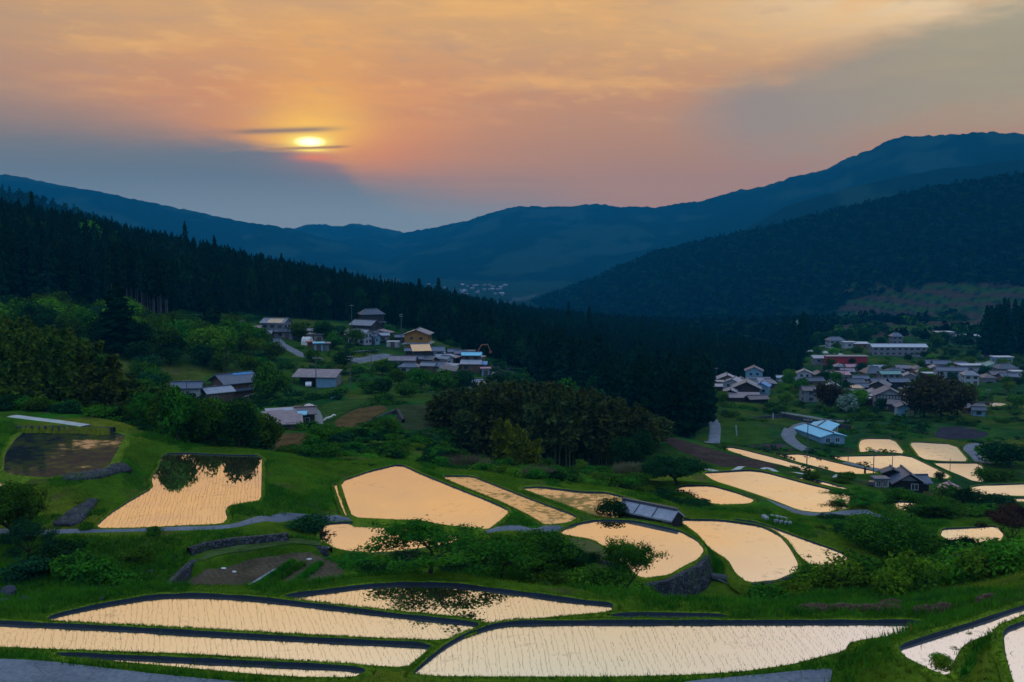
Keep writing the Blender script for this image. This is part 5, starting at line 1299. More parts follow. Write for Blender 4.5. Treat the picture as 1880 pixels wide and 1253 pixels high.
# ------------------------------------------------------------------ buildings
def roofmat(name, c, rough=0.45, scale=9.0, spec=0.5, var=0.3, metal=0.0):
    def f(nt, out):
        v = obco(nt)
        wv = nt.node('ShaderNodeTexWave'); nt.put(wv.inputs['Vector'], v); wv.inputs['Scale'].default_value = scale*0.35; wv.inputs['Distortion'].default_value = 0.4
        wv.bands_direction = 'X'
        n1 = nt.noise(v, 0.9, 4, 0.6); n2 = nt.noise(v, 7.0, 3, 0.6)
        cc = nt.mix(nt.smooth(n1*0.5+n2*0.5, 0.35, 0.65), dim(c, 1-var), dim(c, 1+var*0.7))
        cc = nt.mix(X(nt, wv.outputs['Fac'])*0.25, cc, dim(c, 0.5))
        principled(nt, out, cc, rough, spec, metal, X(nt, wv.outputs['Fac']), 0.35, 0.04)
    return mat(name, f)
RM = {
 'tile': roofmat('blue_grey_tile', (0.06, 0.072, 0.11), 0.42), 'dark': roofmat('dark_tile', (0.035, 0.045, 0.065), 0.45),
 'grey': roofmat('pale_grey_tile', (0.13, 0.14, 0.17), 0.40), 'tin': roofmat('rusty_tin', (0.17, 0.13, 0.15), 0.5, 14, var=0.45), 'silver': roofmat('silver_tin', (0.22, 0.23, 0.28), 0.4, 14, 0.6, 0.3),
 'white': roofmat('white_tin', (0.38, 0.38, 0.42), 0.5, 14, 0.4, 0.15), 'blue': roofmat('blue_tin', (0.03, 0.20, 0.42), 0.4, 14), 'teal': roofmat('turquoise_tin', (0.16, 0.46, 0.60), 0.45, 14, 0.4, 0.15),
 'red': roofmat('red_tin', (0.26, 0.045, 0.05), 0.5, 14), 'pink': roofmat('faded_red_tin', (0.38, 0.17, 0.20), 0.5, 14), 'glow': roofmat('polished_tin_sky_tint', (0.60, 0.42, 0.24), 0.22, 14, 0.9, 0.12, 0.8),  # polished tin: orange of the reflected sky put into its colour
 'green': roofmat('green_tin', (0.10, 0.22, 0.20), 0.5, 14), 'brown': roofmat('brown_tin', (0.12, 0.085, 0.085), 0.5, 14),
}
WM = {
 'white': simple('white_plaster', (0.23, 0.245, 0.28), 0.9, 0.2, 0.2, 0.8), 'cream': simple('cream_wall', (0.24, 0.22, 0.18), 0.9, 0.2, 0.25, 0.8), 'grey': simple('grey_boards', (0.13, 0.13, 0.15), 0.9, 0.2, 0.35, 1.2),
 'wood': simple('dark_timber', (0.035, 0.028, 0.028), 0.9, 0.2, 0.4, 1.2), 'brown': simple('brown_boards', (0.10, 0.065, 0.045), 0.9, 0.2, 0.35, 1.2), 'ochre': simple('ochre_wall', (0.24, 0.115, 0.03), 0.9, 0.2, 0.2, 0.8),
 'blue': simple('pale_blue_sheet', (0.11, 0.21, 0.30), 0.8, 0.3, 0.25, 0.8), 'red': simple('red_boards', (0.24, 0.02, 0.03), 0.8, 0.2, 0.25, 0.8), 'black': simple('blackened_boards', (0.012, 0.011, 0.013), 0.9, 0.2, 0.4, 1.2),
 'green': simple('pale_green_wall', (0.16, 0.36, 0.33), 0.9, 0.2, 0.2, 0.8), 'block': simple('concrete_block', (0.15, 0.145, 0.14), 0.95, 0.1, 0.3, 0.8),
}
GLASS = simple('window_glass', (0.02, 0.028, 0.04), 0.12, 0.9, 0.2, 0.5)
FRAME = simple('pale_frame', (0.35, 0.36, 0.38), 0.6, 0.4, 0.2, 1)
DOOR = simple('brown_door', (0.07, 0.045, 0.035), 0.7, 0.3, 0.3, 1)
METAL = simple('grey_metal', (0.20, 0.21, 0.23), 0.5, 0.5, 0.2, 1)
CONCP = simple('pole_concrete', (0.07, 0.072, 0.08), 0.9, 0.2, 0.2, 1)
class MB:
    def __init__(s): s.v = []; s.f = []
    def poly(s, pts_, faces):
        o = len(s.v); s.v += [tuple(p) for p in pts_]; s.f += [tuple(o+i for i in f) for f in faces]; return s
    def box(s, x0, x1, y0, y1, z0, z1):
        return s.poly([(x0, y0, z0), (x1, y0, z0), (x1, y1, z0), (x0, y1, z0), (x0, y0, z1), (x1, y0, z1), (x1, y1, z1), (x0, y1, z1)],
                      [(3, 2, 1, 0), (4, 5, 6, 7), (0, 1, 5, 4), (1, 2, 6, 5), (2, 3, 7, 6), (3, 0, 4, 7)])
    def slab(s, q, t):
        """thick sheet from 4 (or 3) corner points, thickness t downwards"""
        n = len(q); up_ = [tuple(p) for p in q]; lo = [(p[0], p[1], p[2]-t) for p in q]
        return s.poly(up_+lo, [tuple(range(n)), tuple(range(2*n-1, n-1, -1))]+[(i, i+n, (i+1) % n+n, (i+1) % n) for i in range(n)])
    def tube(s, P, r, sides=6):
        V, Fq = tube(np.array(P, float), np.full(len(P), r) if np.isscalar(r) else r, sides)
        return s.poly(V, [tuple(f) for f in Fq]+[tuple(range(sides)), tuple(range(len(V)-1, len(V)-sides-1, -1))])
    def build(s, name, m, parent=None):
        me = bpy.data.meshes.new(name); me.from_pydata(s.v, [], s.f); me.validate(); me.update()
        bm_ = bmesh.new(); bm_.from_mesh(me); bmesh.ops.recalc_face_normals(bm_, faces=bm_.faces); bm_.to_mesh(me); bm_.free()
        return link(name, me, parent, [m])
import bmesh
def roof_parts(par, w, d, z0, style, rm, ov=0.6, pitch=0.5, dx=0.0, dy=0.0, name='roof', ridge=True):
    """ridge runs along x; z0 = eaves height"""
    t = 0.16; X0, X1 = dx-w/2-ov, dx+w/2+ov; Y0, Y1 = dy-d/2-ov, dy+d/2+ov; rz_ = z0+(d/2)*pitch; ze = z0-ov*pitch+0.12; zr = rz_+0.12
    m = MB()
    if style == 'shed':
        zt = z0+d*pitch*0.6+0.12; m.slab([(X0, Y0, z0), (X1, Y0, z0), (X1, Y1, zt), (X0, Y1, zt)], t); return m.build(name, rm, par)
    if style == 'flat':
        m.box(X0, X1, Y0, Y1, z0, z0+0.28); return m.build(name, rm, par)
    if style == 'gable':
        m.slab([(X0, Y0, ze), (X1, Y0, ze), (X1, dy-0.003, zr), (X0, dy-0.003, zr)], t); m.slab([(X0, dy+0.003, zr), (X1, dy+0.003, zr), (X1, Y1, ze), (X0, Y1, ze)], t)
    else:
        hx = (X1-X0)/2-(Y1-Y0)/2*0.62
        if hx < 0.3: hx = 0.3
        A, B = (dx-hx, dy, zr), (dx+hx, dy, zr)
        m.slab([(X0, Y0, ze), (X1, Y0, ze), B, A], t); m.slab([A, B, (X1, Y1, ze), (X0, Y1, ze)], t)
        m.slab([(X0, Y1, ze), (X0, Y0, ze), A], t); m.slab([(X1, Y0, ze), (X1, Y1, ze), B], t)
    r = m.build(name, rm, par)
    if ridge:
        if style == 'gable': a, b = X0+0.05, X1-0.05
        else: a, b = dx-hx-0.1, dx+hx+0.1
        MB().box(a, b, dy-0.16, dy+0.16, zr-0.08, zr+0.20).build('ridge', RM['dark'] if rm is not RM['white'] else RM['silver'], r)
    return r
def window(par, x, y, z, w, h, face, sub=True):
    """face: 'y-','y+','x-','x+' side of the wall it sits on"""
    def bx(m, a0, a1, z0, z1, o0, o1):
        if face == 'y-': m.box(a0, a1, y-o1, y-o0, z0, z1)
        elif face == 'y+': m.box(a0, a1, y+o0, y+o1, z0, z1)
        elif face == 'x-': m.box(x-o1, x-o0, a0, a1, z0, z1)
        else: m.box(x+o0, x+o1, a0, a1, z0, z1)
    c = x if face[0] == 'y' else y
    g_ = MB(); bx(g_, c-w/2, c+w/2, z-h/2, z+h/2, -0.05, 0.03); g = g_.build('window', GLASS, par)
    if sub:
        f = MB(); b = 0.07
        bx(f, c-w/2-b, c+w/2+b, z+h/2+0.002, z+h/2+b, -0.02, 0.07); bx(f, c-w/2-b, c+w/2+b, z-h/2-b, z-h/2-0.002, -0.02, 0.07)
        bx(f, c-w/2-b, c-w/2-0.002, z-h/2, z+h/2, -0.02, 0.07); bx(f, c+w/2+0.002, c+w/2+b, z-h/2, z+h/2, -0.02, 0.07); bx(f, c-0.03, c+0.03, z-h/2, z+h/2, 0.032, 0.06)
        f.build('frame', FRAME, g)
def wall_prism(par, w, d, h, gable, pitch, wm, x0=0.0, y0=0.0, zb=0.0, name='wall', hgt_shed=None):
    m = MB(); X0, X1, Y0, Y1 = x0-w/2, x0+w/2, y0-d/2, y0+d/2; b = zb-1.6 if zb == 0 else zb
    if gable:
        zr = h+d/2*pitch-0.06
        m.poly([(X0, Y0, b), (X0, Y1, b), (X0, Y1, h), (X0, y0, zr), (X0, Y0, h), (X1, Y0, b), (X1, Y1, b), (X1, Y1, h), (X1, y0, zr), (X1, Y0, h)],
               [(0, 1, 2, 3, 4), (9, 8, 7, 6, 5), (0, 4, 9, 5), (1, 6, 7, 2), (4, 3, 8, 9), (3, 2, 7, 8), (0, 5, 6, 1)])
    elif hgt_shed: m.poly([(X0, Y0, b), (X1, Y0, b), (X1, Y1, b), (X0, Y1, b), (X0, Y0, h-0.18), (X1, Y0, h-0.18), (X1, Y1, h-0.18+d*pitch*0.6*0.92), (X0, Y1, h-0.18+d*pitch*0.6*0.92)], [(3, 2, 1, 0), (4, 5, 6, 7), (0, 1, 5, 4), (1, 2, 6, 5), (2, 3, 7, 6), (3, 0, 4, 7)])
    else: m.box(X0, X1, Y0, Y1, b, h)
    return m.build(name, wm, par)
def house(label, px, D, w, d, h, rz=0, roof='gable', rm='tile', wm='cream', pitch=0.5, nwin=3, kind='house', cat='house', skirt=False, group=None, base=None, door=True, dz=0.0, ov=0.55, ends=True, band=None, py=None):
    p = at(px, D); e = empty(kind, (p.x, p.y, p.z+dz), R(rz)); tag(e, label, cat, group)
    nearb = D < 300
    wall_prism(e, w, d, h, roof == 'gable', pitch, WM[wm], hgt_shed=(roof == 'shed'))
    if base: MB().box(-w/2-0.04, w/2+0.04, -d/2-0.04, d/2+0.04, -1.2, h*0.42).build('lower_wall', WM[base], e)
    roof_parts(e, w, d, h, roof, RM[rm], ov, pitch)
    if skirt:
        zs = h*0.5
        m = MB(); o0, o1 = 0.02, 1.1
        m.slab([(-w/2-o1, -d/2-o1, zs-0.35), (w/2+o1, -d/2-o1, zs-0.35), (w/2, -d/2-o0, zs+0.15), (-w/2, -d/2-o0, zs+0.15)], 0.12)
        m.slab([(w/2+o1, -d/2-o1, zs-0.352), (w/2+o1, d/2+o1, zs-0.352), (w/2+o0, d/2, zs+0.148), (w/2+o0, -d/2, zs+0.148)], 0.12)
        m.slab([(-w/2-o1, d/2+o1, zs-0.354), (-w/2-o1, -d/2-o1, zs-0.354), (-w/2-o0, -d/2, zs+0.146), (-w/2-o0, d/2, zs+0.146)], 0.12)
        m.build('lower_roof', RM[rm], e)
    rows = [h*0.52] if h < 4.2 else [h*0.25, h*0.75]
    for zr in rows:
        for k in range(nwin):
            x = (k+0.5)/nwin*w-w/2
            if door and zr == rows[0] and k == nwin//2: continue
            window(e, x, -d/2, zr, min(1.5, w/nwin*0.6), 1.05, 'y-', nearb)
        if ends:
            s_ = 'x-' if px > 940 and rz < 45 else 'x+'
            for sd in ('x-', 'x+'):
                window(e, -w/2 if sd == 'x-' else w/2, -d*0.2, zr, 1.1, 1.0, sd, nearb)
                if d > 5: window(e, -w/2 if sd == 'x-' else w/2, d*0.2, zr, 1.1, 1.0, sd, nearb)
    if door:
        k = nwin//2; x = (k+0.5)/nwin*w-w/2 if nwin else 0
        MB().box(x-0.75, x+0.75, -d/2-0.06, -d/2+0.04, 0.02, 2.05).build('door', DOOR, e)
    return e
H = house
# ---- left village
H('white storehouse with blue grey tiles and dark lower boards left of the farmhouse', 338, 236, 6.4, 4.6, 3.9, 8, 'gable', 'tile', 'white', 0.42, 2, 'storehouse', 'storehouse', base='wood', door=False)
fh = H('big farmhouse with a broad blue grey tiled roof and blue sheet along its ridge', 425, 248, 8.6, 8.0, 3.4, 42, 'gable', 'tile', 'brown', 0.42, 3, 'farmhouse', 'farmhouse', skirt=True, ov=0.8)
MB().slab([(-0.6, -1.1, 4.83), (4.6, -1.1, 4.83), (4.6, -0.25, 5.19), (-0.6, -0.25, 5.19)], 0.03).build('blue_sheet', RM['blue'], fh)
H('low brown board annex with a grey tin roof in front of the farmhouse', 392, 238, 6.2, 5.2, 2.9, 38, 'gable', 'silver', 'brown', 0.35, 2, 'annex', 'house')
# open carport
p = at(579, 268); cp = empty('carport', p, R(-6)); tag(cp, 'long open carport with rusty lean-to roof and pale blue wall at right', 'carport')
MB().slab([(-6.2, -3.2, 2.9), (6.2, -3.2, 2.9), (6.2, 3.2, 4.3), (-6.2, 3.2, 4.3)], 0.15).build('roof', RM['tin'], cp)
for x in (-5.6, -2.0):
    MB().box(x-0.1, x+0.1, -2.8, -2.6, -1.5, 2.85).build('post', WM['wood'], cp)
MB().box(-5.8, 5.8, 2.6, 2.75, -1.5, 3.9).build('back_wall', WM['wood'], cp)
MB().box(0.6, 5.9, -2.7, -2.55, -1.5, 2.8).build('front_wall', WM['blue'], cp)
MB().box(5.75, 5.9, -2.54, 2.58, -1.5, 3.0).build('side_wall', WM['grey'], cp)
def car(px, D, rz, c, label, s=1.0, kind='car', van=False):
    p = at(px, D); e = empty(kind, (p.x, p.y, p.z+0.02), R(rz), s); tag(e, label, kind.replace('_', ' '))
    M_ = simple('car_paint_'+str(len(MATS)), c, 0.3, 0.6, 0.1, 1)
    hh = 1.85 if van else 1.42
    prof = [(-2.0, 0.35), (-2.02, 0.8), (-1.85, hh*0.95 if van else 0.98), (-1.5 if not van else -1.8, hh), (0.5 if not van else 0.9, hh), (1.15 if not van else 1.5, 0.95), (1.95, 0.85), (2.05, 0.4)]
    m = MB(); n = len(prof)
    m.poly([(x, -0.8, z) for x, z in prof]+[(x, 0.8, z) for x, z in prof], [tuple(range(n)), tuple(range(2*n-1, n-1, -1))]+[(i, i+n, (i+1) % n+n, (i+1) % n) for i in range(n)])
    b = m.build('body', M_, e)
    MB().box(-1.5, 0.6, -0.815, 0.815, 0.98, hh-0.1).build('side_windows', GLASS, e)
    for x in (-1.25, 1.3):
        for y in (-0.78, 0.78):
            th = np.linspace(0, 2*np.pi, 13)[:-1]
            MB().poly([(x+0.32*math.cos(a), y-0.1, 0.32+0.32*math.sin(a)) for a in th]+[(x+0.32*math.cos(a), y+0.1, 0.32+0.32*math.sin(a)) for a in th], [tuple(range(12)), tuple(range(23, 11, -1))]+[(i, i+12, (i+1) % 12+12, (i+1) % 12) for i in range(12)]).build('wheel', WM['black'], e)
    return e
car(564, 266.5, 95, (0.5, 0.5, 0.52), 'white car parked under the long carport')
# tin sheds by the terraces
H('long rusty tin shed with a curved looking roof, left one of the joined sheds', 511, 178, 5.2, 5.0, 2.2, 22, 'shed', 'tin', 'wood', 0.32, 1, 'shed', 'shed', door=False, ends=False)
H('rusty tin shed, lower front one of the joined sheds', 527, 175, 3.4, 4.2, 1.9, 14, 'shed', 'tin', 'black', 0.32, 1, 'shed', 'shed', door=True, ends=False)
H('small shed with a bright blue roof between the tin sheds and the white tunnel', 538, 187, 3.2, 2.6, 2.9, 8, 'shed', 'teal', 'wood', 0.25, 0, 'shed', 'shed', door=True, ends=False)
H('dark open shed with a faded tin roof right of the blue-roofed one', 556, 189, 3.4, 4.2, 3.0, 10, 'gable', 'brown', 'wood', 0.35, 1, 'shed', 'shed', door=False, ends=False)
H('narrow shed with a long pale tin roof behind the tin sheds', 522, 192, 7.0, 2.6, 2.6, 22, 'shed', 'silver', 'black', 0.3, 0, 'shed', 'shed', door=False, ends=False)
def tunnel(px, D, w, L, h, rz, label, m, group=None):
    p = at(px, D); e = empty('polytunnel', p, R(rz)); tag(e, label, 'polytunnel', group)
    th = np.linspace(0, np.pi, 9); n = 9
    V = [(w/2*math.cos(a), y, h*math.sin(a)**0.8) for y in (-L/2, L/2) for a in th]
    MB().poly(V, [(i, i+1, i+1+n, i+n) for i in range(n-1)]+[tuple(range(n)), tuple(range(2*n-1, n-1, -1))]).build('cover', m, e)
    for y in np.linspace(-L/2, L/2, 5):
        MB().tube([(w/2*1.015*math.cos(a), y, h*1.015*math.sin(a)**0.8) for a in th], 0.03, 4).build('hoop', METAL, e)
TARP = simple('milky_plastic', (0.50, 0.46, 0.44), 0.6, 0.3, 0.15, 0.7)
tunnel(566, 194, 4.0, 5.0, 3.6, 20, 'milky plastic tunnel bulging behind the tin sheds', TARP)
# upper hamlet
H('long low house with a pale blue grey roof at the left of the upper hamlet', 474, 345, 8.4, 5, 2.7, 4, 'gable', 'grey', 'wood', 0.38, 3)
uh = H('two-storey house with an orange glowing roof panel in the upper hamlet', 506, 356, 8.6, 6.4, 5.4, -14, 'gable', 'grey', 'grey', 0.42, 3, skirt=True)
MB().slab([(-2.0, -3.4, 5.46), (3.6, -3.4, 5.46), (3.6, -0.3, 6.77), (-2.0, -0.3, 6.77)], 0.04).build('roof_panel', RM['glow'], uh)  # panel carries the sky's orange reflection as its own colour
H('low grey annex right of the two-storey house in the upper hamlet', 530, 352, 4.0, 4.0, 2.8, -14, 'gable', 'tile', 'grey', 0.4, 1)
H('flat grey garage with a pale front behind the dark round tree', 551, 356, 5.0, 4.0, 3.0, 0, 'flat', 'grey', 'block', 0.3, 1, 'garage', 'garage')
H('flat-roofed pale block outbuilding right of the grey garage', 579, 352, 5.2, 4.4, 3.0, 3, 'flat', 'grey', 'block', 0.3, 2, 'outbuilding', 'shed')
H('small pale blue shed with a flat top beside the village lane', 583, 328, 2.8, 2.6, 2.4, 12, 'flat', 'teal', 'blue', 0.3, 0, 'shed', 'shed', door=True)
H('grey blue container hut right behind the pale blue shed', 597, 331, 1.8, 3.4, 2.5, 12, 'flat', 'grey', 'grey', 0.3, 0, 'hut', 'hut', door=False)
H('orange painted kiosk box beside the lane', 568, 333, 1.9, 1.6, 1.9, 6, 'flat', 'red', 'ochre', 0.3, 0, 'kiosk', 'kiosk', door=True)
tunnel(562, 340, 3.6, 3.0, 2.8, 80, 'white canvas shelter at the head of the lane', TARP)
H('white verandah house with a silver roof, front one of the right group of the hamlet', 660, 372, 7.4, 5.4, 4.2, -26, 'gable', 'silver', 'white', 0.42, 3)
H('dark house with a grey gable roof behind the verandah house', 670, 398, 9.6, 7.0, 5.2, -26, 'gable', 'grey', 'wood', 0.45, 3, skirt=True)
H('tall dark tiled house at the back edge of the hamlet', 681, 425, 9.5, 7.5, 6.6, 20, 'hip', 'dark', 'wood', 0.5, 3, skirt=True)
H('small pale blue green outbuilding right of the verandah house', 683, 374, 4.2, 3.4, 3.2, -20, 'gable', 'tile', 'blue', 0.4, 2, 'outbuilding', 'shed')
oh = H('tall ochre walled house with two tiers of grey roofs', 767, 366, 7.6, 8.6, 6.6, 84, 'gable', 'grey', 'ochre', 0.36, 2, skirt=True, door=False, ov=0.9)
H('white sided low hut left of the ochre house', 721, 372, 4.6, 3.2, 1.9, -4, 'flat', 'white', 'white', 0.3, 1, 'hut', 'hut', ov=0.05)
H('house with a glowing orange sloping roof in front of the ochre house', 772, 340, 5.6, 5.6, 4.6, 12, 'shed', 'glow', 'wood', 0.42, 2)
H('blue grey tiled house right of the glowing roof', 797, 345, 6.0, 5.4, 4.2, 10, 'gable', 'tile', 'white', 0.4, 2)
H('low house with a faded reddish tin roof at the front of the village', 739, 330, 8.2, 5.4, 2.6, -3, 'gable', 'tin', 'grey', 0.36, 3, door=False)
H('low hip-roofed building with blue grey tiles in front of the reddish roof', 750, 320, 5.8, 4.4, 2.2, -5, 'hip', 'tile', 'white', 0.4, 2)
H('low grey tiled building at the front right of the village', 803, 326, 6.2, 4.8, 2.4, -14, 'hip', 'tile', 'grey', 0.42, 2)
H('small grey shed left of the village rubble', 786, 325, 4.2, 3.6, 2.4, -10, 'gable', 'grey', 'brown', 0.4, 1)
H('little shed with a pale patched wall beside the rubble', 819, 338, 3.2, 3.4, 3.0, -35, 'gable', 'grey', 'white', 0.4, 1, 'shed', 'shed')
H('narrow lean-to with a pale edge below the front roofs', 826, 330, 4.4, 2.8, 2.0, -32, 'shed', 'silver', 'grey', 0.3, 0, 'shed', 'shed')
H('house with a bright blue upper roof and lilac lower roof at the village edge', 866, 343, 6.0, 4.6, 4.6, -3, 'gable', 'teal', 'brown', 0.3, 2)
H('low wing with a lilac grey roof in front of the blue-topped house', 864, 337, 6.2, 3.6, 2.5, -3, 'shed', 'silver', 'brown', 0.36, 2, 'wing', 'house')
H('tiny shed with a bright blue roof right of the lilac roof', 884, 339, 2.8, 3.0, 2.6, 0, 'shed', 'blue', 'grey', 0.3, 0, 'shed', 'shed')
H('pale blue box shed below the tiny blue roof', 891, 333, 2.6, 2.6, 2.6, 4, 'flat', 'pink', 'blue', 0.3, 0, 'shed', 'shed')
tunnel(907, 332, 2.2, 3.0, 1.9, 10, 'small rounded plastic tunnel among the rubble', TARP)
H('grey hut hidden behind the bamboo at the village foot', 871, 290, 3.8, 3.0, 2.6, 4, 'gable', 'grey', 'grey', 0.4, 1, 'hut', 'hut')
H('small white-roofed shed above the bamboo grove', 893, 288, 3.2, 3.0, 2.6, -18, 'gable', 'glow', 'blue', 0.36, 1, 'shed', 'shed')
H('white hut lost in the dark central forest', 1001, 470, 3.2, 2.6, 2.4, 0, 'gable', 'white', 'white', 0.4, 0, 'hut', 'hut', door=False, dz=9)if False else None
# ---- right village, near the forest
H('gabled house with a dark front and pale grey roof, left end of the right village', 1338, 412, 7.6, 7.8, 3.6, 82, 'gable', 'silver', 'brown', 0.42, 2)
H('pale flat garage row in front of the leftmost gabled house', 1338, 402, 8.0, 3.6, 2.6, 0, 'flat', 'silver', 'block', 0.3, 3, 'garage', 'garage', door=False)
H('two-storey pale blue house with a dark gable roof', 1388, 424, 6.4, 7.0, 5.6, 78, 'gable', 'tile', 'blue', 0.45, 2)
H('low building with a white ridge and blue grey lower roof below the two-storey blue house', 1397, 404, 8.4, 5.2, 2.5, 0, 'gable', 'silver', 'white', 0.36, 3)
H('small blue gabled house between the garages and the low white-ridged building', 1365, 398, 5.2, 5.4, 3.0, 84, 'gable', 'grey', 'green', 0.4, 1)
H('long low shed with a pale tin roof at the forest edge', 1329, 385, 8.8, 3.2, 2.2, 0, 'shed', 'silver', 'wood', 0.2, 0, 'shed', 'shed')
H('long gabled house with a pale roof and whitish side wall', 1351, 378, 7.4, 6.6, 4.2, 66, 'gable', 'silver', 'white', 0.44, 2)
H('large dark timber house with its gable to the paddies', 1375, 364, 8.2, 9.2, 3.8, 76, 'gable', 'grey', 'wood', 0.46, 3, ov=0.9)
H('bright blue house with a blue roof beside the dark timber house', 1403, 368, 4.8, 5.4, 3.8, 66, 'gable', 'blue', 'blue', 0.45, 1)
H('low sprawling barn with a rusty pinkish roof below the dark timber house', 1371, 350, 10.5, 5.2, 1.7, -4, 'shed', 'tin', 'wood', 0.3, 0, 'barn', 'barn', door=False)
H('dark annex of the low sprawling barn', 1394, 346, 6.4, 4.4, 1.6, 10, 'gable', 'brown', 'black', 0.36, 0, 'barn', 'barn', door=False)
H('half hidden grey roofed hut behind the dark conifers', 1290, 425, 5.0, 4.0, 2.8, -24, 'gable', 'silver', 'grey', 0.4, 1, 'hut', 'hut')
H('white gabled house among the trees in the middle of the slope', 1481, 428, 5.4, 5.8, 4.4, 76, 'gable', 'grey', 'white', 0.45, 2, skirt=True)
H('tiny white hut at the forest tip', 1436, 440, 2.6, 2.2, 2.2, 0, 'gable', 'white', 'white', 0.4, 0, 'hut', 'hut', door=False)
tunnel(1462, 448, 3.0, 3.6, 2.4, 0, 'small domed white tunnel between the trees', TARP)
H('house with a long faded red roof above the village lane', 1545, 436, 7.8, 5.4, 3.4, 0, 'gable', 'pink', 'grey', 0.4, 3)
H('tiny white hut with a pale gable beside the village lane', 1535, 385, 4.0, 3.6, 2.8, 84, 'gable', 'white', 'white', 0.4, 1, 'hut', 'hut', door=False)
H('weathered tall barn with a crumbling roof left of the domed tree', 1490, 352, 5.0, 4.6, 4.4, 8, 'gable', 'brown', 'grey', 0.4, 1, 'barn', 'barn', door=False)
# two turquoise barns
H('upper long barn with a turquoise tin roof beside the winding lane', 1512, 266, 17, 6.4, 2.0, 60, 'gable', 'teal', 'cream', 0.24, 4, 'barn', 'barn', door=False, ov=0.4)
H('lower barn with a turquoise tin roof beside the winding lane', 1513, 246, 12, 6.6, 2.0, 104, 'gable', 'teal', 'blue', 0.24, 4, 'barn', 'barn', door=False, ov=0.4)
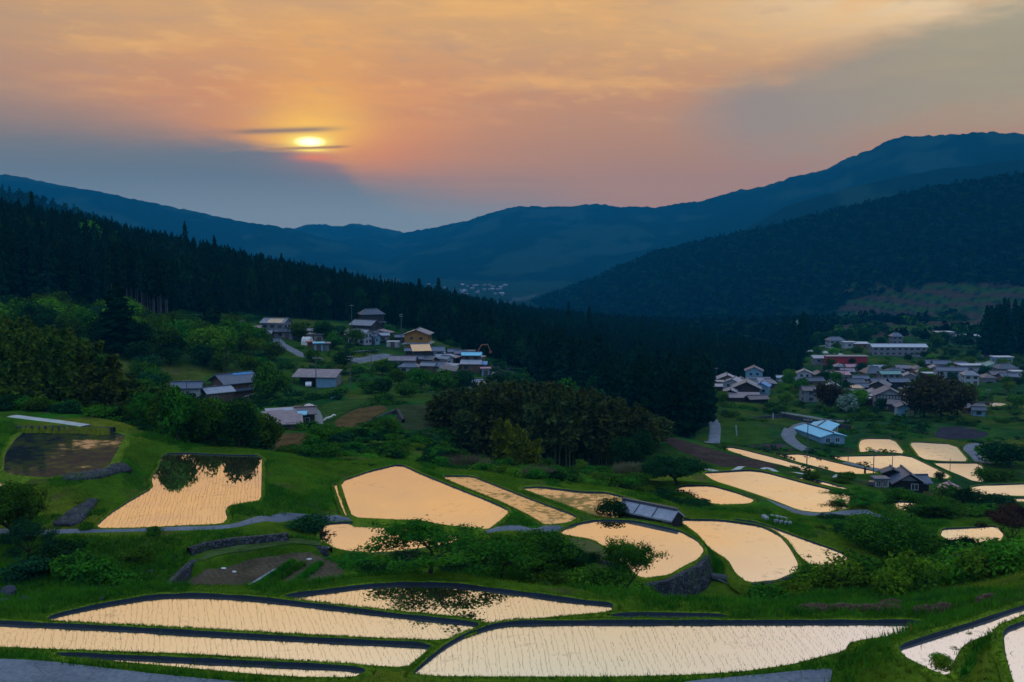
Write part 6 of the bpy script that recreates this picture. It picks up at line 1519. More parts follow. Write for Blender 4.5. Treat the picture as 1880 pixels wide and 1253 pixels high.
# middle and right part of the village: label, px, D, w, d, h, rz, roof, rm, wm, pitch, windows
for a in [
 ('grey tiled house with a white lower storey beside the pale farm road', 1536, 610, 9.5, 7, 4.6, 4, 'hip', 'tile', 'white', 0.5, 3),
 ('small white building left of the brown shed in the upper row', 1561, 600, 6.5, 4.5, 3.6, 0, 'flat', 'white', 'white', 0.3, 1),
 ('long brown shed right of the small white building in the upper row', 1583, 598, 8.5, 4.5, 3.2, 0, 'shed', 'white', 'brown', 0.2, 2),
 ('very long building with a bright white roof in the upper row', 1652, 572, 31, 7.5, 5.2, -1, 'gable', 'white', 'grey', 0.34, 9),
 ('small hip-roofed tiled house behind the long white roof', 1648, 650, 6.5, 6.5, 5.4, 0, 'hip', 'tile', 'grey', 0.6, 2),
 ('long deep red building with a dark flat edge in the middle row', 1557, 538, 22, 5.5, 4.0, 0, 'flat', 'grey', 'red', 0.3, 0),
 ('long lilac grey roof left of the deep red building', 1513, 545, 9.5, 5.0, 3.2, 0, 'shed', 'silver', 'grey', 0.3, 2),
 ('low house with a faded pinkish roof below the deep red building', 1568, 498, 6.0, 4.5, 2.8, 0, 'gable', 'pink', 'brown', 0.4, 2),
 ('low greenish roofed shed right of the pinkish roof', 1592, 492, 7.2, 4.4, 2.6, 0, 'gable', 'green', 'grey', 0.35, 2),
 ('low shed with a slanting silver roof above the dark hip roof', 1622, 488, 6.6, 4.6, 2.8, -10, 'gable', 'silver', 'white', 0.35, 2),
 ('dark hip-roofed farmhouse above the tiled group', 1609, 438, 8.6, 8.0, 3.6, 0, 'hip', 'dark', 'brown', 0.55, 3),
 ('small pale house with a blue grey roof left below the dark hip roof', 1585, 418, 6.0, 4.6, 2.6, -8, 'gable', 'tile', 'white', 0.4, 2),
 ('building with a dark green teal-edged roof right of the hip roof', 1638, 424, 8.0, 6.0, 4.2, 0, 'gable', 'green', 'grey', 0.3, 3),
 ('low hut with a white roof strip in front of the teal-edged building', 1641, 412, 4.0, 3.0, 2.2, 0, 'flat', 'white', 'brown', 0.3, 1),
 ('long low building with a pale roof edge in the tiled group', 1598, 384, 9.0, 5.0, 2.6, 4, 'gable', 'tile', 'wood', 0.4, 3),
 ('dark tiled gabled house at the right of the tiled group', 1622, 378, 7.4, 6.6, 3.8, 60, 'gable', 'tile', 'wood', 0.5, 2),
 ('small shed with a glowing pale roof at the left of the tiled group', 1579, 380, 3.4, 3.2, 2.2, 10, 'shed', 'glow', 'brown', 0.4, 0),
 ('very long low shed with a pale flat roof above the timbered house', 1643, 352, 15.5, 3.4, 2.4, 1, 'flat', 'silver', 'grey', 0.3, 4),
 ('low brown shed left of the timbered house', 1594, 342, 4.6, 3.4, 2.2, 0, 'flat', 'silver', 'brown', 0.3, 1),
 ('tile-roofed annex at the right foot of the timbered house', 1658, 322, 5.6, 4.6, 2.8, -30, 'gable', 'brown', 'wood', 0.45, 1),
 ('small blue house at the foot of the timbered house', 1666, 309, 3.6, 4.0, 2.8, 84, 'gable', 'tile', 'blue', 0.4, 1),
 ('little pinkish hut with a pale green roof right of the small blue house', 1684, 307, 3.2, 3.4, 2.3, 80, 'gable', 'green', 'pinkw', 0.4, 1),
 ('long white two-storey house behind the rusty grove', 1752, 432, 12.5, 6.0, 4.8, -6, 'gable', 'tile', 'white', 0.35, 4),
 ('white gabled house with dark windows right of the rusty grove', 1788, 414, 5.6, 7.0, 4.6, -12, 'hip', 'grey', 'white', 0.4, 2),
 ('low red brown roofed shed above the rusty grove', 1722, 440, 9.0, 4.0, 2.6, 0, 'flat', 'white', 'brown', 0.3, 2),
 ('grey roofed house group, left, above the rusty grove', 1710, 500, 8.0, 6.0, 3.6, 6, 'gable', 'tile', 'brown', 0.45, 2),
 ('grey roofed house group, right, above the rusty grove', 1734, 492, 8.0, 6.0, 3.8, -8, 'gable', 'tile', 'grey', 0.45, 2),
 ('lilac grey building with a bright flat roof near the right edge', 1789, 478, 11.0, 5.5, 3.8, 0, 'flat', 'white', 'grey', 0.3, 3),
 ('pale green gabled house right of the lilac grey building', 1828, 470, 7.4, 6.4, 4.2, 84, 'gable', 'green', 'green', 0.45, 2),
 ('building with a bright pale roof strip behind the pale green house', 1845, 500, 9.0, 5.0, 6.2, 0, 'flat', 'white', 'blue', 0.3, 3),
 ('dark tiled house right of the pale green house', 1852, 462, 8.6, 7.0, 3.6, 0, 'hip', 'dark', 'grey', 0.5, 2),
 ('white hut cut by the right edge of the village', 1874, 446, 5.0, 4.0, 3.2, 0, 'flat', 'white', 'white', 0.3, 1),
 ('low grey house in the gap right of the white gabled house', 1838, 438, 6.4, 5.0, 2.8, 0, 'gable', 'brown', 'grey', 0.45, 2),
 ('teal-edged shed in front of the dark cedar grove', 1823, 585, 8.4, 4.2, 3.4, 0, 'flat', 'teal', 'grey', 0.3, 2),
 ('white two-storey factory office on the hill terrace', 1736, 712, 11.5, 8.0, 6.4, 0, 'flat', 'white', 'white', 0.3, 4),
 ('long white factory hall with a low pitched roof', 1772, 716, 19, 9.0, 4.0, 0, 'gable', 'white', 'blue', 0.2, 4),
 ('blue grey factory hall at the right end of the factory', 1796, 712, 15, 7.0, 3.0, 0, 'flat', 'teal', 'white', 0.3, 3),
 ('dark gabled house standing alone in the fields below the grove', 1797, 322, 5.6, 4.6, 2.6, -12, 'gable', 'brown', 'brown', 0.45, 2),
 ('small blue fronted shed beside the lone dark house', 1806, 314, 3.4, 3.2, 2.2, -12, 'gable', 'dark', 'blue', 0.4, 1),
 ('white-roofed shed high on the dark right-hand hillside', 1407, 1010, 10, 6, 3.2, 0, 'gable', 'white', 'white', 0.2, 0),
 ('tiny white hut left of the white-roofed shed on the hillside', 1388, 1010, 4, 4, 3, 0, 'flat', 'white', 'white', 0.2, 0),
 ]:
    lb, px, D, w_, d_, h_, rz, rf, rm, wm, pt, nw = a
    if wm == 'pinkw': wm = 'cream'
    kd = 'shed' if 'shed' in lb else 'hut' if 'hut' in lb else 'factory_hall' if 'factory' in lb else 'building' if 'building' in lb else 'house'
    H(lb, px, D, w_, d_, h_, rz, rf, rm, wm, pt, nw, kd, kd.split('_')[0], door=D < 500 and nw > 1)
# timbered two-tier house
th_ = H('timbered house with white panels between dark beams and two tiers of gable roofs', 1637, 334, 7.6, 8.4, 4.8, 78, 'gable', 'tile', 'white', 0.5, 0, skirt=True, door=False, ends=False, ov=0.9)
for k in range(9):
    y = -4.0+k*1.0
    MB().box(-3.90, -3.81, y-0.12, y+0.12, -0.5, 4.7-abs(y)*0.02).build('beam', WM['black'], th_)
for z in (1.1, 3.3, 4.75):
    MB().box(-3.96, -3.905, -4.15, 4.15, z-0.12, z+0.12).build('beam', WM['black'], th_)
# farmhouse among the paddies
fm = H('dark tiled farmhouse with a pointed gable standing between the paddies', 1676, 177, 5.0, 4.9, 1.9, 84, 'gable', 'tile', 'black', 0.62, 2, 'farmhouse', 'farmhouse', ov=0.7)
MB().poly([(-2.545, -1.4, 2.1), (-2.545, 1.4, 2.1), (-2.545, 0, 3.0), (-2.50, -1.4, 2.1), (-2.50, 1.4, 2.1), (-2.50, 0, 3.0)], [(0, 1, 2), (5, 4, 3), (0, 3, 4, 1), (1, 4, 5, 2), (2, 5, 3, 0)]).build('gable_panel', WM['grey'], fm)
H('low tiled wing at the right of the pointed farmhouse', 1701, 179, 2.4, 3.2, 1.6, 4, 'gable', 'tile', 'black', 0.5, 0, 'wing', 'house', door=False)
H('tall narrow wing with a dark roof at the left of the pointed farmhouse', 1650, 179, 1.9, 3.0, 2.2, 80, 'gable', 'dark', 'black', 0.4, 1, 'wing', 'house', door=False)
H('little gatehouse with a grey roof and posts left of the pointed farmhouse', 1629, 174, 2.2, 1.8, 1.5, 0, 'flat', 'tile', 'brown', 0.3, 2, 'gatehouse', 'gatehouse', door=False, ov=0.3)
car(1613, 172, 70, (0.02, 0.02, 0.025), 'black van parked beside the little gatehouse', 0.5, 'van', True)
H('small shed with a faded red roof and dark boards on an earth bank', 1761, 171, 3.4, 3.2, 1.7, 76, 'gable', 'pink', 'brown', 0.45, 1, 'shed', 'shed', ov=0.35, door=True, dz=0.3)
# long tin-roofed shed beside the round paddy
ls = empty('long_shed', (14.3, 101.0, -29.35), R(-40)); tag(ls, 'long low black shed with a shiny grey tin roof between the round paddies', 'shed')
wall_prism(ls, 6.4, 2.3, 1.15, True, 0.62, WM['black'])
lr = roof_parts(ls, 6.4, 2.3, 1.15, 'gable', RM['silver'], 0.18, 0.62)
for x in (-1.1, 1.05): MB().slab([(x-0.04, -1.3, 1.23), (x+0.04, -1.3, 1.23), (x+0.04, -0.05, 2.0), (x-0.04, -0.05, 2.0)], 0.03).build('seam', WM['black'], lr)
MB().box(2.2, 2.9, -1.2, -1.15, 0.05, 1.0).build('door', DOOR, ls)
MB().box(3.2, 4.3, 0.9, 1.0, 0.95, 1.05).build('beam', WM['black'], ls)
# white specks of the town at the far end of the valley
rgt = np.random.default_rng(77)
for k in range(46):
    if k < 34: px = 845+rgt.random()*95; D = 2450+rgt.random()*500
    elif k < 40: px = 700+rgt.random()*60; D = 2500+rgt.random()*400
    else: px = 780+rgt.random()*120; D = 2700+rgt.random()*300
    w_ = 5+rgt.random()*8; d_ = 5+rgt.random()*3; h_ = 2.6+rgt.random()*1.4
    p = at(px, D); e = empty('town_house', p, rgt.normal()*0.3); tag(e, 'pale house of the hazy town at the far end of the valley', 'house', 'houses of the far town')
    wall_prism(e, w_, d_, h_, True, 0.4, WM['block' if rgt.random() < 0.4 else 'grey']); roof_parts(e, w_, d_, h_, 'gable', RM[['tile', 'grey', 'silver', 'dark'][k % 4]], 0.4, 0.4, ridge=False)

# ------------------------------------------------------------------ poles, signs and small things
def pole(px, D, H_, label, arms=1, r=0.13, sc_=1.0):
    p = at(px, D); e = empty('utility_pole', p, R(rng.normal()*20)); tag(e, label, 'utility pole', 'utility poles of the valley')
    MB().tube([(0, 0, -0.6), (0, 0, H_*0.5), (0, 0, H_)], np.array([r, r*0.85, r*0.65]), 8).build('post', CONCP, e)
    for k in range(arms):
        z = H_*0.95-k*0.7
        a = MB().box(-0.85, 0.85, -0.06-r*0.7, -r*0.72, z-0.06, z+0.06).build('crossarm', METAL, e)
        for x in (-0.7, 0.0, 0.7): MB().box(x-0.05, x+0.05, -0.05-r*0.7, 0.04-r*0.7, z+0.062, z+0.22).build('insulator', WM['white'], a)
for a in [(1616,180,5.6,'thin pole with a crossarm in front of the long pale paddy',1,0.10),(1491,200,8.2,'tall pole in front of the turquoise barns',1,0.12),(1568,205,3.4,'short thin pole on the bank between two long paddies',0,0.08),
 (1651,196,4.4,'thin pole standing behind the pointed farmhouse',0,0.08),(1759,199,3.4,'thin pole in the paddy right of the farmhouse',0,0.07),(337,228,7.4,'grey pole in front of the white storehouse',1,0.13),
 (577,252,9.5,'tall pole in front of the carport',1,0.14),(641,262,8.5,'tall dark pole right of the carport',1,0.12),(443,330,9,'dark pole left of the long low house of the hamlet',1,0.13),(510,325,8,'pole beside the bend of the hamlet lane',1,0.12),
 (645,385,14,'tall pole against the dark forest behind the hamlet',1,0.15),(736,372,13,'tall pole left of the ochre house',2,0.15),(685,375,7.5,'pale pole between the hamlet houses',0,0.12),(1318,395,9,'pole at the left end of the right village',1,0.13),
 (1555,420,8,'pole in front of the faded red roof',1,0.12),(1514,440,8,'pole among the trees left of the faded red roof',1,0.12),(1552,372,8,'pole at the bend of the village lane',1,0.12),(680,300,6,'thin pole beside the bright road bend',1,0.1),(415,262,7,'thin pole behind the big farmhouse',0,0.1),
 (1823,312,9,'pole beside the lone dark house in the fields',1,0.13)]:
    pole(a[0], a[1], a[2], a[3], a[4], a[5])
def bld(name, label, cat, px=None, D=None, loc=None, rz=0.0, group=None):
    p = loc if loc is not None else at(px, D); e = empty(name, p, rz); tag(e, label, cat, group); return e
e = bld('round_sign', 'white round sign on a thin post at the forest foot', 'sign', 375, 300)
MB().tube([(0, 0, -0.5), (0, 0, 3.2)], 0.06).build('post', METAL, e)
a12 = np.linspace(0, 2*np.pi, 17)[:-1]
MB().poly([(0.8*math.cos(a), -0.12, 3.6+0.8*math.sin(a)) for a in a12]+[(0.8*math.cos(a), -0.06, 3.6+0.8*math.sin(a)) for a in a12], [tuple(range(16)), tuple(range(31, 15, -1))]+[(i, i+16, (i+1) % 16+16, (i+1) % 16) for i in range(16)]).build('disc', WM['white'], e)
def stick(px, py, lift, H_, r, m, label, name='stake', cat='stake', tilt=0.0):
    h_ = hit(px, py)
    if h_ is None: return
    o = MB().tube([(0, 0, -0.3), (tilt*H_, 0, H_)], r, 6).build(name, m); o.location = (h_.x, h_.y, h_.z+lift); tag(o, label, cat)
stick(254, 1216, 0, 0.72, 0.022, WM['black'], 'thin black stake on the bank beside the nearest road', tilt=0.02)
REDP = simple('red_paint', (0.4, 0.05, 0.03), 0.6, 0.3, 0.1, 1)
stick(1672, 1162, 0, 0.45, 0.015, REDP, 'thin red stake at the right corner of the big near paddy')
stick(1353, 801, 0, 2.6, 0.16, WM['white'], 'white slanting stake in the meadow below the village', tilt=-0.12)
stick(1588, 868, 0, 1.0, 0.2, WM['black'], 'dark stump-like post on the farm track', name='post', cat='post')
stick(1419, 770, 0, 1.8, 0.2, WM['white'], 'short white post beside the low stone wall', name='post', cat='post')
# boulders
def boulder_mesh(seed):
    rg = np.random.default_rng(seed); bm_ = bmesh.new(); bmesh.ops.create_icosphere(bm_, subdivisions=2, radius=0.5)
    dirs = rg.normal(size=(7, 3)); dirs /= np.linalg.norm(dirs, axis=1)[:, None]
    for v in bm_.verts:
        c = np.array(v.co); 
        for d_ in dirs:
            t = c @ d_
            if t > 0.33: c = c-d_*(t-0.33)*0.85
        v.co = c*(1+0.06*rg.normal())
    me = bpy.data.meshes.new('boulder'); bm_.to_mesh(me); bm_.free(); return me
ROCK = simple('grey_rock', (0.032, 0.036, 0.045), 0.95, 0.15, 0.5, 1.6)
BM_ = [boulder_mesh(i) for i in range(5)]
for m_ in BM_: m_.materials.append(ROCK)
def boulder(p, s, label, group):
    o = bpy.data.objects.new('boulder', BM_[rng.integers(5)]); C.objects.link(o); o.location = (p.x, p.y, p.z+s*0.1); o.scale = (s*1.3, s, s*0.8); o.rotation_euler = (0, 0, rng.random()*6.28)
    tag(o, label, 'boulder', group)
for px, py, s in [(15,1092,1.4),(40,1106,0.8),(2,1110,0.9),(205,1080,0.6),(232,1074,0.8),(188,1101,0.4),(275,1052,0.6),(320,1024,0.4)]:
    h_ = hit(px, py)
    if h_: boulder(h_, s, 'grey boulder in the grassy hollow at the lower left', 'boulders of the lower left hollow')
for k in range(46):
    px = 885+rng.random()*65; D = 322+rng.random()*38
    boulder(at(px, D), 0.8+1.2*rng.random(), 'pale rock of the rubble slope beside the blue-topped house', 'rubble beside the blue-topped house')
for k in range(22):
    px = 820+rng.random()*40; D = 300+rng.random()*28
    boulder(at(px, D), 0.7+0.9*rng.random(), 'pale rock below the village sheds', 'rubble below the village sheds')
# heaps of mown grass
HAY = simple('dry_mown_grass', (0.17, 0.10, 0.075), 1.0, 0.0, 0.45, 4.0)
def heap(px, py, w_, d_, h_, label):
    g_ = hit(px, py)
    if g_ is None: return
    rg = np.random.default_rng(int(px)); n = 2600
    r = np.sqrt(rg.random(n)); a = rg.random(n)*6.28
    c = np.stack([r*np.cos(a)*w_/2, r*np.sin(a)*d_/2, h_*(1-r**2)*(0.6+0.5*vnoise(r*np.cos(a)*3+9, r*np.sin(a)*3+9))], 1)
    V, Fq = quads(c, np.full(n, 0.16), np.tile(np.array([[0, 0, 1.]]), (n, 1)), 1.3, 2.4, rg)
    o = link('hay_heap', npmesh('hay_heap', V, Fq), None, [HAY]); o.location = g_; tag(o, label, 'grass heap', 'heaps of dry mown grass')
for i, (px, py, w_, h_) in enumerate([(1500,1119,2.6,0.22),(1550,1120,2.2,0.25),(1638,1112,1.8,0.35),(1625,1118,2.2,0.2),(1708,1122,2.0,0.22),(1820,1103,1.5,0.25),(1590,1120,1.8,0.18),(1735,1117,1.2,0.15)]):
    heap(px, py, w_, 1.0, h_, ['leftmost flat heap of dry mown grass beyond the big near paddy','second flat heap of dry mown grass from the left','tallest rounded heap of dry mown grass','flat heap of dry grass just left of the tallest one','pale heap of dry grass right of the tallest one','dry purple brown heap on the right-hand bank','small heap of dry grass between the flat ones','small heap of dry grass at the right end of the row'][i])
# concrete water inlet of the right paddy
h_ = hit(1676, 1212)
if h_:
    e = bld('water_inlet', 'mossy concrete block at the corner of the right-hand paddy', 'water inlet', loc=h_)
    MB().box(-0.55, 0.75, -0.25, 0.25, -0.5, 0.14).build('block', CONCP, e); MB().slab([(-0.6, -0.3, 0.19), (0.8, -0.3, 0.19), (0.8, 0.3, 0.19), (-0.6, 0.3, 0.19)], 0.05).build('moss_cap', BUND, e)
# barrel-like water tank and pipe in the hollow
g_ = at(1334, 87)
e = bld('water_tank', 'blue grey rounded tank lying in the hollow between the round paddies', 'water tank', loc=g_, rz=R(-25))
MB().tube([(-0.95, 0, 0.3), (-0.9, 0, 0.3), (0.9, 0, 0.3), (0.95, 0, 0.3)], np.array([0.2, 0.34, 0.34, 0.2]), 14).build('barrel', CONCP, e)
MB().tube([(-1.8, 0.9, 0.6), (-0.4, -0.2, 0.25), (1.4, -1.0, 0.12)], 0.03, 5).build('pipe', WM['white'], e)
# garden bits
def garden_at(px, py, h): a, b = ray(px, py); Dd = -h/b; return Vector((a*Dd, Dd, -h))
p0, p1 = garden_at(430, 1092, 27.02), garden_at(505, 1046, 27.02)
MB().slab([(p0.x-0.1, p0.y, p0.z+0.06), (p0.x+0.16, p0.y, p0.z+0.06), (p1.x+0.16, p1.y, p1.z+0.06), (p1.x-0.1, p1.y, p1.z+0.06)], 0.04).build('plastic_strip', WM['white'])
tag(bpy.context.scene.objects['plastic_strip'], 'long white plastic strip lying along the vegetable plot', 'plastic strip')
for i, (xa, ya, xb, yb) in enumerate([(452,1092,540,1032),(470,1092,556,1036),(520,1090,588,1036)]):
    a_, b_ = garden_at(xa, ya, 27.02), garden_at(xb, yb, 27.02); L = (b_-a_).length; n = 1500; rg = np.random.default_rng(i)
    t = rg.random(n); P = np.array(a_)[None]*(1-t[:, None])+np.array(b_)[None]*t[:, None]; P[:, 0] += rg.normal(size=n)*0.16
    blades(P[:, :2], P[:, 2], 0.25+0.2*rg.random(n), np.full(n, 0.1), 3, 'vegetable_row', GR2, 0.3, i+40)
    o = C.objects[-1]; o['kind'] = 'stuff'
for i, (px, py, lb) in enumerate([(410,1044,'crumpled white plastic sack left in the vegetable plot'),(430,1050,'crumpled white plastic sack right of the other in the vegetable plot'),(568,1027,'white plastic sheet at the back corner of the vegetable plot'),(316,1025,'pale stone-like sack on the path left of the vegetable plot')]):
    o = bpy.data.objects.new('plastic_sack', BM_[i].copy()); o.data.materials.clear(); o.data.materials.append(TARP); C.objects.link(o); o.location = garden_at(px, py, 27.0); o.scale = (0.5, 0.25, 0.2); tag(o, lb, 'plastic sack')
# white film over seed beds by the lane
k = 0
for (x0, y0, x1, y1, x2, y2, x3, y3) in [(1398,951,1404,950,1412,956,1405,957),(1413,950,1419,950,1429,960,1421,961),(1422,951,1428,951,1438,962,1431,963),(1430,952,1436,953,1446,963,1440,965),(1438,954,1443,955,1454,965,1448,966)]:
    Q = [hit(a_, b_) for a_, b_ in ((x0, y0), (x1, y1), (x2, y2), (x3, y3))]
    if all(Q):
        z = max(q.z for q in Q)
        MB().slab([(q.x, q.y, q.z+0.35) for q in Q], 0.3).build('seed_bed', WM['white'])
        o = C.objects[-1]; tag(o, 'low white film-covered seed bed beside the lane', 'seed bed', 'white seed beds beside the lane')
# blue tarp and debris by the terraces
g_ = hit(617, 732)
if g_: o = MB().slab([(-1.2, -0.7, 0.3), (1.2, -0.6, 0.25), (1.1, 0.7, 0.35), (-1.0, 0.6, 0.28)], 0.25).build('blue_tarp', RM['blue']); o.location = g_; tag(o, 'bright blue tarp on the upper terrace', 'tarp')
for i in range(7):
    g_ = at(584+i*4.2, 196+i*1.2); o = bpy.data.objects.new('debris_bag', BM_[i % 5].copy()); o.data.materials.clear(); o.data.materials.append(TARP); C.objects.link(o); o.location = g_; o.scale = (1.1, 0.6, 0.7); o.rotation_euler = (0, 0, i); tag(o, 'pale bag in the row of debris behind the tin sheds', 'bag', 'pale bags behind the tin sheds')
# excavator
OR = simple('orange_paint', (0.16, 0.05, 0.012), 0.5, 0.4, 0.2, 1)
e = bld('excavator', 'orange excavator with a bent arm on the rubble behind the blue-topped house', 'excavator', 872, 366)
MB().box(-1.4, 1.4, -1.3, -0.7, 0, 0.8).box(-1.4, 1.4, 0.7, 1.3, 0, 0.8).build('tracks', WM['black'], e)
MB().box(-1.5, 0.9, -1.1, 1.1, 0.85, 2.0).build('body', OR, e); MB().box(0.0, 0.9, -1.1, -0.1, 2.003, 3.1).build('cab', GLASS, e)
MB().tube([(0.8, 0, 1.6), (2.4, 0, 4.4), (4.6, 0, 4.6)], 0.28, 4).build('boom', OR, e); MB().tube([(4.6, 0, 4.6), (5.6, 0, 2.2)], 0.22, 4).build('arm', OR, e); MB().box(5.2, 6.2, -0.5, 0.5, 1.4, 2.2).build('bucket', OR, e)
# guard rail on the bright bend, railing before the farmhouse
def rail(P, label, hgt=0.8, m=None):
    pts_ = [hit(*q) for q in P]; pts_ = [q for q in pts_ if q]
    if len(pts_) < 2: return
    o_ = pts_[0]; e = bld('guard_rail', label, 'guard rail', loc=o_)
    MB().tube([tuple(q-o_+Vector((0, 0, hgt))) for q in pts_], 0.09, 4).build('beam', m or WM['white'], e)
    for q in pts_: v = q-o_; MB().box(v.x-0.06, v.x+0.06, v.y-0.06, v.y+0.06, v.z-0.3, v.z+hgt-0.06).build('post', METAL, e)
rail([(644,651),(655,650),(668,649),(682,648),(695,647)], 'white guard rail along the upper side of the bright road bend', 0.9)
rail([(650,667),(665,663),(680,659),(700,656)], 'pale guard rail along the lower side of the bright road bend', 0.7)
rail([(448,735),(456,732),(464,729),(472,727)], 'white railing along the terrace of the big farmhouse', 0.8)
rail([(1566,752),(1556,742),(1552,733)], 'white guard rail along the village lane bend', 0.8)
# ------------------------------------------------------------------ undergrowth between the houses, fields and trees
occ_xy = []
for o in list(C.objects):
    if o.parent is None and o.type == 'EMPTY' and o.get('category') in ('house', 'storehouse', 'farmhouse', 'shed', 'hut', 'barn', 'garage', 'kiosk', 'carport', 'building', 'factory', 'wing', 'gatehouse', 'polytunnel', 'car'):
        occ_xy.append((o.location.x, o.location.y, 5.5 if o['category'] not in ('building', 'factory') else 9.0))
occ_xy = np.array(occ_xy)
def undergrowth(n, D0, D1, p0, p1, thr, smin, smax, seed, leaf=0.115, nm='undergrowth', hh=0.42):
    rg = np.random.default_rng(seed)
    D = np.sqrt(rg.random(n)*(D1**2-D0**2)+D0**2); px = p0+rg.random(n)*(p1-p0); x = (px-CX)/F*D
    k = index_at(x, D) < 0
    for dx_, dy_ in ((2.5, 0), (-2.5, 0), (0, 2.5), (0, -2.5)): k &= index_at(x+dx_, D+dy_) < 0
    k &= (fbm(x/16+seed, D/11, 3) > thr)
    dh = np.min(np.hypot(x[:, None]-occ_xy[None, :, 0], D[:, None]-occ_xy[None, :, 1])-occ_xy[None, :, 2], axis=1); k &= dh > 0
    for Cn, wd in ROADS:
        d_ = np.min(np.hypot(x[:, None]-Cn[None, ::2, 0], D[:, None]-Cn[None, ::2, 1]), axis=1); k &= d_ > wd*0.5+1.6
    for P in FORESTS_CLEAR: k &= ~px_poly_mask(px, D, P)
    x, D = x[k], D[k]
    W_ = smin+(smax-smin)*rg.random(len(x))**1.6
    kinds = [lumpy(500+seed*7+i, 1.0, 0.9, 130, leaf, 9, 0.0) for i in range(4)]
    merged(kinds, np.stack([x, D, ground(x, D)-0.25], 1), W_*hh*(0.7+0.7*rg.random(len(x))), W_, nm, [LF['mid'], LF['dark'], LF['dark'], LF['rdk']])
FORESTS_CLEAR = [[(1140,200),(1330,200),(1330,330),(1140,330)]]
undergrowth(2600, 128, 250, -120, 830, 0.015, 1.8, 4.8, 1)
undergrowth(3000, 245, 425, -100, 1010, -0.01, 2.2, 6.5, 2)
undergrowth(2600, 262, 700, 1315, 1960, 0.02, 2.4, 6.5, 3)
undergrowth(900, 165, 262, 1150, 1960, 0.05, 1.6, 4.0, 4)
undergrowth(1500, 84, 132, -60, 1960, 0.05, 0.7, 1.9, 5, 0.13, 'undergrowth', 0.3)
# weeds on the bank between the two right-hand paddies and along the near edge
def weeds(P, n, h0, h1, m, seed, nm='weeds'):
    rg = np.random.default_rng(seed); Q = []
    xs = [p[0] for p in P]; ys = [p[1] for p in P]
    px = min(xs)+rg.random(n)*(max(xs)-min(xs)); py = min(ys)+rg.random(n)*(max(ys)-min(ys))
    k = px_poly_mask(px, py, P)
    for a_, b_ in zip(px[k], py[k]):
        h_ = hit(a_, b_)
        if h_ is not None and h_.y < 140: Q.append(h_)
    Q = np.array([tuple(q) for q in Q]); k = index_at(Q[:, 0], Q[:, 1]) < 0; Q = Q[k]
    blades(Q[:, :2], Q[:, 2]-0.03, h0+(h1-h0)*rg.random(len(Q)), np.full(len(Q), 0.22), 6, nm, m, 0.35, seed)
weeds([(1560,1180),(1700,1165),(1800,1125),(1880,1095),(1880,1118),(1740,1158),(1650,1192),(1660,1210),(1735,1240),(1745,1180),(1790,1160),(1880,1135),(1880,1145),(1845,1165),(1860,1253),(1540,1253),(1530,1225)], 900, 0.15, 0.34, GR, 61)
weeds([(1735,1245),(1750,1180),(1800,1152),(1815,1170),(1790,1215),(1770,1250)], 240, 0.3, 0.6, GR2, 62)
weeds([(60,990),(330,990),(320,1050),(240,1080),(60,1080)], 700, 0.3, 0.62, GR2, 63)
for px, D, H_, W_, lb in [(1757,47.4,0.7,1.3,'leafy weed clump at the corner between the two right-hand paddies'),(1766,46.6,0.8,1.5,'tallest leafy weed clump on the bank of the right-hand paddy'),(1779,48.6,0.5,1.1,'leafy weed clump halfway along the right-hand bank'),
                          (1806,50.6,0.4,0.9,'small weed clump higher on the right-hand bank'),(1836,52.6,0.35,0.8,'uppermost small weed clump on the right-hand bank')]:
    tree('bushb1', px, D, H_, lb, W=W_, cat='weed', kind='weed_clump')

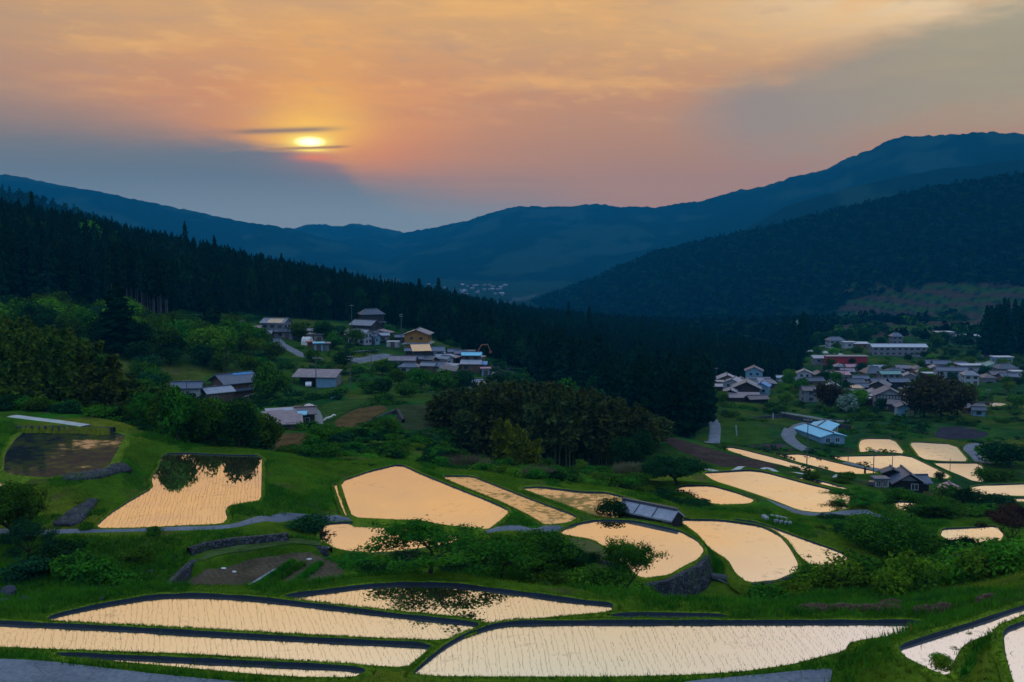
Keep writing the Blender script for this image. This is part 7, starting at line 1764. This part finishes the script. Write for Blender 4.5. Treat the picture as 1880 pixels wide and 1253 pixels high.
# filler houses of the right-hand village, too alike to tell apart
rv = np.random.default_rng(91)
spots = [(1352,392),(1378,388),(1414,392),(1345,356),(1508,455),(1528,470),(1498,405),(1560,470),(1545,505),(1603,470),(1617,402),(1648,455),(1663,480),(1675,430),(1690,470),(1655,400),(1575,398),(1700,455),(1722,475),(1758,470),(1770,500),(1806,455),(1812,500),(1830,500),(1862,482),(1878,470),(1680,372),(1575,365),(1610,360),(1820,425),(1858,430)]
for k, (px, D) in enumerate(spots):
    H('small dark house with a grey roof packed among the village roofs', px, D, 5+2.5*rv.random(), 4+1.5*rv.random(), 2.3+0.9*rv.random(), [0, 6, -8, 78, 86][k % 5], ['gable', 'gable', 'hip'][k % 3], ['tile', 'dark', 'tin', 'grey', 'brown'][k % 5], ['wood', 'grey', 'brown', 'black'][k % 4], 0.42, 2, group='small dark houses packed in the right-hand village', door=False, ends=False)
spots = [(756,352),(784,334),(812,342),(830,344),(845,352),(645,382),(536,362),(493,362),(760,334),(822,318),(700,384),(708,395),(735,385),(648,395),(560,372),(480,356),(833,356),(856,352),(800,352),(878,350)]
for k, (px, D) in enumerate(spots):
    H('small grey outbuilding wedged between the houses of the hillside village', px, D, 3.6+2*rv.random(), 3.2+1.2*rv.random(), 2.2+0.8*rv.random(), [4, -8, 20, 70][k % 4], ['gable', 'shed'][k % 2], ['tile', 'dark', 'silver', 'tin'][k % 4], ['wood', 'grey', 'brown'][k % 3], 0.36, 1, 'outbuilding', 'shed', group='small outbuildings of the hillside village', door=False, ends=False)
# ------------------------------------------------------------------ air
def add_haze():
    zb = float(Z.min())-1.0; zt = max(float(Z.max()), 2.0)+25.0
    hx = RMAX+60; print('HAZE TOP', zt)
    v = [(sx*hx, sy*hx, z) for z in (zb, zt) for sx, sy in ((-1, -1), (1, -1), (1, 1), (-1, 1))]
    me = bpy.data.meshes.new('haze')
    me.from_pydata(v, [], [(3, 2, 1, 0), (4, 5, 6, 7), (0, 1, 5, 4), (1, 2, 6, 5), (2, 3, 7, 6), (3, 0, 4, 7)]); me.update()
    def f(nt, out):
        p = nt.node('ShaderNodeVolumePrincipled')
        p.inputs['Color'].default_value = (0.01, 0.30, 0.60, 1); p.inputs['Density'].default_value = 1.2e-4
        p.inputs['Anisotropy'].default_value = 0.0
        nt.l.new(p.outputs[0], out.inputs['Volume'])
    m = mat('valley_haze', f)
    tag(link('haze', me, None, [m]), kind='stuff')
add_haze()
